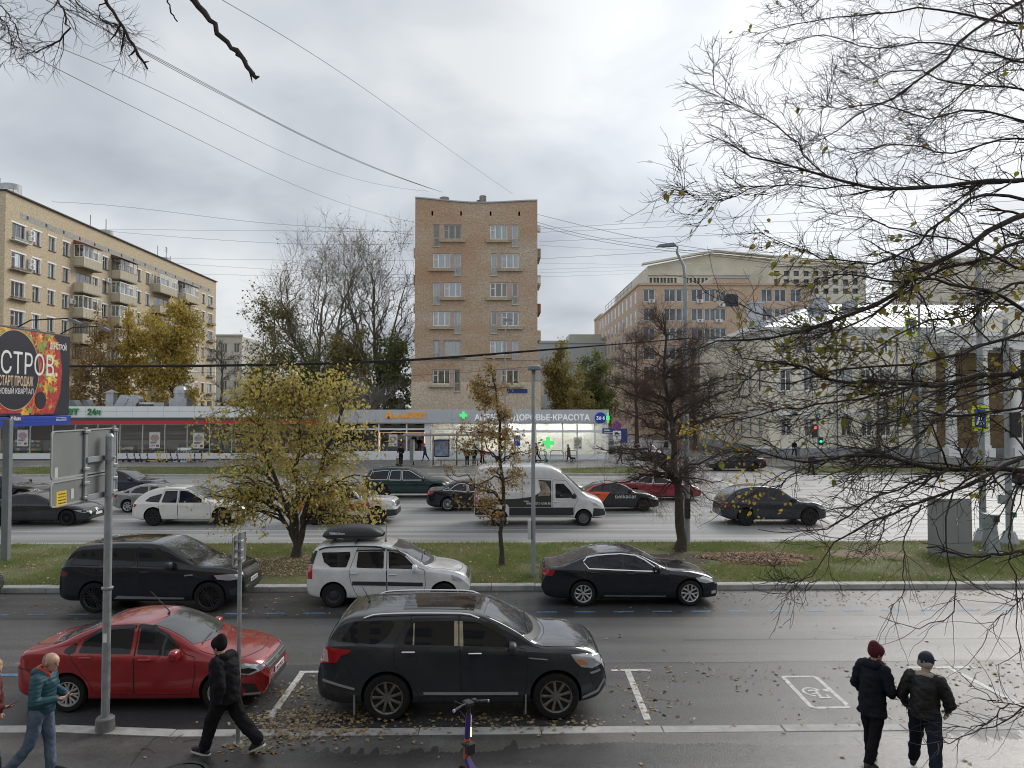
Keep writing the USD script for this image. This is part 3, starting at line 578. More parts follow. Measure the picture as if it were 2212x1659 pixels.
def balcony(y0,y1,zf_,glazed,roof):
 """slab, ribbed parapet and, if closed in, window frames with panes and a lean-to roof"""
 d=1.15
 b=MB().box(y0,y1,-d,0,zf_-.16,zf_,.01)
 B=put('balcony',b,CONC,LB)
 pr=MB().box(y0+.03,y1-.03,-d+.02,-d+.06,zf_,zf_+1.02).box(y0+.03,y0+.07,-d+.07,-.002,zf_,zf_+1.02).box(y1-.07,y1-.03,-d+.07,-.002,zf_,zf_+1.02)
 n=int((y1-y0)/.16)
 for q in range(n):pr.box(y0+.05+q*.16,y0+.13+q*.16,-d+.008,-d+.02,zf_+.02,zf_+1.0)
 for q in range(6):pr.box(y0+.018,y0+.03,-d+.1+q*.18,-d+.2+q*.18,zf_+.02,zf_+1.0)
 put('parapet',pr,CREAM,B)
 if glazed:
  z0,z1=zf_+1.02,zf_+2.5;fr=MB()
  for q in np.linspace(y0+.03,y1-.08,5):fr.box(q,q+.06,-d+.02,-d+.08,z0,z1)
  for q in (-.62,-.06):fr.box(y0+.03,y0+.08,q,q+.06,z0,z1)
  fr.box(y0+.03,y1-.03,-d+.018,-d+.082,z0,z0+.07).box(y0+.03,y1-.03,-d+.018,-d+.082,z1-.08,z1).box(y0+.026,y0+.082,-d+.082,-.0,z0,z0+.07).box(y0+.026,y0+.082,-d+.082,-.0,z1-.08,z1)
  put('glazing_frame',fr,PVC if rb.rand()<.75 else mat('brown_frame',(.16,.10,.07),.6),B)
  put('pane',MB().quad((y0+.05,-d+.05,z0),(y1-.05,-d+.05,z0),(y1-.05,-d+.05,z1),(y0+.05,-d+.05,z1)),PANE,B)
  put('pane',MB().quad((y0+.055,0,z0),(y0+.055,-d+.05,z0),(y0+.055,-d+.05,z1),(y0+.055,0,z1)),PANE,B)
  if roof is not None:put('balcony_roof',MB().hull([(y0-.12,-d-.25,z1),(y1+.12,-d-.25,z1),(y0-.12,0,z1+.45),(y1+.12,0,z1+.45),(y0-.12,-d-.25,z1+.04),(y1+.12,-d-.25,z1+.04),(y0-.12,0,z1+.5),(y1+.12,0,z1+.5),(y0-.1,0,z1)]),roof,B)
 else :
  rl=MB().box(y0+.03,y1-.03,-d+.02,-d+.06,zf_+1.06,zf_+1.1);put('handrail',rl,GREYP,B)
for ci,(a,b,k) in enumerate([c for c in cols if c[2]=='B']):
 y0,y1=ly(a)-.1,ly(b)+.1
 for i in range(8):
  zf_=wtop-pit*i-2.35
  gl=not ((ci==0 and i in (1,5,6)) or (ci==2 and i in (1,)) or (ci==3 and i in (1,3)))
  balcony(y0,y1,zf_,gl,None if i else [mat('red_roof_sheet',(.24,.06,.045),.5),SILL,None,SILL][ci])
  h=next(q for q in holes if q[4]=='B' and q[5]==i and abs(q[0]-(ly(a)+.4))<.01)
  window(LB,h[0],h[1],h[2],h[3],.12,(.35,.7),(),OLDW,.07,rb.randint(0,3))
for (zx,row,dz) in ((232,0,.25),(232,0,-.4),(236,1,.25),(236,1,-.4),(915,1,.95),(600,2,.05),(1500,2,.1)):
 ac_unit(LB,ly(zx),0,wtop-pit*row-1.0+dz*.9)
for zx,w,h in ((400,2.0,2.6),(1165,1.8,2.2),(1635,1.6,2.0)):
 q=ly(zx);put('roof_vent',MB().lathe([(w*.28,0),(w*.28,h*.45),(w*.5,h*.55),(w*.5,h),(w*.44,h*1.02),(0,h*1.02)],24,T(q,4.0,HL)),mat('grey_vent',(.40,.42,.43),.6,metal=.3,var=.2,vs=2),LB,smooth=30)
put('roof_hut',MB().hull([(ly(220),2.5,HL),(ly(420),2.5,HL),(ly(220),5.5,HL),(ly(420),5.5,HL),(ly(220),2.5,HL+1.2),(ly(330),2.5,HL+1.7),(ly(220),5.5,HL+1.2),(ly(330),5.5,HL+1.7),(ly(420),2.5,HL+.5),(ly(420),5.5,HL+.5)]),mat('white_hut',(.52,.52,.51),.7),LB)
an=MB()
for zx,h in ((35,1.3),(150,.9),(815,1.8),(950,2.2),(1395,1.9),(1468,2.3),(1503,1.2)):
 an.tube([(ly(zx),.6,HL),(ly(zx),.6,HL+h)],.05,5)
 if zx==1468:[an.tube([(ly(zx)-.5,.6,HL+h-k),(ly(zx)+.5,.6,HL+h-k)],.03,4) for k in (.1,.4,.7)]
put('aerial',an,GREYP,LB,kind='stuff')
# ---------------------------------------------------------------- food shop on the left
YS=70.6
def sp_(k,a,b,Y=YS):q=onY(*zz(k,a,b),Y);return q[0],q[2]
sx0,sx1=onY(-60,900,YS)[0],onY(705,900,YS)[0]
zt1,zw=sp_(5,0,487)[1],sp_(5,0,583)[1];zd=sp_(5,0,611)[1];zr_=sp_(5,0,640)[1];zs0=sp_(5,0,893)[1];zb0=sp_(5,0,942)[1]
sh1=thing('food_shop','single-storey food shop with white fascia over a red stripe and glass front','building',(0,YS,0))
FASW=mat('white_fascia_panel',(.80,.81,.82),.35,var=.04,vs=1);FASG=mat('grey_fascia_panel',(.26,.275,.29),.4,metal=.2)
x=sx0;pw=1.465;ref=sp_(5,640,0)[0];x=ref-math.ceil((ref-sx0)/pw)*pw
while x<sx1-.1:
 e=min(x+pw,sx1)
 put('fascia_panel',MB().box(x+.008,e-.008,-.5,-.46,(zt1+zw)/2+.008,zt1,.006),FASW,sh1)
 put('fascia_panel',MB().box(x+.008,e-.008,-.5,-.46,zw,(zt1+zw)/2-.008,.006),FASW,sh1)
 x=e
put('fascia_core',MB().box(sx0,sx1,-.455,0,zr_+.02,zt1-.03),GREYP,sh1)
put('grey_band',MB().box(sx0,sx1,-.49,-.456,zd+.005,zw-.01),mat('dark_band',(.07,.075,.07),.4),sh1)
put('red_band',MB().box(sx0,sx1,-.5,-.456,zr_,zd),mat('red_band',(.60,.03,.04),.35),sh1)
put('roof',MB().box(sx0,sx1,0,9,zt1-.6,zt1-.25),mat('flat_roof',(.08,.08,.08),.9),sh1)
put('base_panel',MB().box(sx0,sx1,-.12,.05,zb0,zs0),mat('pale_base',(.70,.71,.72),.45),sh1)
put('plinth',MB().box(sx0,sx1,-.1,.05,.05,zb0),mat('dark_plinth',(.08,.08,.08),.8),sh1)
mp=2.12;ref=sp_(5,1050,0)[0];xs=np.arange(ref-30*mp,sx1,mp);xs=[v for v in xs if v>sx0]
for i in range(len(xs)-1):
 put('mullion',MB().box(xs[i]-.035,xs[i]+.035,-.06,.06,zs0,zr_+.02),mat('alu_frame',(.5,.51,.52),.4,metal=.4),sh1)
 put('shop_window',MB().quad((xs[i]+.035,0,zs0),(xs[i+1]-.035,0,zs0),(xs[i+1]-.035,0,zr_+.02),(xs[i]+.035,0,zr_+.02)),SHOPG,sh1)
put('interior',MB().quad((sx0,7,0),(sx1,7,0),(sx1,7,zt1),(sx0,7,zt1)).quad((sx0,0,.12),(sx1,0,.12),(sx1,7,.12),(sx0,7,.12)).quad((sx0,7,zr_+.1),(sx1,7,zr_+.1),(sx1,0.06,zr_+.1),(sx0,.06,zr_+.1)),mat('shop_interior',(.26,.24,.22),.8),sh1)
LITE=mat('lit_tube',(1,.95,.85),.5,emit=12.,ecol=(1,.93,.8))
for i,xx in enumerate(np.arange(sx0+4,sx1,4.3)):put('ceiling_light',MB().box(xx,xx+2.2,1.6,1.75,zr_-.05,zr_+.0),LITE,sh1)
GOODS=[mat('goods_'+n,c,.6) for n,c in (('red',(.35,.05,.04)),('yellow',(.42,.3,.06)),('green',(.08,.22,.07)),('white',(.5,.5,.48)),('brown',(.18,.1,.05)),('blue',(.06,.1,.28)))]
rg=np.random.RandomState(9)
gm=[MB() for _ in GOODS]
x=sx0+.5
while x<sx1-2:
 w=rg.uniform(1.6,2.6);y=rg.choice([2.2,3.6,5.2]);h=rg.uniform(1.3,2.0)
 put('shelf_unit',MB().box(x,x+w,y,y+.5,.15,h),mat('shelf_dark',(.045,.04,.038),.6),sh1)
 for s_ in np.arange(.5,h-.2,.4):
  xx=x+.05
  while xx<x+w-.2:q=rg.uniform(.15,.4);gm[rg.randint(6)].box(xx,xx+q,y-.08,y-.001,s_,s_+rg.uniform(.14,.28));xx+=q+.03
 x+=w+rg.uniform(.2,.9)
for g_,m_ in zip(gm,GOODS):put('goods',g_,m_,sh1,kind='stuff')
def poster(par,k,x0,x1,y0,y1,rows,price,Y=YS,yo=-.02):
 a,zb_=sp_(k,x0,y1,Y);b,zt_=sp_(k,x1,y0,Y);w,h=b-a,zt_-zb_
 P=put('poster',MB().box(a,b,yo-.01,yo,zb_,zt_),mat('poster_white',(.62,.62,.60),.5),par)
 put('poster_photo',MB().prism(affinity.scale(Point(0,0).buffer(.5),w*.82,h*.42),.004,UP@T((a+b)/2,zb_+h*.64,-yo+.011)),rows,P)
 put('poster_print',MB().tm(text(price,h*.11,True,.004),UP@T(a+w*.1,zb_+h*.1,-yo+.011)).box(a+w*.1,a+w*.6,yo-.014,yo-.0105,zb_+h*.3,zb_+h*.34).box(a+w*.1,a+w*.75,yo-.014,yo-.0105,zb_+h*.36,zb_+h*.4),BLACK,P)
 put('poster_tag',MB().box(a+w*.64,a+w*.9,yo-.015,yo-.0105,zb_+h*.08,zb_+h*.22),mat('poster_red',(.4,.05,.06),.5),P)
fd=mat('poster_food',(.38,.16,.12),.5,var=.6,vs=9,tint=(.5,.42,.35))
poster(sh1,5,1290,1385,710,848,fd,'699');poster(sh1,5,1668,1765,715,850,mat('poster_food2',(.35,.34,.3),.5,var=.5,vs=8),'49');poster(sh1,5,150,245,690,830,mat('poster_food3',(.28,.12,.2),.5,var=.6,vs=9,tint=(.5,.45,.4)),'59')
GRN=mat('green_letters',(.02,.26,.06),.35)
a,b=sp_(5,350,557);c_,_=sp_(5,710,0);put('lettering',MB().tm(text('маркет',.74,True,.12,c_-a),UP@T(a,b,.52)),GRN,sh1)
a,b=sp_(5,780,560);c_,_=sp_(5,897,0);put('lettering',MB().tm(text('24ч',.58,True,.12,c_-a),UP@T(a,b,.52)),GRN,sh1)
DUCT=mat('galvanised_duct',(.42,.44,.46),.35,metal=.7,var=.15,vs=2,rvar=.1)
def rbox(k,x0,x1,y0,y1,d,Y):a,zb_=sp_(k,x0,y1,Y);b,zt_=sp_(k,x1,y0,Y);return a,b,Y-YS,Y-YS+d,zb_-.3,zt_
v=rbox(5,910,980,370,480,.8,YS+3);put('roof_chimney',MB().box(*v,.02).hull([(v[0]-.15,v[2]-.15,v[5]),(v[1]+.15,v[2]-.15,v[5]),(v[0]-.15,v[3]+.15,v[5]),(v[1]+.15,v[3]+.15,v[5]),((v[0]+v[1])/2,(v[2]+v[3])/2,v[5]+.35)]),DUCT,sh1)
for x0 in (985,1080):
 a,zb_=sp_(5,x0,485,YS+2.5);r_=1.0
 arcp=[(a+1.35+.62*math.cos(t)-.1,zb_+.62+.5*math.sin(t)) for t in np.linspace(-.9,2.6,12)]
 pts=[(a,zb_-.3),(a+.75,zb_+1.0)]+[(a+1.0+.5*math.cos(t),zb_+.62+.5*math.sin(t)) for t in np.linspace(2.2,-.9,9)]+[(a+1.1,zb_-.3)]
 put('air_duct',MB().prism(Polygon(pts).buffer(0),1.1,UP@T(0,0,-3.2)),DUCT,sh1)
a,zb_=sp_(5,1200,480,YS+2.5);put('flexible_duct',MB().tube([(a+i*.12,2.5,zb_+.15) for i in range(14)],[.22 if i%2 else .19 for i in range(14)],12).box(a+1.6,a+2.6,2.2,3.1,zb_-.3,zb_+.3),DUCT,sh1)
a,zb_=sp_(5,1480,470,YS+2.5);put('dome_vent',MB().box(a,a+1.7,2,3.4,zb_-.3,zb_+.6).lathe([(.62,.0),(.62,.5),(.68,.5),(.66,.85),(.45,1.15),(.0,1.3)],20,T(a+.8,2.7,zb_+.6)),DUCT,sh1,smooth=30)
for x0,x1 in ((596,680),(715,790)):v=rbox(5,x0,x1,432,480,1.0,YS+2);put('louvre_box',MB().box(v[0],v[1]-.5,*v[2:]).hull([(v[1]-.5,v[2],v[4]),(v[1],v[2],v[4]),(v[1]-.5,v[3],v[4]),(v[1],v[3],v[4]),(v[1]-.5,v[2],v[5]),(v[1]-.5,v[3],v[5])]),GREYP,sh1)
# ---------------------------------------------------------------- wine shop and pharmacy under the tower
px0,px1=onY(705,900,YS)[0]+.02,onY(1314,900,YS)[0]
ph=thing('pharmacy_shop','grey-fascia row of wine shop, optician and pharmacy below the brick tower','building',(0,YS,0))
FG=mat('light_grey_fascia',(.50,.52,.55),.35,metal=.1,var=.03,vs=1)
zt2,zb2=sp_(6,1300,507)[1],sp_(6,1300,618)[1];zrt,zrb=sp_(7,500,526)[1],sp_(7,500,640)[1]
zt2=(zt2+zrt)/2;zb2=(zb2+zrb)/2
put('fascia',MB().box(px0,px1,-.45,-.02,zb2,zt2,.03),FG,ph)
put('roof',MB().box(px0,px1,0,3.6,zt2-.3,zt2-.05),mat('flat_roof',(.08,.08,.08),.9),ph)
for v in np.arange(px0+2.4,px1,2.4):put('fascia_joint',MB().box(v-.008,v+.008,-.454,-.445,zb2+.03,zt2-.03),GREYP,ph)
WF=mat('white_shop_frame',(.76,.78,.8),.4)
bays=[(6,640,1065,'dark'),(6,1065,1305,'wine'),(6,1305,1465,'door'),(6,1500,1705,'glass'),(6,1705,1925,'optic'),(6,1925,2175,'optic')]
put('pier',MB().box(sp_(6,1465,0)[0],sp_(6,1500,0)[0],-.06,.1,.1,zb2),WF,ph)
zs2=sp_(6,1065,878)[1];zm1,zm2=sp_(6,0,682)[1],sp_(6,0,690)[1]
REDM=mat('red_display',(.35,.03,.03),.5)
def bay_(x0,x1,kind):
 f=MB().box(x0,x0+.07,-.07,.05,zs2,zb2).box(x1-.07,x1,-.07,.05,zs2,zb2).box(x0+.07,x1-.07,-.068,.048,zm2-.02,zm1+.06).box(x0+.07,x1-.07,-.068,.048,zs2-.02,zs2+.06).box(x0+.07,x1-.07,-.068,.048,zb2-.1,zb2)
 B=put('shop_front',f,WF,ph)
 put('pane',MB().quad((x0,-.01,zm1),(x1,-.01,zm1),(x1,-.01,zb2),(x0,-.01,zb2)),SHOPG,B)
 put('pane',MB().quad((x0,-.01,zs2),(x1,-.01,zs2),(x1,-.01,zm2),(x0,-.01,zm2)),SHOPG,B)
 put('stall_riser',MB().box(x0,x1,-.08,.05,.08,zs2-.02),WF,B)
 if kind in ('blind',):
  g=np.array([[(x0+.05+i*.05,.12+.02*(i%2),z) for i in range(int((x1-x0-.1)/.05)+1)] for z in (zs2+.05,zb2-.05)])
  put('blind',MB().grid(g),leafmat('pale_blind',[(.86,.88,.90),(.86,.88,.90)],.55),B)
 return B
for k,a,b,kind in bays:bay_(sp_(k,a,0)[0],sp_(k,b,0)[0],kind)
zs2=sp_(7,600,905)[1];zm1,zm2=sp_(7,0,698)[1],sp_(7,0,712)[1]
for a,b in ((-40,205),(205,435),(435,710),(710,822)):bay_(sp_(7,a,0)[0],sp_(7,b,0)[0],'blind')
put('side_wall',MB().box(px1-.12,px1,.0,3.6,.08,zt2-.3),WF,ph)
put('back_wall',MB().box(px0,px1,3.3,3.4,.08,zt2-.3).box(px0,px1,.06,3.3,.08,.12).box(px0,px1,.06,3.3,zb2+.05,zb2+.1),mat('lit_interior',(.66,.64,.6),.8),ph)
put('partition',MB().box(sp_(6,1480,0)[0]-.05,sp_(6,1480,0)[0]+.05,.1,3.3,.12,zb2).box(sp_(6,1065,0)[0]-.05,sp_(6,1065,0)[0]+.05,.1,3.3,.12,zb2),BLACK,ph)
put('display',MB().box(sp_(6,1275,0)[0],sp_(6,1300,0)[0],.1,.2,.3,zm2).box(sp_(6,1315,0)[0],sp_(6,1352,0)[0],.1,.2,.3,zm2).box(sp_(6,1400,0)[0],sp_(6,1450,0)[0],1.0,1.4,.12,1.6),REDM,ph)
put('dark_lining',MB().box(px0+.1,sp_(6,1470,0)[0]-.1,3.1,3.28,.12,zb2),BLACK,ph)
for a in np.arange(sp_(6,1520,0)[0],px1-2,2.3):put('ceiling_light',MB().box(a,a+1.5,.5,1.1,zb2-.02,zb2+.03),LITE,ph)
poster(ph,6,1148,1222,730,832,mat('poster_bottle',(.5,.45,.4),.5,var=.5,vs=8,tint=(.3,.08,.1)),'12')
poster(ph,7,533,603,755,858,mat('poster_green',(.3,.36,.22),.5,var=.5,vs=7,tint=(.5,.3,.15)),'36')
put('glow_frame',MB().box(sp_(6,1070,0)[0],sp_(6,1460,0)[0],-.1,-.09,zm2-.03,zm2).box(sp_(6,1070,0)[0],sp_(6,1078,0)[0],-.1,-.09,sp_(6,0,878)[1],zm2).box(sp_(6,1455,0)[0],sp_(6,1463,0)[0],-.1,-.09,sp_(6,0,878)[1],zm2),mat('warm_led_edge',(1,.6,.35),.5,emit=.5,ecol=(1,.55,.3)),ph)
ORL=mat('orange_letters',(.80,.33,.02),.35,emit=.12,ecol=(.9,.4,.03));WHL=mat('white_letters',(.85,.86,.87),.35,emit=.15,ecol=(1,1,1));GRL=mat('green_cross_led',(.1,.8,.2),.4,emit=.35,ecol=(.12,.95,.25))
def letter(k,s,x0,x1,yb_,h,m_,bold=True,Y=YS,d=.05,yo=.47):
 a,b=sp_(k,x0,yb_,Y-.45);c_,_=sp_(k,x1,yb_,Y-.45)
 put('lettering',MB().tm(text(s,h,bold,d,c_-a),UP@T(a,b,yo)),m_,ph)
letter(6,'А',1115,1175,590,.70,ORL);letter(6,'м',1180,1228,588,.46,ORL);letter(6,'МАРКЕТ',1248,1464,590,.42,ORL);letter(6,'food & wine',1308,1464,552,.2,ORL)
put('logo_drop',MB().lathe([(0,-.12),(.09,-.06),(.1,.02),(.05,.1),(0,.18)],10,T(*(lambda q:(q[0],-.53,q[1]))(sp_(6,1147,585,YS-.45)))),REDM,ph)
letter(7,'АПТЕКА·ЗДОРОВЬЕ·КРАСОТА',-325,670,607,.55,WHL)
letter(6,'ОПТИКА',1705,1850,672,.28,WHL,yo=.1,Y=YS+.45)
qc=sp_(7,764,587,YS-.45);put('round_sign',MB().lathe([(0,.1),(.52,.1),(.54,.08),(.54,0)],36,T(qc[0],-.45,qc[1])@RX(PI/2)),mat('sign_royal_blue',(.015,.05,.42),.35),ph)
put('lettering',MB().tm(text('36·6',.34,True,.02,.82,True),UP@T(qc[0],qc[1],.55)),WHL,ph)
def cross(c,r,w):return unary_union([sbox(-r,-w,r,w),sbox(-w,-r,w,r)])
for k,cx,cy,r_,Y,yo in ((7,309,801,.56,YS,-.35),(6,1792,565,.36,YS-.45,-.5),(7,828,588,.5,YS-.45,-.47)):
 q=sp_(k,cx,cy,Y);put('pharmacy_cross',MB().prism(cross(0,r_,r_*.36) if cx!=828 else affinity.scale(cross(0,r_,r_*.36),.35,1),.08,UP@T(q[0],q[1],-yo)),GRL,ph)
 # ---------------------------------------------------------------- pale yellow classical building with columns on the right
YY=75.5
cw=onY(1660,800,YY)[0]
yb=thing('classical_building','pale yellow classical building with white columns and metal roof on the right','building',(cw,YY,0))
YEL=mat('pale_yellow_plaster',(.78,.73,.60),.8,var=.06,vs=.7);WPL=mat('white_plaster',(.76,.76,.74),.75,var=.06,vs=1.2);OCH=mat('ochre_panel',(.22,.155,.085),.85,var=.25,vs=1.5)
def yx(k,a):return onY(ZO[k][0]+.25*a,800,YY)[0]-cw
def yz(k,b):return EYE+(875-(ZO[k][1]+.25*b))*YY/FPX
hc=yz(14,1395);wx=34.0
holes=[]
wc=[yx(8,v) for v in (155,355,675,850,1015,1285)]+[yx(8,1285)+3*k for k in range(1,8)]
for c_ in wc:holes+=[(c_-.55,c_+.55,yz(8,745),yz(8,590)),(c_-.6,c_+.6,yz(8,352),yz(8,170)),(c_-.5,c_+.5,yz(14,1535),yz(14,1440))]
put('wall',facade(wx,hc,holes,.3),YEL,yb)
sdl=26.0;sw=[]
for v in np.arange(2.2,sdl-1.5,3.0):sw+=[(v,v+1.1,yz(8,745),yz(8,590)),(v,v+1.1,yz(8,352),yz(8,170))]
hh=holder('side_wing',yb,(0,sdl,0),-PI/2)
put('side_wall',facade(sdl,hc,[(sdl-b,sdl-a,c_,d) for a,b,c_,d in sw],.3),YEL,hh)
for a,b,c_,d in sw:put('side_window',MB().box(sdl-b,sdl-b+.08,.1,.16,c_,d).box(sdl-a-.08,sdl-a,.1,.16,c_,d).box(sdl-(a+b)/2-.03,sdl-(a+b)/2+.03,.1,.16,c_,d).box(sdl-b,sdl-a,.1,.16,c_+1.1,c_+1.18),PVC,hh);put('side_pane',MB().quad((sdl-b,.14,c_),(sdl-a,.14,c_),(sdl-a,.14,d),(sdl-b,.14,d)),mat('dark_pane',(.03,.035,.04),.05),hh)
for j,h in enumerate(holes):window(yb,h[0],h[1],h[2],h[3],.14,(.5,),(.6,),PVC,.08,rb.randint(0,4),cy=.3)
for h in holes[1::3]:put('window_surround',MB().box(h[0]-.18,h[0]-.003,-.05,0,h[2]-.15,h[3]+.12).box(h[1]+.003,h[1]+.18,-.05,0,h[2]-.15,h[3]+.12).box(h[0]-.003,h[1]+.003,-.05,0,h[3]+.003,h[3]+.12).box(h[0]-.26,h[1]+.26,-.14,0,h[2]-.24,h[2]-.15),WPL,yb)
for z0,z1,d in ((hc,hc+.5,.06),(hc+.5,hc+.75,.25),(hc+.75,hc+1.0,.55)):put('cornice',MB().box(-d,wx,-d,0,z0,z1).box(-d,0,0,sdl,z0,z1),WPL,yb)
dn=MB()
for k in range(int(wx/.45)):dn.box(k*.45,k*.45+.22,-.2,-.062,hc+.3,hc+.499)
put('dentils',dn,WPL,yb)
put('string_course',MB().box(-.08,wx,-.08,0,yz(8,560),yz(8,520)).box(-.08,0,0,sdl,yz(8,560),yz(8,520)),WPL,yb)
put('plinth',MB().box(-.12,wx,-.12,0,.05,yz(8,850)).box(-.12,0,0,sdl,.05,yz(8,850)),mat('grey_plinth',(.30,.31,.31),.8),yb)
for c_ in (yx(8,590),yx(8,1110)):put('downpipe',MB().tube([(c_,-.12,.2),(c_,-.12,hc)],.07,8),GREYP,yb)
rz_=hc+1.0;rh=yz(14,1030)-rz_
rf=MB().quad((-.6,-.6,rz_),(wx,-.6,rz_),(wx,7,rz_+rh),(8,7,rz_+rh));rf.quad((-.6,sdl,rz_),(-.6,-.6,rz_),(8,7,rz_+rh),(8,sdl,rz_+rh));rf.quad((8,7,rz_+rh),(wx,7,rz_+rh),(wx,sdl,rz_+rh),(8,sdl,rz_+rh))
put('roof',rf,METALR,yb)
sm=MB()
for k in range(40):
 x=.4+k*.85
 if x<wx-.5:y1=7 if x>8 else -.6+(x+.6)*7.6/8.6;z1=rz_+rh*(y1+.6)/7.6;sm.hull([(x,-.6,rz_),(x+.05,-.6,rz_),(x,-.6,rz_+.06),(x+.05,-.6,rz_+.06),(x,y1,z1),(x+.05,y1,z1),(x,y1,z1+.06),(x+.05,y1,z1+.06)])
put('roof_seam',sm,METALR,yb,kind='stuff')
for k,a,b,c_,d in ((14,0,110,1060,1180),(14,590,720,1010,1100),(14,900,980,1040,1110)):
 x0,x1=yx(k,a),yx(k,b);put('roof_chimney',MB().box(x0,x1,5,6.5,rz_+.5,yz(k,c_)+.2).box(x0-.15,x1+.15,4.85,6.65,yz(k,c_)+.2,yz(k,c_)+.4),mat('pale_metal',(.5,.52,.54),.5,metal=.3),yb)
pa,pb=yx(8,1400),yx(8,1400)+19;pd=2.6;ze=yz(14,1500)
put('portico_panel',MB().box(pa+.6,pb-.6,-.06,-.004,yz(8,850),ze-.4),OCH,yb)
for k in range(6):
 cx=pa+.9+k*3.35
 put('column',MB().lathe([(.62,0),(.62,.25),(.5,.32),(.52,.5),(.49,3),(.42,ze-1.6),(.5,ze-1.5),(.56,ze-1.25)],22,T(cx,-pd+.6,1.0)).box(cx-.7,cx+.7,-pd-.1,-pd+1.3,.05,1.0).box(cx-.62,cx+.62,-pd-.02,-pd+1.22,ze-.26,ze),WPL,yb,smooth=35)
put('entablature',MB().box(pa,pb,-pd,-.004,ze,ze+.7).box(pa-.2,pb+.2,-pd-.2,-.004,ze+.7,ze+1.1).box(pa-.5,pb+.5,-pd-.5,-.56,ze+1.1,ze+1.45),WPL,yb)
zp=ze+1.45;mid=(pa+pb)/2;ph_=3.6
put('pediment',MB().prism(Polygon([(pa,zp),(pb,zp),(mid,zp+ph_-.5)]),.5,UP@T(0,0,pd-.5)),YEL,yb)
put('pediment_cornice',MB().prism(Polygon([(pa-.6,zp),(pa+.7,zp),(mid,zp+ph_-.55),(pb-.7,zp),(pb+.6,zp),(mid,zp+ph_)]),pd,UP@T(0,0,.1)),WPL,yb)
sg_=onY(*zz(8,28,468),YY-.05);put('house_number',MB().box(sg_[0]-cw-.22,sg_[0]-cw+.22,-.06,-.03,sg_[2]-.24,sg_[2]+.24),mat('sign_blue',(.02,.05,.22),.4),yb);put('house_number_text',MB().tm(text('13',.26,True,.008,None,True),UP@T(sg_[0]-cw,sg_[2],.06)),mat('white_print',(.7,.7,.7),.5),yb)
# ---------------------------------------------------------------- far buildings: brick offices, stone block, low ones
def far_block(name,label,x0,x1,Y,depth,h,m_,rows,cols_,wm,wh=1.9,ww=1.5,side=None,par=.5,z0f=None,parm=None,twin=False):
 p=thing(name,label,'building',(x0,Y,0));w=x1-x0
 holes=[(c_-ww/2,c_+ww/2,z,z+wh) for z in rows for c_ in cols_]
 put('wall',facade(w,h,holes,.3),m_,p)
 s=MB().quad((0,depth,0),(0,0,0),(0,0,h),(0,depth,h)).quad((w,0,0),(w,depth,0),(w,depth,h),(w,0,h)).quad((0,0,h),(w,0,h),(w,depth,h),(0,depth,h))
 put('side_wall',s,m_,p)
 put('parapet',MB().box(-.15,w+.15,-.2,.1,h,h+par).box(-.15,.1,.1,depth,h,h+par),parm or m_,p)
 for a,b,c_,d in holes:
  f=MB().box(a,a+.1,.1,.18,c_,d).box(b-.1,b,.1,.18,c_,d).box((a+b)/2-.06,(a+b)/2+.06,.1,.18,c_,d).box(a,b,.1,.18,c_,c_+.1).box(a,b,.1,.18,d-.1,d)
  W=put('window',f,wm,p);put('pane',MB().quad((a,.15,c_),(b,.15,c_),(b,.15,d),(a,.15,d)),mat('far_pane',(.13,.145,.16),.06,var=.5,vs=.3),W)
 if side:
  hs=holder('side_windows',p,(0,depth,0),-PI/2)
  for v in np.arange(3,depth-2,side):
   for z in rows:put('side_window',MB().box(v,v+ww*.8,-.02,.03,z,z+wh),mat('far_pane',(.13,.145,.16),.06,var=.5,vs=.3),hs)
 return p
YB=125.0
bx0=onY(1381,700,YB)[0];bx1=onY(1760,700,YB)[0];hb_=onY(1381,616,YB)[2]
BRF=brickmat('orange_brick',(.60,.45,.33),(.53,.38,.27),(.50,.41,.33),.5,.16,(.60,.47,.35),.3)
def by(px):return onY(px,700,YB)[0]-bx0
r1,r2=onY(1400,378+.25*1095,YB)[2],onY(1400,378+.25*1262,YB)[2]
offb=far_block('brick_office_building','orange brick office building with an arched dark window beyond the bare tree',bx0,bx1,YB,52,hb_,BRF,[r1,r2,r2-3.35,r2-6.7,r2-10],[by(v) for v in (1402,1447,1474,1506,1534,1556,1657,1686,1720)],PVC,2.2,2.0,side=4.5,par=.35)
aw=onY(1580,378+.25*1080,YB-.05);put('arched_window',MB().prism(unary_union([sbox(-1.15,-1.1,1.15,.6),affinity.scale(Point(0,.6).buffer(1),1.15,.45)]),.05,UP@T(aw[0]-bx0,aw[2],.02)),mat('slate_shutter',(.035,.045,.06),.5),offb)
ar=[affinity.scale(Point(0,0).buffer(1,quad_segs=12),2.7+k,2.2+k*.8) for k in (0,.5)]
put('brick_arch',MB().prism(ar[1].difference(ar[0]).intersection(sbox(-9,.2,9,9)),.12,UP@T(aw[0]-bx0,aw[2]-.4,.0)),BRF,offb)
for px,zy in ((1401,1105),(1505,1105),(1552,1140),(1506,1275),(1546,1275)):q=onY(px,378+.25*zy,YB);ac_unit(offb,q[0]-bx0,0,q[2],1.1)
put('upper_parapet',MB().box(by(1540),by(1618),-.3,6,hb_+.3,hb_+1.2),BRF,offb);put('roof_cap',MB().box(by(1540),by(1618),-.4,6,hb_+1.2,hb_+1.5),METALR,offb)
rl=MB()
for k in range(9):rl.box(.1,.16,8+k*4,8.06+k*4,hb_+.35,hb_+1.9)
rl.box(.1,.16,8,41,hb_+1.8,hb_+1.9).box(.1,.16,8,41,hb_+1.1,hb_+1.18);put('roof_railing',rl,GREYP,offb)
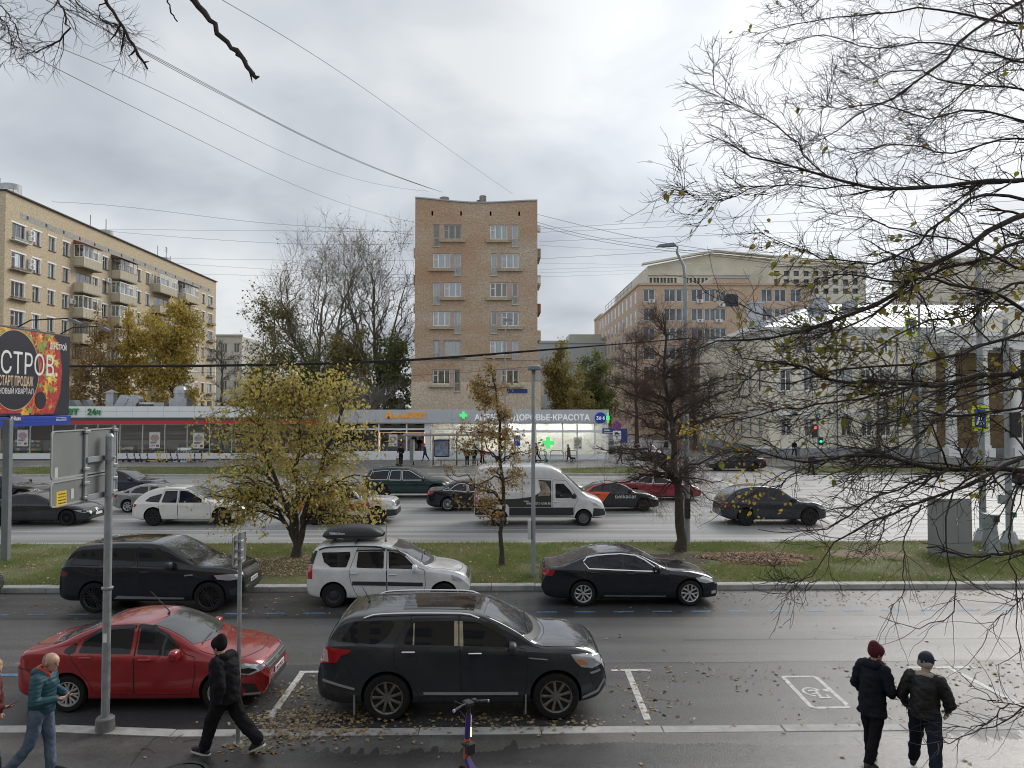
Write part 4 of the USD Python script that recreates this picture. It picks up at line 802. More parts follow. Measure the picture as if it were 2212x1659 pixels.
wx0=onY(1298,690,178)[0];far_block('brick_wing','small end wing of the orange brick offices furthest down the side street',wx0,onY(1335,690,178)[0]+4,178,12,onY(1298,682,178)[2],BRF,[12,17],[2.2,6.5],PVC,2.2,1.6)
YV=210.0
def vz(y):return EYE+(875-y)*YV/FPX
STN=mat('beige_stone',(.64,.59,.48),.85,var=.1,vs=.3)
s0,s1,s2_=onY(1400,600,YV)[0],onY(1540,600,YV)[0],onY(1860,600,YV)[0]
stn=thing('stone_block','huge beige stone building with low gable rising behind the brick offices','building',(s0,YV,0))
gw=s1-s0;gr=s2_-s0;zt_=vz(572);zpk=vz(544);zrt=vz(585)
wl=[]
for px in (1410,1425,1440,1455,1488,1505,1522):c_=onY(px,600,YV)[0]-s0;wl+=[(c_-.9,c_-.2,vz(609),vz(598)),(c_+.2,c_+.9,vz(609),vz(598))]
for px in (1560,1577,1594,1612,1630,1648,1667,1686,1705,1726):c_=onY(px,600,YV)[0]-s0;wl+=[(c_-1.0,c_-.2,vz(604),vz(594)),(c_+.2,c_+1.0,vz(604),vz(594)),(c_-1.0,c_-.2,vz(620),vz(611)),(c_+.2,c_+1.0,vz(620),vz(611))]
fb=facade(gr,zt_,wl,.4);fb.quad((0,0,zt_),(gw,0,zt_),(gw,0,zpk),(gw*.98,0,zpk));fb.quad((gw,0,zt_),(gr,0,zt_),(gr,0,zrt-.0 if zrt>zt_ else zt_),(gw,0,zpk));fb.quad((0,60,0),(0,0,0),(0,0,zt_),(0,60,zt_));fb.quad((0,0,zt_),(gw,0,zpk),(gw,60,zpk),(0,60,zt_))
put('wall',fb,STN,stn)
put('eave',MB().hull([(-2,-2,zt_),(gw,-2,zpk+.2),(-2,0,zt_),(gw,0,zpk+.2),(-2,-2,zt_+.5),(gw,-2,zpk+.7),(gw,0,zpk+.7)]).hull([(gw,-2,zpk+.2),(gr,-2,zt_),(gw,0,zpk+.2),(gr,0,zt_),(gw,-2,zpk+.7),(gr,-2,zt_+.5)]),STN,stn)
put('dark_windows',MB().quad((0,.6,vz(630)),(gr,.6,vz(630)),(gr,.6,vz(590)),(0,.6,vz(590))),mat('far_pane',(.13,.145,.16),.06),stn)
for z in (vz(615),vz(590)):put('string_course',MB().box(-.2,gr,-.4,0,z-.35,z+.35),STN,stn)
fw0,fw1=onY(1660,600,190)[0],onY(1870,600,190)[0]
def v2(y):return EYE+(875-y)*190/FPX
st2=thing('stone_wing','beige stone front wing with stepped attic half hidden by branches','building',(fw0,190,0));w_=fw1-fw0
wl=[(c_-.7,c_+.7,v2(b),v2(a)) for c_ in np.arange(2.2,w_-1,2.6) for a,b in ((582,593),(600,612),(620,632))]
put('wall',facade(w_,v2(572),wl,.4).quad((0,20,0),(0,0,0),(0,0,v2(572)),(0,20,v2(572))),STN,st2)
put('attic',MB().box(w_*.12,w_*.34,-.3,12,v2(572),v2(548)).box(0,w_,-.5,12,v2(572),v2(567)),STN,st2);put('dark_windows',MB().quad((0,.6,v2(640)),(w_,.6,v2(640)),(w_,.6,v2(575)),(0,.6,v2(575))),mat('far_pane',(.13,.145,.16),.06),st2)
st3=far_block('stone_tower_wing','beige stone building seen through branches at the right edge',onY(2010,600,200)[0],onY(2240,600,200)[0],200,20,onY(2050,560,200)[2],STN,[20,24,28,32],[4,8,12,16,20,24],PVC)
far_block('white_annexe','small pale building with grey roof between the long block and the poplars',onY(466,800,140)[0],onY(522,800,140)[0],140,14,onY(490,727,140)[2],mat('pale_render',(.52,.52,.49),.85,var=.1,vs=.5),[8.2,12.0,15.4],[1.6,3.9],mat('far_frame',(.5,.5,.5),.5),1.7,1.0,par=.4,parm=METALR)
low=far_block('low_long_building','long low pale grey-green building at the end of the courtyard',onY(1155,800,165)[0],onY(1330,800,165)[0],165,14,onY(1200,741,165)[2],mat('pale_grey_panel',(.44,.46,.46),.7),[9,13],[3,7,11,15],mat('far_frame',(.5,.5,.5),.5),1.6,1.6)
put('roof_storey',MB().box(onY(1231,700,165)[0]-onY(1155,700,165)[0],onY(1300,700,165)[0]-onY(1155,700,165)[0],1,10,onY(1200,741,165)[2],onY(1200,721,165)[2]),mat('pale_green_panel',(.44,.45,.36),.7,var=.05,vs=.5),low)
hb2=tag(xf(_path('/World','house_behind'),(0,-9.0,0),PI),kind='structure')
hl=[(x,x+1.5,z,z+1.7) for x in np.arange(-58,58,3.2) for z in (1.2,4.4,7.6,10.8)]
put('wall',facade(120,14,hl,.2,-60,0),mat('cream_render',(.24,.205,.14),.8,var=.05,vs=.6),hb2);put('windows',MB().quad((-60,.2,0),(60,.2,0),(60,.2,14),(-60,.2,14)),mat('dark_pane',(.03,.035,.04),.05),hb2)
# ================================================================ cars
def paint(name,col,metal=.35,rough=.3,dirt=.13):
 return mat('car_paint_'+name,col,rough,metal=metal,var=dirt,vs=2.2,rvar=.08,coat=1.,spec=.5 if max(col)>.1 else .12)
def refine(poly,step):
 poly=poly.buffer(0)
 x0,y0,x1,y1=poly.bounds
 b=[np.array(r.segmentize(step).coords)[:-1] for r in [poly.exterior]+list(poly.interiors)]
 gx,gy=np.meshgrid(np.arange(x0+step*.4,x1,step),np.arange(y0+step*.4,y1,step))
 g=np.c_[gx.ravel(),gy.ravel()]
 import shapely
 g=g[shapely.contains_xy(poly.buffer(-step*.35),g[:,0],g[:,1])]
 P=np.vstack(b+[g]);P=np.unique(np.round(P,5),axis=0)
 t=Delaunay(P).simplices;c=P[t].mean(1)
 t=t[shapely.contains_xy(poly,c[:,0],c[:,1])]
 a=np.cross(P[t[:,1]]-P[t[:,0]],P[t[:,2]]-P[t[:,0]]);t=t[abs(a)>1e-8];a=a[abs(a)>1e-8]
 t[a<0]=t[a<0][:,::-1]
 return P,t
def rpoly(pts,r=.03):
 p=Polygon(pts).buffer(0)
 q=p.buffer(-r,join_style=1).buffer(r,quad_segs=4) if r else p
 if q.is_empty or q.area<.8*p.area:return p
 return max(q.geoms,key=lambda g:g.area) if hasattr(q,'geoms') else q
class Body:
 """a car's outer skin: cross-sections along x (0 at the rear axle, + forward), y to the left, lofted"""
 def __init__(s,S):
  s.S=S;s.hw=S['W']/2
  f=lambda k:PchipInterpolator(*np.array(S[k]).T)
  s.top,s.low,s.belt,s.plan=f('top'),f('low'),f('belt'),f('plan')
  s.x0,s.x1=S['top'][0][0],S['top'][-1][0]
  s.tum=S.get('tumble',.3);s.cr=S.get('crown',.06);s.bul=S.get('bulge',.018)
 def half(s,x):
  x=np.atleast_1d(np.asarray(x,float));x=np.clip(x,s.x0,s.x1)
  zt,zl=s.top(x),s.low(x);zl=np.minimum(zl,zt-.05)
  cr=np.minimum(s.cr,.3*(zt-zl))
  zs=np.minimum(s.belt(x),zt-cr);zs=np.maximum(zs,zl+.5*(zt-zl));gh=np.maximum(zt-cr-zs,0.)
  hw=s.hw*s.plan(x);h=zs-zl
  b=s.bul*(np.exp(-(x/.42)**2)+np.exp(-((x-s.S['wb'])/.42)**2))
  hm=hw-s.bul+b
  ws=hw*.962;wr=np.maximum(ws-.035-s.tum*gh,.3*hw)
  Y=[0*hw,.7*hw,.93*hw,.975*hw,hm,hm*.996,ws+.012,ws-.022,ws-.04-s.tum*gh*.5,wr,wr*.9,.5*wr,0*hw]
  Z=[zl,zl,zl+.012,zl+.16*h,zl+.55*h,zl+.80*h,zs-.03*np.minimum(h,1),zs+.012,zs+.5*gh+.012,zs+gh,zt-.42*cr,zt-.1*cr,zt]
  P=np.stack([np.stack(Y,1),np.stack(Z,1)],-1)
  P[:,:,1]=np.maximum.accumulate(P[:,:,1],1)+np.arange(13)*2e-4
  for _ in range(2):
   q=.75*P[:,:-1]+.25*P[:,1:];r=.25*P[:,:-1]+.75*P[:,1:]
   P=np.concatenate([P[:,:1],np.stack([q,r],2).reshape(len(x),-1,2),P[:,-1:]],1)
  return P
 def mesh(s,n=70):
  L=s.x1-s.x0;e=.5
  a=s.x0+e*(1-np.cos(np.linspace(0,PI/2,16)));c=s.x1-e*(1-np.cos(np.linspace(PI/2,0,16)))
  xs=np.concatenate([a,np.linspace(s.x0+e,s.x1-e,n)[1:-1],c])
  H=s.half(xs);m=H.shape[1]
  ring=np.concatenate([H*[-1,1],H[:,::-1][:,1:-1]],1)
  k=ring.shape[1]
  V=np.concatenate([np.repeat(xs[:,None,None],k,1),ring],-1).reshape(-1,3)
  i,j=np.meshgrid(np.arange(len(xs)-1),np.arange(k),indexing='ij');j2=(j+1)%k
  q=np.stack([i*k+j,(i+1)*k+j,(i+1)*k+j2,i*k+j2],-1).reshape(-1,4)
  F=[q[:,[0,1,2]],q[:,[0,2,3]]]
  n0=len(V);V=np.vstack([V,[[xs[0],0,ring[0,:,1].mean()],[xs[-1],0,ring[-1,:,1].mean()]]])
  jj=np.arange(k);F.append(np.stack([np.full(k,n0),jj,(jj+1)%k],1));F.append(np.stack([np.full(k,n0+1),(len(xs)-1)*k+(jj+1)%k,(len(xs)-1)*k+jj],1))
  F=np.vstack(F)
  t=trimesh.Trimesh(V,F,process=False)
  if t.volume<0:F=F[:,::-1]
  return V,F
 def ysec(s,x,z):
  H=s.half(x);return np.array([np.interp(zz,h[:,1],h[:,0],left=h[0,0]) for zz,h in zip(np.broadcast_to(z,len(H)),H)])
 def side(s,x,z,off=0.,sg=-1):
  x=np.clip(x,s.x0+1e-3,s.x1-1e-3)
  z=np.minimum(z,s.top(x)-.02)
  e=.004
  y=s.ysec(x,z);dz=(s.ysec(x,z+e)-s.ysec(x,z-e))/(2*e);dx=(s.ysec(x+e,z)-s.ysec(x-e,z))/(2*e)
  dz,dx=np.clip(dz,-3,3),np.clip(dx,-3,3)
  n=np.stack([-dx,np.ones_like(dx),-dz],1);n/=np.linalg.norm(n,axis=1,keepdims=True)
  return np.c_[x+n[:,0]*off,sg*(y+n[:,1]*off),z+n[:,2]*off]
 def ztop(s,x,y):
  H=s.half(x);k=int(H.shape[1]*.45)
  return np.array([np.interp(abs(yy),h[k:,0][::-1],h[k:,1][::-1]) for yy,h in zip(np.broadcast_to(y,len(H)),H)])
 def toppt(s,x,y,off=0.):
  x=np.asarray(x,float);y=np.asarray(y,float);e=.006
  z=s.ztop(x,y);dx=(s.ztop(x+e,y)-s.ztop(x-e,y))/(2*e);dy=(s.ztop(x,y+e)-s.ztop(x,y-e))/(2*e)
  dx,dy=np.clip(dx,-4,4),np.clip(dy,-4,4)
  n=np.stack([-dx,-dy,np.ones_like(dx)],1);n/=np.linalg.norm(n,axis=1,keepdims=True)
  return np.c_[x,y,z]+n*off
 def end(s,y,z,off=0.,front=True):
  y=np.abs(np.asarray(y,float));z=np.asarray(z,float)
  a=np.full(len(y),(s.x0+s.x1)/2);b=np.full(len(y),s.x1 if front else s.x0)
  for _ in range(20):
   m=(a+b)/2;H=s.half(m)
   inside=np.array([(zz>h[0,1]) and (zz<h[-1,1]) and (np.interp(zz,h[:,1],h[:,0])>yy) for yy,zz,h in zip(y,z,H)])
   a=np.where(inside,m,a);b=np.where(inside,b,m)
  return a+(off if front else -off)
  # patches -----------------------------------------------------------------
 def skirt(s,V0,V1,F,flip):
  ed=np.sort(np.vstack([F[:,[0,1]],F[:,[1,2]],F[:,[2,0]]]),1)
  raw=np.vstack([F[:,[0,1]],F[:,[1,2]],F[:,[2,0]]])
  u,idx,cnt=np.unique(ed,axis=0,return_index=True,return_counts=True)
  be=raw[idx[cnt==1]];n=len(V0)
  sk=np.vstack([np.c_[be[:,0],be[:,0]+n,be[:,1]+n],np.c_[be[:,0],be[:,1]+n,be[:,1]]])
  Fa=np.vstack([F,sk]);V=np.vstack([V0,V1])
  return V,(Fa[:,::-1] if flip else Fa)
 def sp(s,poly,off=.005,step=.06,sg=-1,depth=.012):
  P,F=refine(poly,step)
  return s.skirt(s.side(P[:,0],P[:,1],off,sg),s.side(P[:,0],P[:,1],off-depth,sg),F,sg>0)
 def tp(s,x0,x1,f0,f1,off=.006,bow0=0.,bow1=0.,nx=14,ny=16,depth=.012):
  """patch on the top: from x0 to x1, half-widths given as fractions of the roof-edge width at x0 and x1; bow bends the two ends"""
  t,v=np.linspace(0,1,nx),np.linspace(-1,1,ny)
  TT,VV=np.meshgrid(t,v,indexing='ij')
  X=(x0-bow0*VV**2)*(1-TT)+(x1-bow1*VV**2)*TT
  H=s.half(X.ravel());k=H.shape[1]
  we=H[:,int(k*.74),0].reshape(X.shape)
  Y=VV*we*(f0*(1-TT)+f1*TT)
  A,B=s.toppt(X.ravel(),Y.ravel(),off),s.toppt(X.ravel(),Y.ravel(),off-depth)
  i,j=np.meshgrid(np.arange(nx-1),np.arange(ny-1),indexing='ij')
  q=np.stack([i*ny+j,(i+1)*ny+j,(i+1)*ny+j+1,i*ny+j+1],-1).reshape(-1,4)
  F=np.vstack([q[:,[0,1,2]],q[:,[0,2,3]]])
  if x1<x0:F=F[:,::-1]
  return s.skirt(A,B,F,False)
 def ep(s,poly,off=.006,step=.05,front=True,depth=.015):
  P,F=refine(poly,step)
  A=np.c_[s.end(P[:,0],P[:,1],off,front),P];B=np.c_[s.end(P[:,0],P[:,1],off-depth,front),P]
  return s.skirt(A,B,F,not front)
_whl={}
def wheel_meshes(R,rr,w,style):
 key=(R,rr,w,style)
 if key in _whl:return _whl[key]
 M=RX(PI/2)
 ty=MB().lathe([(rr,-w/2+.01),(rr+.012,-w/2),(R-.035,-w/2-.004),(R-.008,-w/2+.025),(R,-w/2+.05),(R,w/2-.05),(R-.008,w/2-.025),(R-.035,w/2+.004),(rr+.012,w/2),(rr,w/2-.012),(rr-.01,w/2-.03)],40,M)
 o=w/2-.012
 rim=MB().lathe([(rr+.004,o),(rr-.012,o+.004),(rr-.03,o-.02),(rr-.035,-w/2+.02)],40,M)
 kind,n,sw=style
 hub=MB().lathe([(.0,o-.012),(.05,o-.014),(.058,o-.03),(.058,o-.1)],20,M)
 disc=MB().lathe([(0,o-.085),(rr-.03,o-.085)],30,M)
 if kind=='steel':
  rim.lathe([(rr-.02,o-.015),(rr-.06,o-.05),(rr*.62,o-.045),(rr*.5,o-.025),(rr*.3,o-.02),(.05,o-.04),(0,o-.04)],32,M)
  for k in range(8):
   a=k*PI/4;rim.box(-.014,.014,-.014,.014,0,.006) if False else None
 else :
  for k in range(n):
   a=k*2*PI/n+.3
   arms=[(-.5*sw*1.25,-.5*sw*.75),(.5*sw*1.25,.5*sw*.75)] if kind=='twin' else [(0,0)]
   hwid=sw*(.22 if kind=='twin' else .5)
   for e,i in arms:
    ri,ro=.045,rr-.022
    ca,sa=math.cos(a),math.sin(a)
    def P(r_,t_,z_):return (r_*ca-t_*sa,r_*sa+t_*ca,z_)
    pts=[]
    for r_,c_,hh,zt in ((ri,i,hwid*1.0,o-.02),(rr*.55,(i+e)/2,hwid*.85,o-.012),(ro,e,hwid*1.15,o-.008)):
     pts.append([P(r_,c_-hh,zt-.006),P(r_,c_-hh*.5,zt),P(r_,c_+hh*.5,zt),P(r_,c_+hh,zt-.006),P(r_,c_+hh*.8,zt-.05),P(r_,c_-hh*.8,zt-.05)])
    g=MB().grid(np.array(pts),True);v,f=g.arr();v=v@M[:3,:3].T;rim.add(v,f[:,::-1])
 _whl[key]=ty,rim,hub,disc
 return _whl[key]
def add_wheels(p,S,rimmat):
 R,rr,w=S['R'],S.get('rr',S['R']*.68),S.get('tw',.235)
 ty,rim,hub,disc=wheel_meshes(R,rr,w,S.get('rim',('spoke',10,.05)))
 for x in (0.,S['wb']):
  for sg in (-1,1):
   h=holder('wheel',p,(x,sg*(S['W']/2-w/2-S.get('inset',.02)),R),0 if sg<0 else PI)
   put('tyre',ty,RUBBER,h,smooth=35);put('rim',rim,rimmat,h,smooth=35)
   put('hub',hub,rimmat,h,smooth=35);put('brake_disc',disc,mat('brake_disc',(.05,.05,.052),.5,metal=.5),h)
def car(name,label,cat,S,loc,rz,pm,rimmat,group=None,res=.06,n=64):
 """builds a car from its measured outlines; every part is a mesh of its own"""
 B=Body(S);p=thing(name,label,cat,loc,rz,group)
 V,F=B.mesh(n)
 body=m3.Manifold(m3.Mesh(V.astype(np.float32),F.astype(np.uint32)))
 R=S['R']*S.get('archk',1.13);yi=S['W']/2-.33
 az=S['R']+S.get('archz',.02)
 for x in (0.,S['wb']):
  for sg in (-1,1):
   c=m3.Manifold.cylinder(.6,R,R,48).rotate((90,0,0)).translate((x,sg*yi if sg<0 else yi+.6,az))
   body=body-c
 me=body.to_mesh();V=np.array(me.vert_properties[:,:3],float);F=np.array(me.tri_verts)
 c=V[F].mean(1);inner=np.zeros(len(F),bool)
 nrm=np.cross(V[F[:,1]]-V[F[:,0]],V[F[:,2]]-V[F[:,0]]);nrm/=np.maximum(np.linalg.norm(nrm,axis=1,keepdims=True),1e-12)
 for x in (0.,S['wb']):
  d=np.hypot(c[:,0]-x,c[:,2]-az)
  inner|=(abs(d-R)<.012)&(abs(nrm[:,1])<.2)&(abs(c[:,1])>yi-.01)
  inner|=(d<R)&(abs(abs(c[:,1])-yi)<.004)
 under=(nrm[:,2]<-.7)&(c[:,2]<S['R']*1.3)
 put('body',(V,F[~inner&~under]),pm,p,smooth=38)
 put('wheel_well',(V,F[inner]),BLACK,p);put('underbody',(V,F[under&~inner]),BLACK,p)
 sides=(-1,1)
 G=S.get('glass',CARGLASS)
 trim=S.get('trim',PLASTIC)
 for d in S.get('doors',[]):
  dp=rpoly(d['poly'],.035)
  for sg in sides:
   D=put('door',B.sp(dp,.0045,res,sg),pm,p,smooth=40)
   put('door_gap',B.sp(dp.buffer(.013,join_style=1).difference(dp.buffer(-.01)),.0018,res,sg,.004),BLACK,D)
   if 'win' in d:
    w=rpoly(d['win'],.03)
    if S.get('frame') is not None:put('window_trim',B.sp(w.buffer(.022).difference(w.buffer(-.012)),.0085,res*.7,sg,.006),S['frame'],D,smooth=40)
    put('window',B.sp(w,.0095,res,sg,.006),G,D,smooth=40)
   if 'pillar' in d:put('door_pillar',B.sp(rpoly(d['pillar'],.004),.012,res,sg,.006),d.get('pm',PLASTIC),D)
   if 'visor' in d:put('rain_visor',B.sp(rpoly(d['visor'],.008),.02,res,sg,.016),mat('smoked_plastic',(.02,.02,.022),.2),D,smooth=40)
   if 'handle' in d:
    hx,hz=d['handle'];q=B.side(np.array([hx-.11,hx+.11]),np.array([hz,hz]),.012,sg)
    hm=MB().box(-.115,.115,-.014,.014,-.017,.017,.012);hm.move(T(*q.mean(0)))
    put('door_handle',hm,S.get('handle_mat',pm),D,smooth=60)
 for w in S.get('windows',[]):
  w=rpoly(w,.035)
  for sg in sides:
   if S.get('frame') is not None:put('window_trim',B.sp(w.buffer(.02).difference(w.buffer(-.01)),.005,res*.7,sg,.006),S['frame'],p,smooth=40)
   put('side_window',B.sp(w,.006,res,sg),G,p,smooth=40)
 for nm,poly,m_,off in S.get('side',[]):
  for sg in sides:put(nm,B.sp(rpoly(poly,.008),off,res*.6,sg),m_,p,smooth=40)
 WS=mat('windscreen_glass',(.05,.055,.06),.03,spec=1.0)
 for nm,x0,x1,f0,f1,b0,b1,m_ in S.get('topp',[]):
  put(nm,B.tp(x0,x1,f0,f1,.006 if m_!='paint' else .004,b0,b1),WS if m_ is None else pm if m_=='paint' else m_,p,smooth=40)
  if m_=='paint':put('panel_gap',B.tp(x0+.012,x1-.012,f0*1.012,f1*1.012,.0015,b0,b1),BLACK,p)
 for nm,poly,m_,fr in S.get('endp',[]):
  put(nm,B.ep(rpoly(poly,.012),.008,res*.7,fr),m_,p,smooth=40)
 if 'mirror' in S:
  mx,mz=S['mirror']
  for sg in sides:
   q=B.side(np.array([mx]),np.array([mz]),0,sg)[0]
   sp_=trimesh.creation.icosphere(2,1.0);v=np.array(sp_.vertices);v=np.sign(v)*abs(v)**.7*[.09,.14,.10];v[:,0]=np.maximum(v[:,0],-.045)
   k=put('mirror',(v+q+[.03,sg*.17,.06],sp_.faces),S.get('mirror_mat',pm),p,smooth=50)
   put('mirror_arm',MB().hull([q+[-.04,0,-.01],q+[.06,0,-.01],q+[-.02,sg*.1,.03],q+[.05,sg*.1,.03],q+[0,0,.04],q+[.03,sg*.1,.06]]),PLASTIC,k)
 if 'rails' in S:
  xa,xb,fy,h,m_=S['rails']
  for sg in sides:
   xs=np.linspace(xa,xb,14);we=B.half(xs)[:,int(B.half(xs).shape[1]*.74),0]*fy
   zz=B.ztop(xs,we);rise=h*np.clip(np.minimum((xs-xa)/.22,(xb-xs)/.22),0,1)**.6
   put('roof_rail',MB().tube(np.c_[xs,sg*we,zz+rise],.02,8),m_,p,smooth=60)
 if 'antenna' in S:
  ax_,ln,lean=S['antenna'];z=B.ztop(np.array([ax_]),np.array([0.]))[0]
  put('antenna',MB().tube([(ax_,0,z),(ax_+.03,0,z+.03),(ax_+.03-lean*ln,0,z+ln)],[.035,.012,.004],6),PLASTIC,p)
 for pl in S.get('plates',[]):
  front,z,tx=pl;x=B.end(np.array([0.]),np.array([z]),.012,front)[0]
  k=put('number_plate',MB().box(x-.008,x+.008,-.26,.26,z-.056,z+.056,.004),mat('plate_white',(.75,.75,.74),.4),p)
  if tx:
   t=text(tx,.07,True,.002,.42,True)
   Mx=basis((0,1,0),(0,0,1),(1,0,0),(x+.0085,0,z)) if front else basis((0,-1,0),(0,0,1),(-1,0,0),(x-.0085,0,z))
   put('plate_number',MB().tm(t,Mx),BLACK,k)
 if 'cowl' in S:
  cx=S['cowl'];wm=MB()
  for y0,y1 in ((-.55,.0),(.1,.62)):
   q=B.toppt(np.array([cx-.08*1,cx-.12]),np.array([y0,y1]),.02);wm.tube([q[0],(q[0]+q[1])/2+[0,0,.012],q[1]],.009,5)
  put('wiper',wm,PLASTIC,p)
 add_wheels(p,S,rimmat)
 return p,B
def preset(kind,L,W,Hh,wb,fo,R,cabin=0.):
 """outlines of an ordinary saloon, estate, hatchback or off-roader from its main sizes"""
 ro=L-wb-fo;a,b=-ro,wb+fo;S={'W':W,'wb':wb,'R':R}
 lowz=.19 if kind in ('sedan','coupe') else .25
 S['low']=[(a,.42),(a+.12,lowz+.1),(a+.5,lowz),(b-.5,lowz),(b-.1,lowz+.04),(b,.38)]
 S['plan']=[(a,.72),(a+.06,.80),(a+.25,.91),(a+.7,.975),(.3,.995),(wb*.5,1.),(wb-.1,.99),(b-.55,.955),(b-.2,.87),(b-.05,.76),(b,.68)]
 c=cabin
 if kind in ('sedan','coupe'):
  hb=Hh*.655;tk=Hh*.72
  S['top']=[(a,.60),(a+.03,.80),(a+.09,tk-.03),(a+.22,tk),(-.35+c,tk+.04),(-.05+c,Hh*.855),(.45+c,Hh*.97),(.95+c,Hh),(1.35+c,Hh*.975),(1.75+c,Hh*.88),(wb-.42+c*.5,hb+.04),(wb-.3+c*.5,hb+.01),(wb+.25,hb*.945),(b-.35,hb*.84),(b-.14,hb*.75),(b-.03,.60),(b,.52)]
  S['belt']=[(a,.55),(a+.2,tk-.06),(0,hb+.02),(wb*.5,hb-.02),(wb-.3,hb-.05),(b-.4,hb*.78),(b,.5)]
  zt,zb=Hh*.925,hb+.02
  S['doors']=[dict(poly=[(.18+c,.34),(.62,.26),(1.02+c,.26),(1.0+c,zt+.03),(.5+c,zt),(.12+c,zb+.14),(.02+c,zb-.1),(.2+c,.62)],win=[(.1+c,zb+.05),(.33+c,zb+.25),(.55+c,zt-.03),(.95+c,zt),(.96+c,zb)],handle=(.28+c,zb-.12)),dict(poly=[(1.05+c,.26),(wb-.42,.26),(wb-.46,.6),(wb-.44,zb-.1),(wb-.62,zb+.05),(1.62+c,zt-.05),(1.04+c,zt+.03)],win=[(1.06+c,zb),(1.06+c,zt),(1.4+c,zt-.02),(1.62+c,zt-.13),(wb-.72+c*.4,zb+.06),(wb-.74+c*.4,zb)],handle=(1.25+c,zb-.14))]
  S['windows']=[[(-.22+c,zb+.06),(.03+c,zb+.17),(.06+c,zb+.05),(-.05+c,zb+.04)]]
  S['topp']=[('windscreen',wb-.44+c*.4,1.33+c,.93,.9,.12,.05,None),('rear_window',-.30+c,.42+c,.86,.88,-.06,-.05,None)]
  S['mirror']=(wb-.72+c*.4,zb+.02);S['tumble']=.36
  S['side']=[('headlight',[(b-.62,hb*.74),(b-.18,hb*.73),(b-.06,hb*.63),(b-.2,hb*.60),(b-.42,hb*.64)],LAMPC,.006),('tail_light',[(a+.03,tk-.08),(a+.38,tk-.1),(a+.3,tk-.24),(a+.03,tk-.26)],LAMPR,.006)]
  S['cowl']=wb-.36
 else :
  sp=kind=='crossover'
  hb=Hh*.60 if kind!='hatch' else Hh*.63
  S['top']=[(a,.58),(a+.02,.85),(a+.07,Hh*.62),(a+.2,Hh*.78),(a+.38,Hh*.935),(a+.55,Hh*.965),(.3,Hh),(.95+c,Hh*.995),(1.3+c,Hh*.975),(1.6+c,Hh*.92),(wb-.46,hb+.09),(wb-.3,hb+.035),(wb+.3,hb),(b-.3,hb*.91),(b-.1,hb*.79),(b-.02,.66),(b,.55)]
  if sp:S['top'][2:8]=[(a+.06,Hh*.58),(a+.16,Hh*.66),(a+.42,Hh*.80),(a+.75,Hh*.915),(a+1.15,Hh*.975),(.65,Hh)]
  S['belt']=[(a,.6),(a+.12,Hh*.57),(0,hb),(wb*.5,hb-.02),(wb-.3,hb-.05),(b-.3,hb*.82),(b,.55)]
  zt,zb=Hh*.9,hb+.01
  S['doors']=[dict(poly=[(.36,.3),(1.06,.3),(1.06,zt+.05),(.42,zt+.04),(.24,zb),(.28,.7)],win=[(.34,zb),(.46,zt),(1.0,zt+.01),(1.01,zb-.01)],handle=(.42,zb-.11)),dict(poly=[(1.1,.3),(wb-.48,.3),(wb-.5,.7),(wb-.5,zb-.06),(wb-.66,zb+.07),(1.62+c,zt),(1.1,zt+.05)],win=[(1.12,zb-.01),(1.11,zt+.01),(1.45+c,zt-.01),(1.62+c,zt-.09),(wb-.74,zb+.05),(wb-.76,zb-.01)],handle=(1.25,zb-.13))]
  S['windows']=[[(a+.30,zb+.04),(a+.52,zt-.06),(.33,zt-.01),(.22,zb+.01)]] if not sp else [[(a+.62,zb+.05),(a+.86,zb+.24),(.34,zt-.1),(.22,zb+.01)]]
  S['topp']=[('windscreen',wb-.46,1.33+c,.95,.9,.14,.06,None)]
  S['mirror']=(wb-.76,zb+.02);S['tumble']=.26
  S['side']=[('headlight',[(b-.55,hb*.84),(b-.14,hb*.82),(b-.05,hb*.70),(b-.2,hb*.66),(b-.4,hb*.72)],LAMPC,.006),('tail_light',[(a+.03,zb-.05),(a+.3,zb-.08),(a+.22,zb-.2),(a+.03,zb-.24)],LAMPR,.006)]
  S['cowl']=wb-.36
 S['topp'].append(('bonnet',b-.2,wb-.22+c*.4,.9,.97,.14,.2,'paint'))
 S['endp']=[('grille',[(-.42,.56),(.42,.56),(.46,.70),(-.46,.70)],PLASTIC,True),('lower_intake',[(-.55,.32),(.55,.32),(.5,.44),(-.5,.44)],PLASTIC,True)]
 return S
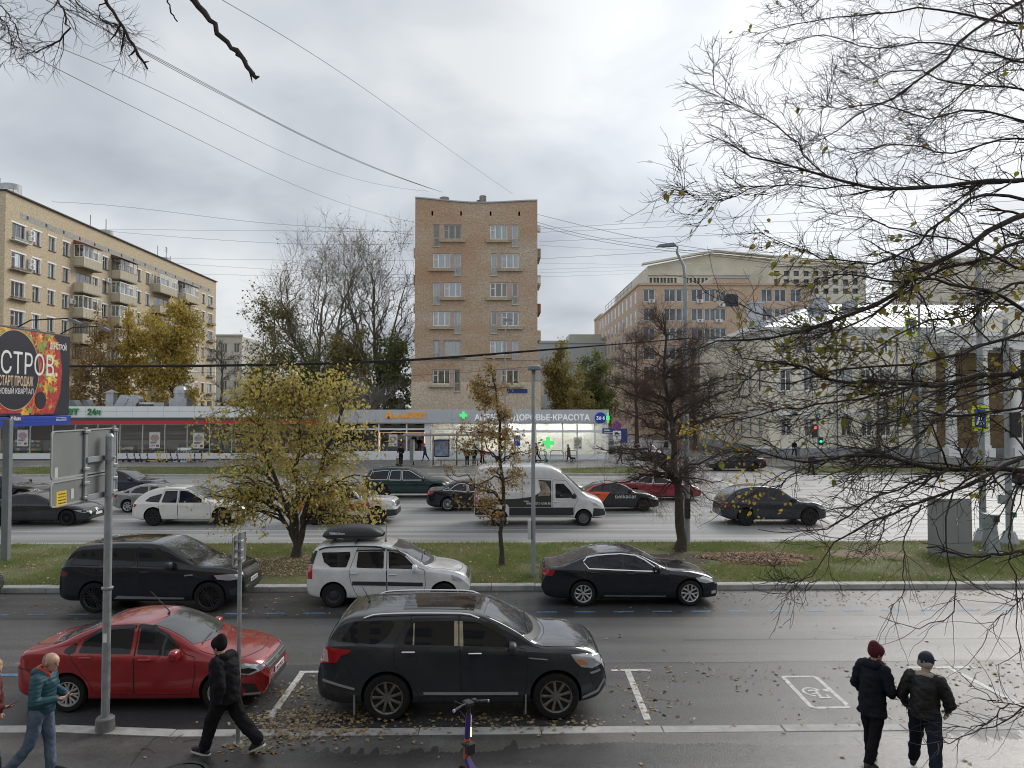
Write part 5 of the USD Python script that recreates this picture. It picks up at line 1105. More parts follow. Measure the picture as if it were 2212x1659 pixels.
 # ---- the five parked cars beside the camera, from their measured outlines
def S_explorer():
 c=CHROME;zt=1.66
 return dict(W=2.0,wb=2.865,R=.395,rr=.275,tw=.245,rim=('spoke',9,.052),crown=.075,tumble=.27,bulge=.03,archk=1.12,top=[(-1.23,.56),(-1.215,.8),(-1.16,1.02),(-1.07,1.27),(-.93,1.55),(-.80,1.685),(-.6,1.745),(-.2,1.775),(.5,1.79),(1.2,1.78),(1.62,1.745),(1.84,1.67),(2.24,1.475),(2.54,1.30),(2.66,1.265),(3.1,1.235),(3.42,1.17),(3.6,1.08),(3.69,.96),(3.75,.78),(3.77,.62)],low=[(-1.23,.46),(-1.12,.33),(-.7,.26),(3.2,.25),(3.55,.29),(3.77,.45)],belt=[(-1.2,1.0),(-1.0,1.26),(-.5,1.28),(.3,1.255),(1.2,1.225),(2.3,1.175),(2.8,1.15),(3.3,1.085),(3.6,.97),(3.77,.7)],plan=[(-1.23,.72),(-1.18,.82),(-1.0,.91),(-.6,.965),(0,.99),(1.2,1.),(2.8,.99),(3.2,.955),(3.5,.87),(3.68,.77),(3.77,.66)],doors=[dict(poly=[(.14,.95),(.44,.62),(.6,.36),(1.24,.34),(1.22,1.2),(1.2,1.72),(.42,1.72),(.2,1.42),(.12,1.25)],win=[(.27,1.285),(.28,1.37),(.43,1.64),(1.14,1.645),(1.145,1.26)],visor=[(.36,1.60),(.44,1.69),(1.2,1.69),(1.2,1.64),(.46,1.635)],pillar=[(1.135,1.255),(1.205,1.255),(1.195,1.64),(1.125,1.645)],pm=c,handle=(.36,1.165)),dict(poly=[(1.27,.34),(2.33,.33),(2.37,.85),(2.34,1.18),(2.1,1.24),(1.88,1.54),(1.6,1.68),(1.23,1.72),(1.25,1.2)],win=[(1.29,1.255),(1.28,1.64),(1.55,1.61),(1.78,1.52),(2.0,1.38),(2.13,1.225)],visor=[(1.22,1.64),(1.22,1.69),(1.55,1.665),(1.83,1.54),(2.02,1.39),(1.97,1.38),(1.78,1.50),(1.54,1.61)],pillar=[(1.225,1.25),(1.29,1.25),(1.275,1.635),(1.215,1.64)],pm=c,handle=(1.49,1.135))],windows=[[(-.82,1.33),(-.57,1.64),(.10,1.645),(.085,1.55),(-.03,1.38),(-.2,1.29)]],handle_mat=c,frame=None,side=[('window_bar',[(.43,1.275),(.455,1.275),(.455,1.63),(.43,1.60)],c,.013),('tail_light',[(-1.14,1.245),(-.60,1.20),(-.66,1.14),(-.78,1.10),(-.86,.98),(-1.16,.95)],LAMPR,.007),('tail_light_lens',[(-1.13,1.20),(-1.02,1.19),(-1.0,.99),(-1.145,.99)],mat('pale_lens',(.5,.42,.42),.15,coat=.6),.011),('headlight',[(3.12,1.095),(3.35,1.09),(3.62,1.03),(3.7,.90),(3.5,.83),(3.3,.88),(3.2,.98)],LAMPC,.008),('indicator',[(3.2,1.01),(3.33,1.0),(3.42,.91),(3.28,.92)],LAMPO,.012),('sill_cladding',[(.56,.29),(2.3,.29),(2.3,.40),(.6,.41)],PLASTIC,.008),('sill_trim',[(.62,.455),(2.22,.44),(2.22,.49),(.62,.50)],mat('satin_trim',(.4,.4,.39),.35,metal=.6),.012),('bumper_trim',[(-1.1,.66),(-.55,.53),(-.54,.565),(-1.1,.70)],mat('satin_trim',(.4,.4,.39),.35,metal=.6),.012),('fender_trim',[(2.4,1.045),(2.72,1.02),(2.72,1.04),(2.4,1.065)],mat('satin_trim',(.4,.4,.39),.35,metal=.6),.01),('bumper_trim',[(3.32,.34),(3.6,.42),(3.73,.6),(3.7,.6),(3.58,.46),(3.32,.375)],mat('satin_trim',(.4,.4,.39),.35,metal=.6),.012),('fog_lamp',[(3.46,.74),(3.62,.76),(3.66,.7),(3.6,.5),(3.52,.52)],PLASTIC,.008),('fog_lamp_trim',[(3.44,.77),(3.64,.80),(3.64,.765),(3.48,.74)],mat('satin_trim',(.4,.4,.39),.35,metal=.6),.012),('panel_gap',[(-1.12,.935),(-.72,.93),(-.52,.72),(-.505,.725),(-.715,.942),(-1.12,.947)],BLACK,.003),('panel_gap',[(3.26,.84),(3.2,.7),(3.215,.7),(3.275,.84)],BLACK,.003),('fuel_flap',[(-.43,.93),(-.34,1.02),(-.25,.93),(-.34,.84)],paint('graphite',(.026,.028,.033)),.003)],topp=[('windscreen',2.5,1.74,.95,.9,.2,.07,None),('bonnet',3.5,2.72,.9,.97,.14,.2,'paint'),('sunroof',1.48,.22,.70,.68,.02,0.,CARGLASS),('cowl_panel',2.66,2.52,.96,.95,.22,.2,PLASTIC)],endp=[('grille',[(-.55,.70),(.55,.70),(.58,.98),(-.58,.98)],PLASTIC,True),('grille_bar',[(-.56,.80),(.56,.80),(.56,.84),(-.56,.84)],c,True),('grille_bar',[(-.56,.9),(.56,.9),(.56,.94),(-.56,.94)],c,True),('rear_window',[(-.68,1.3),(.68,1.3),(.6,1.58),(-.6,1.58)],CARGLASS,False)],rails=(-.42,1.55,1.0,.055,c),mirror=(2.08,1.20),mirror_mat=PLASTIC,antenna=(-.48,.28,.55),plates=[(True,.55,''),(False,.75,'')],cowl=2.48)
def S_vesta():
 return dict(W=1.764,wb=2.635,R=.32,rr=.215,tw=.19,rim=('twin',7,.075),crown=.06,tumble=.36,bulge=.02,archk=1.14,top=[(-1.0,.62),(-.985,.8),(-.955,.93),(-.88,1.03),(-.7,1.07),(-.45,1.125),(-.2,1.20),(.15,1.36),(.5,1.46),(.85,1.495),(1.2,1.485),(1.5,1.43),(1.8,1.315),(2.15,1.12),(2.38,1.015),(2.5,.985),(2.85,.935),(3.15,.85),(3.3,.76),(3.37,.66),(3.405,.56)],low=[(-1.0,.45),(-.9,.28),(-.5,.2),(2.9,.19),(3.3,.2),(3.405,.36)],belt=[(-1.0,.6),(-.85,.98),(-.3,1.03),(.1,1.0),(1.1,.965),(2.2,.905),(2.7,.85),(3.1,.78),(3.405,.5)],plan=[(-1.0,.72),(-.96,.8),(-.8,.9),(-.4,.965),(.2,.995),(1.3,1.),(2.6,.985),(2.95,.94),(3.2,.85),(3.34,.76),(3.405,.66)],doors=[dict(poly=[(.12,.86),(.36,.56),(.48,.34),(1.14,.31),(1.12,1.45),(.55,1.42),(.2,1.26),(.02,1.02)],win=[(.16,1.015),(.22,1.2),(.52,1.38),(1.06,1.41),(1.06,.995)],visor=[(.2,1.21),(.5,1.405),(1.08,1.445),(1.08,1.40),(.53,1.365),(.26,1.2)],handle=(.30,.945)),dict(poly=[(1.17,.31),(2.14,.32),(2.2,.7),(2.17,.93),(2.0,.98),(1.66,1.29),(1.4,1.41),(1.14,1.45)],win=[(1.18,.99),(1.17,1.41),(1.42,1.375),(1.62,1.28),(1.88,1.08),(1.94,.95)],visor=[(1.14,1.40),(1.14,1.45),(1.42,1.415),(1.66,1.30),(1.9,1.10),(1.86,1.09),(1.62,1.265),(1.4,1.37)],handle=(1.33,.905))],windows=[[(-.13,1.035),(.02,1.15),(.13,1.19),(.10,1.015),(0,1.0)]],side=[('headlight',[(2.78,.80),(3.05,.80),(3.3,.735),(3.33,.66),(3.12,.60),(2.95,.64),(2.82,.7)],LAMPC,.007),('headlight_bezel',[(2.88,.72),(3.1,.73),(3.24,.68),(3.1,.63),(2.96,.66)],BLACK,.011),('tail_light',[(-.97,.93),(-.74,.9),(-.76,.78),(-.98,.74)],LAMPR,.006),('tail_lens',[(-.97,.85),(-.87,.84),(-.87,.80),(-.975,.79)],mat('pale_lens',(.5,.42,.42),.15),.01),('fog_lamp',[(2.98,.48),(3.2,.44),(3.28,.3),(3.08,.3)],BLACK,.007),('fog_trim',[(3.02,.30),(3.28,.28),(3.3,.245),(3.02,.265)],mat('satin_trim',(.4,.4,.39),.35,metal=.6),.01),('panel_gap',[(3.0,.62),(2.93,.56),(2.94,.55),(3.01,.61)],BLACK,.003),('panel_gap',[(-.95,.74),(-.5,.70),(-.4,.56),(-.39,.56),(-.49,.71),(-.95,.75)],BLACK,.003),('body_crease',[(2.0,.42),(2.2,.7),(2.18,.72),(1.98,.44)],paint('red',(.27,.014,.018)),.002)],topp=[('windscreen',2.26,1.42,.93,.9,.16,.06,None),('rear_window',-.42,.32,.87,.88,-.06,-.05,None),('bonnet',3.14,2.42,.9,.97,.16,.18,'paint')],endp=[('grille',[(-.5,.60),(.5,.60),(.56,.75),(-.56,.75)],PLASTIC,True),('grille_bar',[(-.52,.64),(.52,.64),(.53,.655),(-.53,.655)],GREYP,True),('grille_bar',[(-.53,.70),(.53,.70),(.54,.713),(-.54,.713)],GREYP,True),('badge',[(-.08,.665),(.08,.665),(.08,.715),(-.08,.715)],CHROME,True),('lower_intake',[(-.52,.28),(.52,.28),(.46,.42),(-.46,.42)],PLASTIC,True)],mirror=(1.86,.965),antenna=(1.36,.42,.9),plates=[(True,.52,'В819СС')],cowl=2.28)
def S_rangerover():
 return dict(W=1.98,wb=2.923,R=.385,rr=.285,tw=.27,rim=('twin',9,.05),crown=.06,tumble=.25,bulge=.02,archk=1.1,top=[(-1.02,.6),(-1.01,.8),(-.97,1.02),(-.9,1.2),(-.78,1.42),(-.66,1.6),(-.5,1.69),(-.1,1.745),(.6,1.775),(1.2,1.77),(1.55,1.735),(1.75,1.67),(2.2,1.42),(2.55,1.225),(2.68,1.19),(3.1,1.165),(3.5,1.08),(3.68,.96),(3.75,.8),(3.77,.65)],low=[(-1.02,.48),(-.95,.34),(-.6,.27),(3.2,.26),(3.6,.3),(3.77,.45)],belt=[(-1.0,.9),(-.9,1.17),(-.5,1.2),(1.,1.17),(2.2,1.13),(3,1.06),(3.5,.97),(3.77,.7)],plan=[(-1.02,.74),(-.98,.82),(-.8,.92),(-.4,.97),(0,.99),(1.2,1.),(2.8,.99),(3.25,.95),(3.55,.86),(3.7,.76),(3.77,.68)],doors=[dict(poly=[(.46,.42),(1.08,.36),(1.06,1.68),(.28,1.68),(.1,1.25),(.12,.95)],win=[(.22,1.215),(.30,1.60),(.98,1.61),(1.0,1.205)],handle=(.28,1.07)),dict(poly=[(1.11,.36),(2.2,.36),(2.24,.8),(2.2,1.12),(2.0,1.2),(1.6,1.6),(1.4,1.68),(1.09,1.68)],win=[(1.1,1.2),(1.08,1.61),(1.36,1.60),(1.54,1.52),(1.86,1.24),(1.9,1.17)],handle=(1.28,1.04))],windows=[[(-.68,1.225),(-.42,1.57),(.22,1.60),(.14,1.215)]],frame=BLACK,side=[('tail_light',[(-.99,1.08),(-.70,1.03),(-.74,.92),(-1.0,.93)],mat('smoked_tail_lamp',(.09,.01,.012),.15,coat=.8),.006),('headlight',[(3.05,.95),(3.4,.96),(3.66,.93),(3.7,.82),(3.4,.80),(3.15,.84)],LAMPC,.007),('side_vent',[(2.3,.93),(2.52,.95),(2.52,.98),(2.3,.965)],CHROME,.006),('sill_trim',[(.5,.36),(2.3,.34),(2.3,.38),(.6,.44)],GREYP,.008),('front_vent',[(3.42,.56),(3.62,.6),(3.66,.42),(3.46,.4)],PLASTIC,.006)],topp=[('windscreen',2.46,1.62,.95,.9,.16,.06,None),('bonnet',3.5,2.66,.9,.97,.12,.18,'paint'),('glass_roof',1.3,-.1,.76,.76,.03,0,CARGLASS)],endp=[('grille',[(-.5,.83),(.5,.83),(.54,.98),(-.54,.98)],mat('grille_mesh',(.05,.05,.052),.35,metal=.5,bump=1.,bs=60),True),('lower_intake',[(-.6,.36),(.6,.36),(.56,.55),(-.56,.55)],PLASTIC,True),('rear_window',[(-.66,1.22),(.66,1.22),(.6,1.5),(-.6,1.5)],CARGLASS,False)],mirror=(1.92,1.17),mirror_mat=PLASTIC,plates=[(True,.68,'Е776ТК')],cowl=2.46)
def S_largus():
 blk=PLASTIC
 return dict(W=1.75,wb=2.905,R=.315,rr=.2,tw=.19,rim=('steel',0,0),crown=.07,tumble=.2,bulge=.02,archk=1.14,glass=mat('black_tinted_glass',(.006,.006,.007),.04,spec=.5),top=[(-.74,.6),(-.73,.8),(-.69,1.05),(-.63,1.35),(-.56,1.52),(-.42,1.60),(0,1.635),(.6,1.65),(1.2,1.635),(1.55,1.575),(1.8,1.475),(2.2,1.255),(2.5,1.09),(2.62,1.05),(2.95,1.01),(3.25,.93),(3.45,.82),(3.54,.7),(3.59,.55)],low=[(-.74,.45),(-.66,.3),(-.3,.23),(3.,.22),(3.45,.22),(3.59,.4)],belt=[(-.74,.9),(-.5,1.04),(0,1.03),(1.4,1.01),(2.3,.985),(2.9,.9),(3.3,.80),(3.59,.5)],plan=[(-.74,.78),(-.71,.86),(-.55,.93),(-.2,.98),(.4,1.),(1.5,1.),(2.7,.99),(3.1,.93),(3.4,.84),(3.53,.75),(3.59,.66)],doors=[dict(poly=[(.46,.7),(.58,.42),(.66,.3),(1.4,.3),(1.38,1.53),(.62,1.53),(.5,1.2),(.42,.98)],win=[(.6,1.045),(.63,1.44),(1.31,1.45),(1.32,1.02)],visor=[(.56,1.46),(.6,1.5),(1.34,1.51),(1.34,1.46)],handle=(.55,.905)),dict(poly=[(1.43,.3),(2.38,.31),(2.42,.6),(2.4,.97),(2.22,1.03),(1.86,1.38),(1.66,1.51),(1.4,1.53)],win=[(1.46,1.02),(1.43,1.45),(1.7,1.42),(1.87,1.32),(2.12,1.09),(2.15,1.0)],visor=[(1.4,1.46),(1.4,1.51),(1.66,1.485),(1.9,1.35),(1.87,1.32),(1.66,1.445)],handle=(1.56,.865))],windows=[[(-.35,1.43),(.42,1.445),(.42,1.32),(.33,1.055),(-.08,1.06),(-.26,1.18)]],side=[('tail_light',[(-.70,1.10),(-.57,1.10),(-.57,.75),(-.70,.75)],LAMPR,.006),('rear_pillar',[(-.67,1.12),(-.56,1.12),(-.46,1.47),(-.58,1.47)],blk,.006),('headlight',[(3.1,.84),(3.3,.85),(3.46,.76),(3.5,.68),(3.3,.66),(3.14,.7)],LAMPC,.007),('door_moulding',[(.5,.60),(1.39,.58),(1.39,.68),(.5,.70)],blk,.014),('door_moulding',[(1.43,.58),(2.36,.56),(2.36,.655),(1.43,.68)],blk,.014),('fog_lamp',[(3.3,.44),(3.5,.42),(3.48,.28),(3.32,.28)],blk,.007),('fuel_flap',[(-.12,.9),(.1,.9),(.1,1.02),(-.12,1.02)],paint('white',(.62,.62,.62),.05,.35,.08),.003)],topp=[('windscreen',2.44,1.56,.95,.9,.14,.06,None),('cowl_panel',2.58,2.45,.96,.95,.16,.14,blk),('bonnet',3.36,2.62,.88,.97,.12,.16,'paint')],endp=[('grille',[(-.4,.66),(.4,.66),(.44,.78),(-.44,.78)],blk,True),('badge',[(-.08,.69),(.08,.69),(.08,.75),(-.08,.75)],CHROME,True),('lower_intake',[(-.5,.28),(.5,.28),(.46,.4),(-.46,.4)],blk,True),('rear_window',[(-.58,1.08),(.58,1.08),(.54,1.42),(-.54,1.42)],CARGLASS,False)],rails=(-.42,1.35,1.02,.05,blk),mirror=(2.12,1.0),cowl=2.38)
def S_lexus():
 c=CHROME
 return dict(W=1.82,wb=2.85,R=.335,rr=.235,tw=.235,rim=('twin',5,.1),crown=.06,tumble=.4,bulge=.02,archk=1.12,top=[(-1.1,.58),(-1.085,.78),(-1.04,.95),(-.95,1.02),(-.7,1.045),(-.5,1.08),(-.2,1.19),(.2,1.33),(.6,1.405),(.95,1.425),(1.25,1.405),(1.55,1.33),(1.9,1.17),(2.25,1.0),(2.4,.965),(2.9,.915),(3.3,.82),(3.55,.70),(3.66,.6),(3.7,.5)],low=[(-1.1,.42),(-.98,.24),(-.6,.18),(3.2,.17),(3.6,.18),(3.7,.34)],belt=[(-1.1,.55),(-.9,.96),(-.3,.98),(.1,.965),(1.1,.93),(2.2,.87),(2.9,.80),(3.3,.71),(3.7,.48)],plan=[(-1.1,.7),(-1.06,.78),(-.9,.87),(-.4,.955),(.2,.99),(1.3,1.),(2.7,.985),(3.1,.94),(3.45,.83),(3.62,.73),(3.7,.62)],doors=[dict(poly=[(.22,.72),(.42,.5),(.54,.3),(1.14,.27),(1.12,1.37),(.6,1.34),(.2,1.2),(.06,.97)],win=[(.42,.995),(.40,1.29),(.62,1.31),(1.03,1.335),(1.04,.975)],handle=(.31,.89)),dict(poly=[(1.17,.27),(2.24,.28),(2.36,.6),(2.3,.88),(2.05,.95),(1.68,1.22),(1.42,1.34),(1.14,1.37)],win=[(1.12,.97),(1.10,1.335),(1.42,1.29),(1.66,1.18),(1.92,1.01),(1.93,.925)],handle=(1.27,.855))],windows=[[(.03,1.14),(.16,1.25),(.37,1.285),(.385,.995),(.18,1.0)]],frame=None,handle_mat=paint('black',(.006,.0065,.010),.1,.22,.2),side=[('window_trim',[(-.0,1.17),(.12,1.275),(.38,1.325),(.65,1.345),(1.04,1.36),(1.42,1.32),(1.68,1.205),(1.96,1.01),(1.98,.93),(1.95,.93),(1.93,1.0),(1.66,1.18),(1.41,1.295),(1.04,1.338),(.65,1.32),(.39,1.298),(.13,1.25),(.03,1.16)],c,.012),('belt_trim',[(.15,.978),(1.95,.895),(1.96,.92),(.16,1.0),(.04,1.13),(.0,1.15)],c,.012),('tail_light',[(-1.04,.95),(-.74,.935),(-.82,.79),(-1.06,.8)],LAMPR,.006),('headlight',[(3.0,.74),(3.25,.755),(3.5,.66),(3.52,.6),(3.3,.58),(3.1,.64)],LAMPC,.007),('sill_trim',[(.56,.27),(2.2,.25),(2.2,.275),(.56,.295)],GREYP,.008),('fog_lamp',[(3.46,.36),(3.6,.37),(3.6,.3),(3.46,.28)],LAMPC,.007)],topp=[('windscreen',2.2,1.45,.93,.9,.13,.05,None),('rear_window',-.42,.45,.86,.87,-.06,-.05,None),('bonnet',3.45,2.38,.88,.97,.14,.18,'paint'),('boot_lid',-.58,-.98,.86,.88,-.06,-.04,'paint')],endp=[('grille',[(-.42,.5),(.42,.5),(.46,.66),(-.46,.66)],PLASTIC,True)],mirror=(1.92,.94),cowl=2.2)
RIM_S=mat('silver_alloy',(.62,.63,.65),.22,metal=.9,var=.1,vs=8);RIM_D=mat('dark_alloy',(.035,.035,.037),.3,metal=.6);RIM_B=mat('bronze_grey_alloy',(.20,.19,.175),.35,metal=.8,var=.2,vs=10)
RIM_W=mat('pale_wheel_cover',(.42,.42,.41),.4,metal=.3,var=.15,vs=12);RIM_K=mat('black_steel_wheel',(.03,.03,.031),.55)
P_RED=paint('red',(.27,.014,.018));P_GRA=paint('graphite',(.026,.028,.033));P_BLK=paint('black',(.006,.0065,.010),.1,.22,.2);P_WHT=paint('white',(.62,.62,.62),.05,.35,.08)
PARK=None
def place_car(px,S):q=gnd(*px);return (q[0],q[1]+S['W']/2,0)
S=S_explorer();ex,exB=car('suv','dark graphite off-roader with chrome roof rails parked at the near kerb','suv',S,place_car((834,1562),S),.004,P_GRA,RIM_B,res=.05)
for x,y in ((-.55,-.86),(2.35,-.88)):put('mud_flap',MB().box(x-.012,x+.012,y-.11,y+.11,.12,.45,.004),mat('clear_flap',(.25,.25,.25),.4),ex)
S=S_vesta();car('sedan','red saloon car with silver wheel covers parked at the near kerb','car',S,place_car((142,1542),S),0,P_RED,RIM_W,res=.05)
S=S_rangerover();car('suv','black off-roader with black wheels parked along the median behind the red car','suv',S,place_car((201,1325),S),0,P_BLK,RIM_D)
S=S_largus();lg,lgB=car('estate_car','white estate car with a black roof box parked along the median','car',S,place_car((719,1314),S),0,P_WHT,RIM_K)
lgp=np.array(place_car((719,1314),S))
S=S_lexus();car('sedan','black saloon with silver five-spoke wheels parked along the median','car',S,place_car((1260.5,1311),S),0,P_BLK,RIM_S)
bx=thing('roof_box','black plastic roof box strapped on top of the white estate car','roof box',(lgp[0],lgp[1]-.05,1.70))
prof=PchipInterpolator([-.42,-.38,-.1,.25,.8,1.15,1.2],[.12,.2,.33,.37,.34,.2,.13]);xs=np.concatenate([[-.42,-.40],np.linspace(-.37,1.15,20),[1.18,1.2]])
plan_=PchipInterpolator([-.42,-.3,.4,1.,1.2],[.26,.36,.40,.35,.2])
rings=[]
for x in xs:
 h,w=float(prof(x)),float(plan_(x));th=np.linspace(0,PI,15)
 up_=[(x,-w*math.copysign(abs(math.cos(t))**.5,math.cos(t)),.1+(h-.1)*math.sin(t)**.6) for t in th]
 dn=[(x,w*math.copysign(abs(math.cos(t))**.45,math.cos(t)),.1-.1*math.sin(t)**.5*(1 if -.3<x<1.05 else .5)) for t in th[1:-1]]
 rings.append(up_+dn)
put('shell',MB().grid(np.array(rings)[:,::-1],True),mat('box_plastic',(.035,.036,.038),.45,bump=.08,bs=200),bx,smooth=50)
put('rim_band',MB().grid(np.array([[(x,sg*(float(plan_(x))+.006),z) for z in (.085,.115)] for x in xs for sg in (-1,)])),BLACK,bx)
put('lettering',MB().tm(text('TERRA DRIVE',.055,True,.004,.42),basis((1,0,0),(0,.5,.866),(0,-.866,.5),(-.21,-.41,.155))),mat('white_print',(.7,.7,.7),.5),bx)
put('latch',MB().box(.02,.18,-.418,-.40,.04,.065,.006),GREYP,bx)
for x in (-.1,.55):put('crossbar',MB().box(x-.03,x+.03,-.62,.62,-.045,-.012,.01),PLASTIC,bx)
put('radio_antenna',MB().tube([(lgp[0]+1.28,lgp[1]-.2,1.62),(lgp[0]+1.28,lgp[1]-.2,1.66),(lgp[0]+1.28,lgp[1]-.2,1.72),(lgp[0]+1.3,lgp[1]-.2,2.3)],[.055,.02,.012,.004],8),PLASTIC,label='magnetic whip antenna standing on the white estate car roof',cat='antenna')
# ---- moving traffic
G1='cars moving along the main road'
def traffic(name,label,cat,S,px,axle,pm,rm,h=0.0,front=True,**k):
 """px: contact of the near wheel on the road; axle 'r' or 'f'"""
 q=gnd(*px);x=q[0]-(S['wb'] if axle=='f' else 0)
 return car(name,label,cat,S,(x,q[1]+S['W']/2,0),h,pm,rm,res=.12,n=40,**k)
LINE=CHROME
S=preset('sedan',4.99,1.89,1.42,2.94,.92,.345,cabin=.05);S['rim']=('twin',10,.04);S['rr']=.25
S['plates']=[(True,.46,'')];S['endp']+=[('badge',[(-.11,.52),(.11,.52),(.11,.70),(-.11,.70)],CHROME,True)]
traffic('sedan','black coupe-like saloon with dark multi-spoke wheels passing behind the grey sign backs','car',S,(142.5,1136),'f',paint('gunmetal',(.022,.023,.026),.5),RIM_D)
S=preset('crossover',5.0,1.97,1.69,3.0,.95,.385);S['rim']=('twin',5,.13);S['frame']=None
traffic('suv','white sporty off-roader with dark wheels left of the yellow tree','suv',S,(329.5,1136.5),'r',paint('warm_white',(.68,.67,.64),.05,.3,.04),RIM_D)
S=preset('suv',4.72,1.93,1.88,2.75,.86,.39);S['rim']=('twin',6,.1)
hb=1.88*.60
S['top']=[(-1.11,.6),(-1.1,1.0),(-1.06,1.5),(-.98,1.72),(-.8,1.84),(0,1.88),(.9,1.88),(1.3,1.84),(1.5,1.74),(1.95,1.3),(2.1,1.2),(2.4,1.17),(3.3,1.12),(3.5,1.04),(3.57,.9),(3.6,.7),(3.61,.6)]
S['side']=[('headlight',[(3.36,1.0),(3.55,1.0),(3.57,.84),(3.4,.82)],LAMPC,.007),('tail_light',[(-1.08,1.15),(-.98,1.15),(-.98,.85),(-1.08,.85)],LAMPR,.006),('lower_cladding',[(3.0,.34),(3.56,.4),(3.6,.66),(3.2,.68)],PLASTIC,.01),('lower_cladding',[(.45,.3),(2.3,.3),(2.3,.44),(.45,.44)],PLASTIC,.01),('red_decal',[(2.0,.62),(2.45,.8),(2.4,1.0),(1.5,.95),(1.5,.7)],mat('red_vinyl',(.42,.04,.06),.4),.011),('red_decal',[(2.55,1.03),(2.95,1.0),(2.95,1.06),(2.6,1.09)],mat('red_vinyl',(.42,.04,.06),.4),.009),('orange_decal',[(-1.0,.55),(-.25,.8),(-.2,1.1),(-1.0,1.1)],mat('orange_vinyl',(.75,.16,.02),.4),.011)]
S['endp']=[('grille',[(-.6,.78),(.6,.78),(.6,1.0),(-.6,1.0)],PLASTIC,True),('bumper',[(-.75,.4),(.75,.4),(.75,.66),(-.75,.66)],PLASTIC,True)]
traffic('suv','white boxy off-roader with red and orange stickers half hidden by the yellow tree','suv',S,(813.5,1134),'f',paint('white',(.62,.62,.62),.05,.35,.08),RIM_D)
S=preset('crossover',4.74,1.93,1.74,2.82,.87,.38);S['rim']=('twin',5,.1)
traffic('suv','dark blue off-roader driving past the stop line on the right','suv',S,(1613.5,1136.5),'r',paint('slate_blue',(.022,.026,.036),.4),RIM_D)
S=dict(W=2.06,wb=3.75,R=.345,rr=.22,tw=.22,rim=('steel',0,0),crown=.16,tumble=.1,bulge=.01,archk=1.14,top=[(-1.1,.7),(-1.09,1.2),(-1.06,2.0),(-1.0,2.42),(-.85,2.6),(-.4,2.68),(1.,2.7),(1.9,2.68),(2.4,2.6),(2.75,2.44),(3.0,2.24),(3.5,1.78),(3.85,1.46),(4.0,1.36),(4.3,1.25),(4.55,1.12),(4.68,.95),(4.74,.75),(4.76,.6)],low=[(-1.1,.5),(-1.0,.38),(3.9,.34),(4.5,.3),(4.76,.42)],belt=[(-1.1,1.1),(-.9,1.3),(3,1.3),(3.7,1.22),(4.4,1.0),(4.76,.6)],plan=[(-1.1,.9),(-1.0,.96),(-.5,1.),(3.2,1.),(3.9,.96),(4.4,.88),(4.65,.78),(4.76,.68)],doors=[dict(poly=[(2.35,.5),(3.3,.5),(3.35,.9),(3.5,1.2),(3.25,1.62),(2.95,2.0),(2.4,2.02)],win=[(2.5,1.24),(2.5,1.86),(2.86,1.86),(3.16,1.55),(3.34,1.24)],handle=(2.55,1.07)),dict(poly=[(1.05,.5),(2.3,.5),(2.3,2.1),(1.05,2.1)],handle=(1.2,1.1))],windows=[[(3.22,1.2),(3.3,1.45),(3.5,1.22)]],side=[('dark_panel',[(.45,.84),(2.3,.84),(2.3,2.0),(1.75,2.03),(1.85,1.5),(1.5,1.3),(.7,1.2),(-.9,1.18),(-.95,.9),(.35,.98)],mat('dark_vinyl',(.03,.034,.028),.35),.008),('lower_panel',[(.45,.48),(3.3,.48),(3.3,.82),(.45,.82)],PLASTIC,.008),('lower_panel',[(-1.06,.5),(-.42,.5),(-.42,.82),(-1.06,.82)],PLASTIC,.008),('bumper',[(4.15,.4),(4.72,.45),(4.74,.72),(4.2,.78)],PLASTIC,.01),('sill_bar',[(.5,.42),(3.2,.42),(3.2,.47),(.5,.47)],mat('satin_trim',(.4,.4,.39),.35,metal=.6),.03),('headlight',[(4.05,1.14),(4.4,1.05),(4.6,.9),(4.45,.86),(4.2,.9)],LAMPC,.008),('tail_light',[(-1.06,1.5),(-.95,1.5),(-.95,.95),(-1.06,.95)],LAMPR,.007),('picture_panel',[(1.72,1.32),(2.26,1.34),(2.26,1.62),(2.05,1.95),(1.76,1.98),(1.85,1.6)],mat('beige_vinyl',(.42,.36,.27),.5,var=.5,vs=3,tint=(.09,.06,.04)),.014)],topp=[('windscreen',3.9,2.85,.96,.93,.2,.1,None)],endp=[('grille',[(-.6,.62),(.6,.62),(.6,.85),(-.6,.85)],PLASTIC,True)],mirror=(3.3,1.3),mirror_mat=PLASTIC,cowl=3.85)
vn,vB=traffic('van','white high-roofed delivery van with dark lower panels in the nearest lane','van',S,(1078,1137),'r',P_WHT,mat('grey_steel_wheel',(.12,.12,.12),.5))
q=vB.side(np.array([1.55]),np.array([.96]),.016)[0];put('web_address',MB().tm(text('WWW.SITI-COM.RU',.085,True,.003,1.1),UP@T(q[0]-.35,q[2],-q[1])),mat('white_print',(.7,.7,.7),.5),vn)
S=preset('coupe',4.35,1.73,1.39,2.715,.75,.315);S['rim']=('spoke',7,.05)
traffic('coupe','silver grey two-door hatchback beside the white sporty off-roader','car',S,(274,1108),'r',paint('silver',(.30,.30,.29),.6),RIM_S)
S=preset('sedan',4.98,1.9,1.5,3.0,.88,.35);S['rim']=('twin',10,.035);S['frame']=CHROME
traffic('sedan','black saloon with chrome window line partly behind the white van','car',S,(967,1105),'r',P_BLK,RIM_S)
S=preset('sedan',4.4,1.73,1.47,2.6,.84,.32);S['rim']=('twin',5,.08)
ORG=mat('car_paint_orange',(.62,.085,.025),.3,coat=.8)
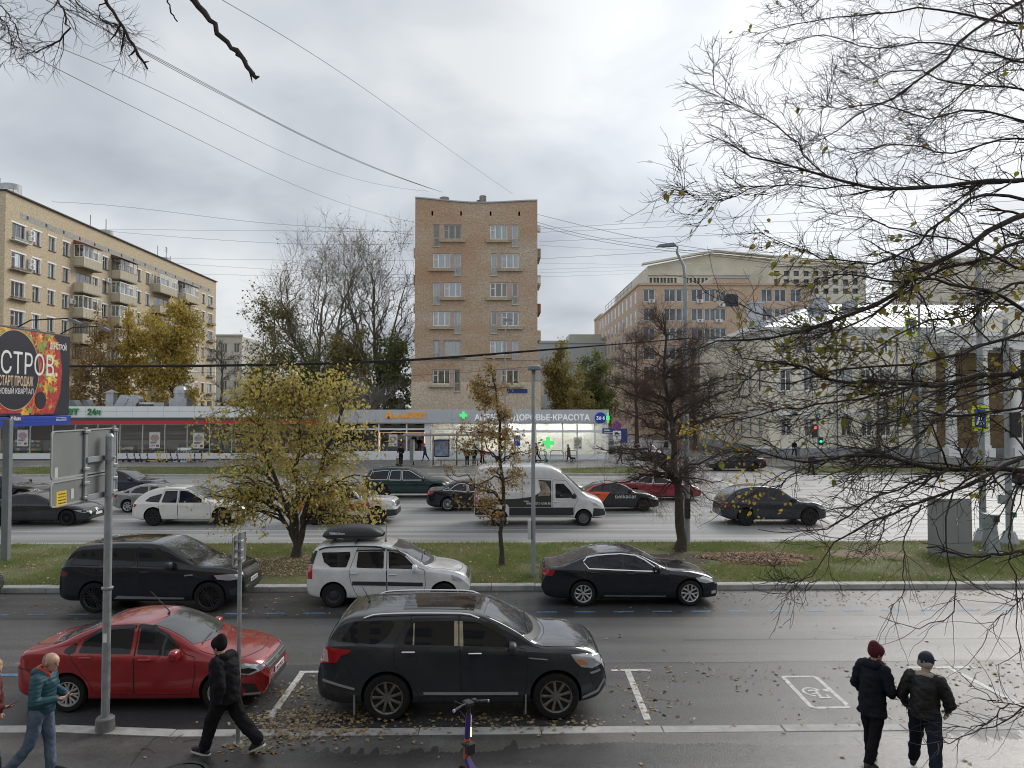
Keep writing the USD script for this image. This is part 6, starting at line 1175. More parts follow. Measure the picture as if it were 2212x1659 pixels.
S['side']+=[('orange_panel',[(-.75,.62),(-.35,.98),(.3,1.0),(.9,.98),(.4,.3),(.33,.5),(0,.75),(-.3,.68)],ORG,.009),('orange_pillar',[(-.4,1.0),(.1,1.28),(.6,1.41),(1.0,1.43),(1.0,1.385),(.5,1.36),(.05,1.2),(-.2,.99)],ORG,.0125)]
bk,bB=traffic('sedan','orange and black car-share saloon between the van and the red car','car',S,(1391,1105.5),'f',paint('car_share_black',(.014,.015,.018),.2),RIM_D)
q=bB.side(np.array([1.6]),np.array([.68]),.012)[0];put('lettering',MB().tm(text('belkacar',.17,False,.003,1.05),UP@T(q[0]-.45,q[2],-q[1])),mat('white_print',(.7,.7,.7),.5),bk)
S=preset('suv',5.05,1.98,1.76,3.0,.9,.385);S['frame']=CHROME
traffic('suv','dark green off-roader with chrome window line behind the yellow tree','suv',S,(827,1077),'r',paint('dark_green',(.012,.03,.03),.4),RIM_D)
S=preset('sedan',4.9,1.86,1.46,2.85,.92,.34);S['frame']=CHROME
traffic('sedan','red saloon seen through the bare tree in the third lane','car',S,(1483,1082),'f',paint('wine_red',(.21,.016,.026),.35),RIM_S)
S=preset('sedan',4.6,1.8,1.46,2.7,.88,.33)
q=gnd(1262,1076);car('sedan','white saloon whose bonnet shows just beyond the van nose','car',S,(q[0]-3.58,q[1],0),0,P_WHT,RIM_S,res=.12,n=40)
S=preset('suv',4.7,1.88,1.62,2.75,.9,.37)
q=gnd(107,1083);car('suv','black off-roader at the left edge beyond the coupe-like saloon','suv',S,(q[0]-3.65,q[1]-.2,0),0,P_BLK,RIM_S,res=.12,n=40)
S=preset('suv',4.8,1.84,1.5,2.8,.92,.34)
q=gnd(359,1066);car('estate_car','dark navy estate car behind the grey sign backs','car',S,(q[0]-3.72,q[1]-.2,0),0,paint('navy',(.016,.02,.034),.35),RIM_S,res=.12,n=40)
S=preset('sedan',4.7,1.8,1.46,2.75,.9,.33)
q=gnd(1580,1018);car('sedan','dark saloon turning out of the side street on the far side','car',S,(q[0]+1.9,q[1]+.9,0),PI,paint('black',(.006,.0065,.010),.1,.22,.2),RIM_D,res=.14,n=34)
q=gnd(1400,993,.0);car('sedan','silver car parked nose-on by the white barrier past the pharmacy','car',S,(q[0],q[1]+3.7,0),-PI/2+.2,paint('light_silver',(.45,.46,.47),.5),RIM_S,res=.14,n=34)
q=gnd(1345,985,.0);car('sedan','black car parked in the shade behind the no stopping sign','car',S,(q[0]-1,q[1]+7,0),-PI/2+.2,P_BLK,RIM_S,res=.14,n=34)
q=gnd(2205,1052);car('suv','dark car waiting at the crossing on the right edge','car',S,(q[0]+.6,q[1]+.2,0),0,P_BLK,RIM_S,res=.14,n=34)
S=preset('suv',4.6,1.86,1.66,2.7,.9,.36);S['plates']=[(True,.5,'М177')]
S['endp']=[('grille',[(-.62,.62),(.62,.62),(.66,.92),(-.66,.92)],BLACK,True)]
q=gnd(17,1292);gc,gB=car('suv','grey off-roader with studded grille, only its nose at the left edge','suv',S,(q[0]-3.6,19.0+.9,0),0,paint('mid_grey',(.12,.12,.125),.5),RIM_S,res=.1,n=44)
st=MB()
for i in range(-9,10):
 for j in range(6):
  y,z=(i+.5*(j%2))*.065,.65+j*.05
  if abs(y)<.6:x=gB.end(np.array([y]),np.array([z]),.012,True)[0];st.box(x-.01,x+.014,y-.014,y+.014,z-.012,z+.012,.006)
put('grille_studs',st,CHROME,gc)
# ================================================================ street furniture
def mast(p,x,y,z0,z1,r0,r1,m,name='pole',n=14):return put(name,MB().tube([(x,y,z0),(x,y,z1)],[r0,r1],n),m,p,smooth=40)
LG=mat('light_grey_steel',(.30,.33,.34),.45,metal=.4,var=.08,vs=3)
XB=-16.95
bb=thing('billboard','advertising billboard with autumn leaves and dark circle at the left edge','billboard',(XB,0,0))
def bp(px,py):q=onX(px,py,XB);return q[1],q[2]
yR=bp(152,800)[0];yLf=yR-6.1;zT,zB,zBB=bp(152,725)[1],bp(150,897)[1],bp(146,917)[1]
put('frame',MB().box(-.5,-.03,yLf,yR,zB,zT,.02),mat('billboard_frame',(.09,.09,.1),.5),bb)
put('panel',MB().box(-.028,.0,yLf+.06,yR-.06,zB+.03,zT-.06),mat('poster_navy',(.012,.014,.026),.4),bb)
put('blue_skirt',MB().box(-.5,.03,yLf-.05,yR+.05,zBB,zB-.01,.01),mat('skirt_blue',(.012,.045,.33),.4),bb)
put('skirt_rail',MB().box(.031,.045,yLf,yR,zBB+.12,zBB+.15).box(.031,.045,yLf,yR,zBB+.24,zBB+.27),mat('skirt_blue',(.012,.045,.33),.4),bb)
def onpanel(geom,d=.004,x=.001):return MB().prism(geom,d,basis((0,1,0),(0,0,1),(1,0,0),(x,0,0)))
rl=np.random.RandomState(12)
def maple(cx,cz,s,a):
 pts=[]
 for k in range(5):
  t=a+(k-2)*.95
  for dt,rr_ in ((-.36,.42),(-.16,.62),(0,1.0),(.16,.62)):pts.append((cx+s*rr_*math.sin(t+dt),cz+s*rr_*math.cos(t+dt)))
 pts.append((cx-s*.35*math.sin(a),cz-s*.35*math.cos(a)))
 return Polygon(pts).buffer(0)
cy,cz=bp(48,820)
cyc=bp(42,800);Rc=(bp(42,720)[1]-bp(42,890)[1])/2
LC=[mat('poster_leaf_'+str(i),c,.45,var=.35,vs=7) for i,c in enumerate(((.55,.10,.03),(.62,.36,.05),(.40,.03,.03),(.66,.50,.12),(.25,.30,.06),(.60,.20,.04)))]
lm=[MB() for _ in LC]
band=Polygon([bp(*q) for q in ((-60,705),(60,706),(110,716),(128,745),(134,800),(130,850),(116,893),(-60,893))])
put('leaf_ground',onpanel(band.intersection(sbox(yLf+.08,zB+.04,yR-.1,zT-.08)),.002,.0005),LC[2],bb)
clip=sbox(yLf+.08,zB+.04,yR-.1,zT-.08)
for i in range(190):
 px,py=rl.uniform(-60,128),rl.uniform(700,895);y,z=bp(px,py)
 if not band.contains(Point(y,z)):continue
 g=maple(y,z,rl.uniform(.16,.36),rl.uniform(0,6.3)).intersection(clip)
 if not g.is_empty:k=rl.randint(6);lm[k].add(*onpanel(g,.0015,.003+.0008*(i%12)/12+.0012*k).arr())
for g,m_ in zip(lm,LC):put('printed_leaves',g,m_,bb,kind='stuff')
disc=affinity.scale(Point(cyc[0]-.25,cyc[1]).buffer(1,quad_segs=24),1.32,Rc*1.0)
put('printed_circle_edge',onpanel(affinity.scale(disc,1.02,1.02).intersection(clip),.003,.012),mat('poster_gold',(.55,.42,.25),.5),bb)
put('printed_circle',onpanel(disc.intersection(clip),.003,.0155),mat('poster_navy',(.012,.014,.026),.4),bb)
sm_=affinity.scale(Point(bp(87,865)).buffer(1,quad_segs=12),.30,.30);put('printed_dot',onpanel(affinity.scale(sm_,1.08,1.08),.003,.012).add(*onpanel(sm_,.003,.0155).arr()),mat('poster_navy',(.012,.014,.026),.4),bb)
WP=mat('poster_print_white',(.75,.74,.72),.45);GP=mat('poster_print_gold',(.60,.45,.30),.45)
def btext(s,px0,px1,pyb,h,m_,bold=True):
 a,b=bp(px0,pyb),bp(px1,pyb);put('printed_text',MB().tm(text(s,h,bold,.003,b[0]-a[0]),basis((0,1,0),(0,0,1),(1,0,0),(.019,a[0],a[1]))),m_,bb)
hh_=bp(40,755)[1]-bp(40,803)[1]
btext('ОСТРОВ.',-33,121,803,hh_,WP,False);btext('СТАРТ ПРОДАЖ',-5,70,831,.33,GP);btext('НОВЫЙ КВАРТАЛ',-5,70,850,.2,WP,False);btext('ДОНСТРОЙ',106,142,753,.21,WP)
a=bp(18,912);put('skirt_plate',MB().box(.046,.05,a[0],a[0]+.62,a[1]-.02,a[1]+.26),mat('plate_violet',(.03,.025,.12),.4),bb)
put('skirt_text',MB().tm(text('Russ',.13,True,.003,.36),basis((0,1,0),(0,0,1),(1,0,0),(.0505,a[0]+.2,a[1]+.06))).prism(Point(a[0]+.11,a[1]+.12).buffer(.07).difference(Point(a[0]+.12,a[1]+.12).buffer(.04)),.003,basis((0,1,0),(0,0,1),(1,0,0),(.0505,0,0))),WP,bb)
a=bp(119,911);put('skirt_text',MB().tm(text('MS 13555 B',.12,True,.003,.66),basis((0,1,0),(0,0,1),(1,0,0),(.032,a[0],a[1]+.04))),WP,bb)
q=gnd(12,1212,.12);put('post',MB().box(q[0]-XB-.11,q[0]-XB+.11,q[1]-.11,q[1]+.11,.05,zBB+.3,.02),GREYP,bb)
put('bracket',MB().box(min(q[0]-XB,-.3),-.05,q[1]-.1,q[1]+.1,zBB-.0,zBB+.3),GREYP,bb)
for px,L in ((150,1.6),(60,1.9)):
 y=bp(px,700)[0]-.3;lamp=put('lamp_arm',MB().tube([(-.3,y,zT-.05),(.3,y,zT+.28),(L,y,zT+.35)],.025,6),PLASTIC,bb)
 put('floodlight',MB().hull([(L-.25,y-.12,zT+.25),(L+.1,y-.12,zT+.12),(L-.25,y+.12,zT+.25),(L+.1,y+.12,zT+.12),(L-.2,y-.12,zT+.36),(L+.15,y-.12,zT+.2),(L-.2,y+.12,zT+.36),(L+.15,y+.12,zT+.2)]),GREYP,lamp)
SB=mat('sign_back_grey',(.21,.22,.215),.5,metal=.2,var=.08,vs=2)
q=gnd(227,1578,.12)
sb_=thing('road_sign','tall grey pole with the backs of two large sign boards clamped on','sign',(q[0],q[1],.12))
mast(sb_,0,0,0,4.72-.0,.066,.060,STEEL,'pole');put('pole_base',MB().lathe([(.0,.22),(.12,.22),(.14,.2),(.145,0)],24),mat('cast_base',(.17,.17,.165),.6,var=.2,vs=8),sb_,smooth=30)
put('pole_cap',MB().lathe([(0,.05),(.04,.045),(.066,.0)],16,T(0,0,4.72)),STEEL,sb_,smooth=40)
put('pole_collar',MB().lathe([(.066,-.04),(.09,-.01),(.09,.01),(.066,.02)],20,T(0,0,2.28)),STEEL,sb_,smooth=30)
put('sticker',MB().hull([(.06*math.cos(t),-.062*abs(math.sin(t))-.004,z) for t in (-1.9,-1.5,-1.0) for z in (1.42,1.56)]+[(.063*math.cos(t),-.066*abs(math.sin(t))-.004,z) for t in (-1.9,-1.5,-1.0) for z in (1.42,1.56)]),WHITE,sb_)
xs_=-.13
def spz(px,py):u=onX(px,py,q[0]+xs_);return u[1]-q[1],u[2]-.12
yA,yBk=spz(109,1000)[0],spz(252,1000)[0]
zt_,zm1_,zm2_,zb_=spz(200,928)[1],spz(200,1034)[1],spz(200,1037.5)[1],spz(200,1078)[1]
zt_=(spz(109,934)[1]+spz(250,921)[1])/2;zm1_=(spz(109,1041)[1]+spz(250,1014)[1])/2;zm2_=zm1_-.02;zb_=(spz(109,1097)[1]+spz(250,1067)[1])/2
def vbasis(x):return basis((0,1,0),(0,0,1),(1,0,0),(x,0,0))
for z0,z1 in ((zm1_+.01,zt_),(zb_,zm2_-.0)):
 b_=put('sign_board',MB().prism(rrect(yA,yBk,z0,z1,.07),.004,vbasis(xs_-.004)),SB,sb_)
 put('board_rim',MB().prism(rrect(yA,yBk,z0,z1,.07).difference(rrect(yA+.018,yBk-.018,z0+.018,z1-.018,.06)),.022,vbasis(xs_-.006)),mat('rim_alu',(.48,.50,.50),.4,metal=.5),b_)
for y in (yA+(yBk-yA)*.47,yA+(yBk-yA)*.93):
 put('stiffener',MB().box(xs_+.001,xs_+.035,y-.035,y+.035,zb_-.02,zt_+.03,.004),LG,sb_)
 for z in (zt_-.04,zm1_+.1,zm2_-.1,zb_+.05):put('clamp',MB().box(xs_+.02,xs_+.06,y-.07,y+.07,z-.025,z+.025,.008),STEEL,sb_)
for z in (zt_-.48,zm2_-.33):
 put('crossbar',MB().box(xs_+.036,xs_+.062,yA+(yBk-yA)*.47,.1,z-.045,z+.045,.004),LG,sb_)
 put('clamp',MB().lathe([(.067,-.04),(.075,-.04),(.075,.04),(.067,.04)],18,T(0,0,z)).box(-.09,.1,-.02,.02,z-.02,z+.02,.005),STEEL,sb_)
ylw=spz(133,1077);put('yellow_label',MB().box(xs_+.0005,xs_+.003,ylw[0]-.13,ylw[0]+.12,ylw[1]-.12,ylw[1]+.11),mat('label_yellow',(.72,.50,.02),.5),sb_)
lt=MB()
for i,s_ in enumerate(('СтройПроект','тел. 363-06-46','www.znak.info','info@znak.info')):lt.tm(text(s_,.022,True,.001,.19),basis((0,1,0),(0,0,1),(1,0,0),(xs_+.0032,ylw[0]-.09,ylw[1]+.06-i*.045)))
put('label_print',lt,BLACK,sb_)
for py,px in ((1022,121),(1067,156)):u=spz(px,py);put('white_label',MB().box(xs_+.0005,xs_+.003,u[0]-.035,u[0]+.04,u[1]-.07,u[1]+.08),mat('paper_label',(.5,.5,.49),.6),sb_)
q2=gnd(514,1606,.12)
s2=thing('road_sign','slim pole with the back of a small sign board by the red car bonnet','sign',(q2[0],q2[1],.12))
hp=onY(519,1150,q2[1])[2]-.12;mast(s2,0,0,0,hp,.034,.031,STEEL);put('pole_base',MB().lathe([(.0,.02),(.07,.018),(.075,0)],16),STEEL,s2)
def s2z(px,py):u=onX(px,py,q2[0]-.07);return u[1]-q2[1],u[2]-.12
a,b=s2z(502,1180)[0],s2z(530,1180)[0];z1=(s2z(502,1158)[1]+s2z(530,1146)[1])/2;z0=(s2z(502,1226)[1]+s2z(530,1211)[1])/2
put('sign_board',MB().prism(rrect(a,b,z0,z1,.05),.004,vbasis(-.075)),SB,s2);put('board_rim',MB().prism(rrect(a,b,z0,z1,.05).difference(rrect(a+.014,b-.014,z0+.014,z1-.014,.04)),.02,vbasis(-.078)),mat('rim_alu',(.48,.50,.50),.4,metal=.5),s2)
for z in (z1-.1,(z0+z1)/2,z0+.12):put('clamp',MB().box(-.072,.04,-.06,.06,z-.02,z+.02,.005),STEEL,s2)
put('white_label',MB().box(-.0705,-.068,a+.06,a+.17,z0+.1,z0+.26),mat('paper_label',(.5,.5,.49),.6),s2)
q=gnd(1152,1245,.12);hz=onY(1158,800,q[1])[2]-.12
lp=thing('street_lamp','slim grey lamp post with a flat round head on the median','street lamp',(q[0],q[1],.12))
mast(lp,0,0,0,hz,.072,.05,LG);put('lamp_head',MB().lathe([(0,.16),(.14,.15),(.205,.12),(.215,.08),(.215,.02),(.19,.0),(0,-.01)],28,T(.05,0,hz)),GREYP,lp,smooth=30);put('neck',MB().tube([(0,0,hz-.12),(.02,0,hz+.02)],.06,12),GREYP,lp)
put('camera',MB().box(.07,.17,-.06,.06,hz-.32,hz-.1,.01),mat('pale_box',(.5,.5,.5),.5),lp);put('service_box',MB().box(-.17,-.07,-.12,.04,1.15,1.72,.02),mat('pale_box',(.5,.5,.5),.5),lp)
def tall_light(base_px,zg,top_y,arm,label,r=.11,box=False,px_top=None):
 q=gnd(*base_px,zg);h=onY(px_top or base_px[0],top_y,q[1])[2]
 p=thing('street_light',label,'street light',(q[0],q[1],zg));h-=zg
 mast(p,0,0,0,h,r,r*.55,LG)
 s_=-1 if arm<0 else 1
 ap=[(0,0,h-.05),(s_*.05,0,h+.45),(s_*.3,0,h+.95),(arm*.6,0,h+1.18),(arm,0,h+1.25)]
 put('arm',MB().tube(ap,[.06,.055,.05,.045,.04],10),LG,p,smooth=50)
 put('luminaire',MB().hull([(arm-.1*s_,-.12,h+1.2),(arm+.65*s_,-.1,h+1.16),(arm-.1*s_,.12,h+1.2),(arm+.65*s_,.1,h+1.16),(arm,-.1,h+1.32),(arm+.55*s_,-.08,h+1.25),(arm,.1,h+1.32),(arm+.55*s_,.08,h+1.25)]),GREYP,p)
 if box:put('black_box',MB().box(-.1,.1,-.17,-.09,1.0,1.75,.02),PLASTIC,p)
 return p
tall_light((1484,1177),.12,600,-.45,'tall road light with curved arm beside the bare median tree',.125,True,1478)
tall_light((1447,1006),.1,752,.5,'distant road light behind the bare tree crown',.12)
fl=tall_light((1091,1010),.1,722,.01,'distant lamp column in front of the brick tower',.09)
q=gnd(2069,1203,.12)
cb=thing('control_cabinet','tall grey steel control cabinet on the median at the right','cabinet',(q[0],q[1],.1),.12)
put('cabinet',MB().box(-.56,.56,-.02,.75,.0,2.02,.015),mat('cabinet_grey',(.23,.24,.235),.5,var=.06,vs=2),cb)
for x0,x1 in ((-.54,-.005),(.005,.54)):put('door',MB().box(x0,x1,-.035,-.022,.5,1.96,.006),mat('cabinet_grey',(.23,.24,.235),.5,var=.06,vs=2),cb)
put('plinth_panel',MB().box(-.54,.54,-.03,-.022,.03,.47,.005),mat('cabinet_grey',(.23,.24,.235),.5,var=.06,vs=2),cb);put('handle',MB().box(-.06,-.03,-.06,-.036,1.1,1.35,.006),WHITE,cb)
q=gnd(2141,1200,.12)
pc_=thing('camera_pedestal','short tapered grey pedestal with a box head beside the cabinet','pedestal',(q[0],q[1],.1))
def frustum(x,y,z0,a,z1,b):return [(x+s*a,y+t*a,z0) for s in (-1,1) for t in (-1,1)]+[(x+s*b,y+t*b,z1) for s in (-1,1) for t in (-1,1)]
put('foot',MB().hull(frustum(0,0,0,.27,.16,.26)),LG,pc_);put('column',MB().hull(frustum(0,0,.16,.22,1.1,.13)),LG,pc_);put('head',MB().hull(frustum(0,0,1.1,.15,1.42,.2)).box(-.2,.2,-.22,.2,1.42,1.47),LG,pc_);put('lens_window',MB().box(.0,.19,-.205,-.19,1.2,1.4),PLASTIC,pc_)
BLUE=mat('sign_blue_bright',(.015,.09,.42),.4);SYEL=mat('sign_fluo_yellow',(.68,.80,.02),.4)
def crossing_sign(par,x,y,z,w,h,yel=True):
 S_=put('sign',MB().prism(rrect(-w/2,w/2,0,h,.04),.02,UP@T(x,z,-y)),SYEL,par)
 put('sign_face',MB().prism(rrect(-w*.36,w*.36,h*.14,h*.86,.02),.004,UP@T(x,z,-y+.0205)),BLUE,S_)
 put('sign_triangle',MB().prism(Polygon([(-w*.28,h*.24),(w*.28,h*.24),(0,h*.76)]),.004,UP@T(x,z,-y+.025)),WHITE,S_)
 m_=unary_union([Point(.01*w,h*.6).buffer(w*.045),Polygon([(-.03*w,h*.56),(.05*w,h*.56),(.05*w,h*.42),(.14*w,h*.27),(.09*w,h*.27),(.01*w,h*.4),(-.08*w,h*.27),(-.13*w,h*.27),(-.03*w,h*.43)]),sbox(-.15*w,h*.255,.15*w,h*.27)])
 put('sign_pedestrian',MB().prism(m_,.003,UP@T(x,z,-y+.0295)),BLACK,S_)
def conical_post(base_px,top_px_y,label,cat,r=.11):
 q=gnd(*base_px,.12);h=onY(base_px[0],top_px_y,q[1])[2]-.1
 p=thing('signal_post',label,cat,(q[0],q[1],.1))
 mast(p,0,0,.5,h,r,r*.75,LG);put('base',MB().lathe([(.0,.55),(.16,.55),(.2,.5),(.33,.12),(.34,0)],8),LG,p)
 return p,q,h
p1,q1,h1=conical_post((2124,1171),575,'thick grey post carrying a yellow-backed pedestrian crossing sign','post',.125)
za=onY(2115,930,q1[1])[2]-.1;crossing_sign(p1,-.15,-.16,za,.60,.95)
p2,q2_,h2=conical_post((2181,1177),690,'thick grey signal post at the right edge of the median','post',.12)
zs_=onY(2185,945,q2_[1])[2]-.1;put('signal_head',MB().box(.02,.42,-.2,.15,zs_,zs_+.95,.03),PLASTIC,p2);put('push_button',MB().box(.1,.24,-.1,.02,1.05,1.25,.02),mat('button_green',(.03,.25,.12),.5),p2);put('service_box',MB().box(-.36,-.1,-.1,.12,1.55,1.9,.02),LG,p2)
q=gnd(1768,1012,.1);fs=thing('traffic_light','far traffic light pole showing red and green by the yellow building','traffic light',(q[0],q[1],.1))
hz=onY(1768,885,q[1])[2];mast(fs,0,0,0,hz,.08,.07,LG)
zr0=onY(1760,945,q[1])[2];put('signal_head',MB().box(-.5,-.12,-.2,.1,zr0-.1,zr0+1.0,.03),PLASTIC,fs);put('red_light',MB().lathe([(0,.03),(.12,.02),(.13,0)],16,T(-.31,-.2,zr0+.72)@RX(PI/2)),mat('red_signal',(1,.05,.04),.4,emit=1.8,ecol=(1,.05,.04)),fs)
zg0=onY(1772,956,q[1])[2];put('signal_head',MB().box(.0,.34,-.2,.1,zg0-.3,zg0+.35,.03),PLASTIC,fs);put('green_light',MB().lathe([(0,.03),(.11,.02),(.12,0)],16,T(.16,-.2,zg0)@RX(PI/2)),mat('green_signal',(.05,1,.5),.4,emit=1.2,ecol=(.05,1,.45)),fs)
crossing_sign(fs,-.02,-.1,onY(1768,912,q[1])[2]-.1,.5,.8)
q=gnd(1990,1010,.1);gp=thing('signal_gantry','far grey mast with an arm holding a yellow-backed crossing sign above the road','mast',(q[0],q[1],.1))
hz=onY(1990,655,q[1])[2];mast(gp,0,0,0,hz,.13,.09,LG);zs2_=onY(1968,728,q[1])[2]-.1;put('arm',MB().tube([(0,0,zs2_+1.9),(-2.2,-.1,zs2_+2.1)],.06,8),LG,gp);crossing_sign(gp,-.85,-.2,zs2_,1.0,1.6)
put('hanger',MB().box(-.9,-.86,-.16,-.1,zs2_+1.55,zs2_+2.05),GREYP,gp)
q=gnd(1331,1008,.1);ns=thing('no_stopping_sign','round blue and red no stopping sign with white plates by the pharmacy','road sign',(q[0],q[1],.1))
zc=onY(1333,919,q[1])[2]-.1;mast(ns,0,0,0,zc+.3,.04,.04,LG)
put('sign_disc',MB().lathe([(0,.02),(.38,.02),(.39,0)],32,T(.07,-.06,zc)@RX(PI/2)),mat('sign_red',(.5,.03,.03),.4),ns);put('sign_face',MB().lathe([(0,.004),(.31,.004),(.312,0)],32,T(.07,-.081,zc)@RX(PI/2)),BLUE,ns)
put('sign_cross',MB().prism(unary_union([affinity.rotate(sbox(-.31,-.035,.31,.035),a_) for a_ in (45,-45)]),.004,UP@T(.07,zc,.0855)),mat('sign_red',(.5,.03,.03),.4),ns)
for z0,z1,s_ in ((zc-.82,zc-.46,''),(zc-1.2,zc-.86,'')):
 pl_=put('sign_plate',MB().box(-.28,.42,-.08,-.06,z0,z1,.005),WHITE,ns)
 put('plate_symbol',MB().prism(unary_union([Polygon([(-.2,.05),(.2,.05),(.24,.12),(.1,.14),(.05,.22),(-.12,.22),(-.2,.13)]),Point(-.12,.05).buffer(.05),Point(.14,.05).buffer(.05)]) if z0>zc-.9 else Polygon([(-.03,.04),(.03,.04),(.03,.2),(.09,.2),(0,.3),(-.09,.2),(-.03,.2)]),.004,UP@T(.07,z0+.03,.0815)),BLACK,pl_)
put('hours_plate',MB().box(-.2,.34,-.08,-.06,zc-1.75,zc-1.24,.005),WHITE,ns);put('hours_print',MB().tm(text('7-19',.16,True,.004,.4,True),UP@T(.07,zc-1.5,.081)),BLACK,ns)
q=gnd(1337,1003,.1);sn=thing('street_name_sign','dark blue street name signs on a pole beside the no stopping sign','street sign',(q[0],q[1]+1.2,.1))
z1=onY(1325,935,q[1]+1.2)[2];mast(sn,0,0,0,z1+.4,.04,.04,LG);SGB=mat('sign_blue',(.02,.05,.22),.4)
put('name_board',MB().box(-1.3,.2,-.03,.0,z1-.18,z1+.32,.01),SGB,sn);put('name_board',MB().box(.1,.95,-.07,-.04,z1-1.0,z1+.28,.01),SGB,sn)
put('name_print',MB().tm(text('улица',.12,True,.004,.5),UP@T(-1.15,z1+.1,.031)).box(-1.15,.0,-.034,-.0305,z1-.08,z1-.05),WHL,sn)
q=gnd(1247,1015,.1);mp_=thing('sign_post','thin grey sign post seen edge-on in the verge before the pharmacy','sign post',(q[0],q[1],.1));mast(mp_,0,0,0,onY(1247,905,q[1])[2],.04,.04,LG);zz_=onY(1247,930,q[1])[2];put('sign_board',MB().box(-.02,.02,-.35,.35,zz_-.5,zz_+.5,.01),GREYP,mp_)
q=gnd(888,1007,.1);Yb=q[1];bs=thing('bus_shelter','glazed bus shelter with flat grey roof in front of the wine shop','bus shelter',(0,Yb,.1))
xa,xb=onY(870,940,Yb)[0],onY(1075,940,Yb)[0];zr0=onY(870,942,Yb)[2]-.1
put('roof',MB().box(xa,xb,-.3,1.7,zr0,zr0+.18,.04),mat('shelter_roof',(.30,.29,.27),.4,metal=.3),bs)
for px in (889.5,933,985,1040):x=onY(px,940,Yb)[0];put('post',MB().box(x-.05,x+.05,1.2,1.3,0,zr0),PLASTIC,bs)
x=onY(889,940,Yb)[0];put('advert_panel',MB().box(x-.14,x+.14,-.1,1.15,.35,zr0-.3,.02),GREYP,bs);put('advert_edge',MB().box(x+.141,x+.15,.0,1.05,.5,zr0-.4),mat('poster_white',(.62,.62,.60),.5),bs)
for a_,b_ in ((940,985),(985,1040)):put('rear_pane',MB().box(onY(a_,900,Yb)[0]+.08,onY(b_,900,Yb)[0]-.08,1.22,1.24,.4,zr0-.25),SHOPG,bs)
x0,x1=onY(938,940,Yb+1.2)[0],onY(971,940,Yb+1.2)[0];put('map_case',MB().prism(rrect(x0,x1,.7,zr0-.35,.1).difference(rrect(x0+.08,x1-.08,.8,zr0-.45,.06)),.08,UP@T(0,0,-1.2)),PLASTIC,bs);put('map_sheet',MB().box(x0+.08,x1-.08,1.14,1.15,.8,zr0-.45),mat('map_print',(.45,.5,.55),.5,var=.3,vs=4,tint=(.12,.2,.4)),bs)
put('bench',MB().box(onY(940,990,Yb)[0],onY(1040,990,Yb)[0],.75,1.15,.42,.47,.01).box(onY(950,990,Yb)[0],onY(950,990,Yb)[0]+.08,.8,1.1,0,.42).box(onY(1030,990,Yb)[0],onY(1030,990,Yb)[0]+.08,.8,1.1,0,.42),mat('bench_wood',(.16,.09,.05),.6),bs)
q=gnd(862,1006,.1);cx=thing('cooler_box','olive box on a dark trolley standing beside the man at the bus stop','box',(q[0],q[1],.1));put('box',MB().box(-.25,.22,-.2,.2,.18,.66,.02),mat('olive_box',(.22,.22,.17),.6),cx);put('trolley',MB().box(-.28,.25,-.22,.2,.0,.17,.02).tube([(-.22,.2,.1),(-.22,.2,.82),(.18,.2,.82),(.18,.2,.1)],.015,6),PLASTIC,cx)
q=gnd(1385,975,.02);br=thing('barrier','white lifting barrier arm with orange housings across the side drive','barrier',(q[0],q[1]+4,.02));put('arm',MB().box(-2.2,5.0,-.04,.04,.95,1.07),WHITE,br);put('post',MB().box(5.0,5.35,-.18,.18,0,1.15,.03),LAMPO,br);put('post',MB().box(-7.2,-6.95,-.1,.1,0,1.9,.02),LAMPO,br)
q=gnd(1500,990);b2=thing('barrier','second white barrier pole farther right before the yellow building','barrier',(onY(1622,975,73)[0],73,.05));put('arm',MB().box(0,4.6,-.04,.04,.95,1.07),WHITE,b2);put('post',MB().box(4.6,4.9,-.15,.15,0,1.1,.03),GREYP,b2)
def hoop(label,px0,px1,Y):
 a,b=onY(px0,990,Y)[0],onY(px1,990,Y)[0];p=thing('guard_rail',label,'railing',(a,Y,.1));w=b-a
 put('rail',MB().tube([(0,0,0),(0,0,.85),(.12,0,.98),(w-.12,0,.98),(w,0,.85),(w,0,0)],.035,8),PLASTIC,p,smooth=50);put('lower_rail',MB().tube([(.02,0,.5),(w-.02,0,.5)],.025,6),PLASTIC,p)
hoop('black hoop railing nearest the lamp post before the pharmacy',1165,1180,68.5);hoop('black hoop railing before the pharmacy green cross',1189,1217,68.5);hoop('black hoop railing before the pharmacy poster',1222,1246,68.5)
q=gnd(393,998,.1);rk=thing('bicycle_rack','white steel bicycle rack with parking sign before the food shop','bicycle rack',(q[0],q[1]+.3,.1))
for i in range(8):x=-.75+i*.24;put('hoop',MB().tube([(x-.15,0,0),(x-.1,0,.6),(x+.05,0,.95),(x+.2,0,1.05)],.02,6),WHITE,rk)
put('base_rail',MB().box(-.95,1.1,-.03,.03,.0,.05),WHITE,rk);put('rack_sign',MB().box(-.6,.78,-.05,-.02,1.0,1.35,.01),mat('sign_green',(.04,.2,.1),.5),rk);put('sign_print',MB().box(-.28,.74,-.056,-.051,1.05,1.3),WHITE,rk);put('sign_letter',MB().tm(text('P',.22,True,.004),UP@T(-.53,1.06,.051)),WHL,rk)
q=gnd(1120,1010,.1);av=thing('info_totem','small blue and white sign on the shop front right of the optician','sign',(onY(1117,960,YS-.4)[0],YS-.5,.1));put('board',MB().box(-.3,.3,-.03,.03,1.35,2.35,.03),mat('sign_royal_blue',(.015,.05,.42),.35),av);put('post',MB().box(-.04,.04,-.02,.02,0,1.35),LG,av);put('print',MB().tm(text('36·6',.17,True,.004,.4,True),UP@T(0,1.95,.032)),WHL,av)
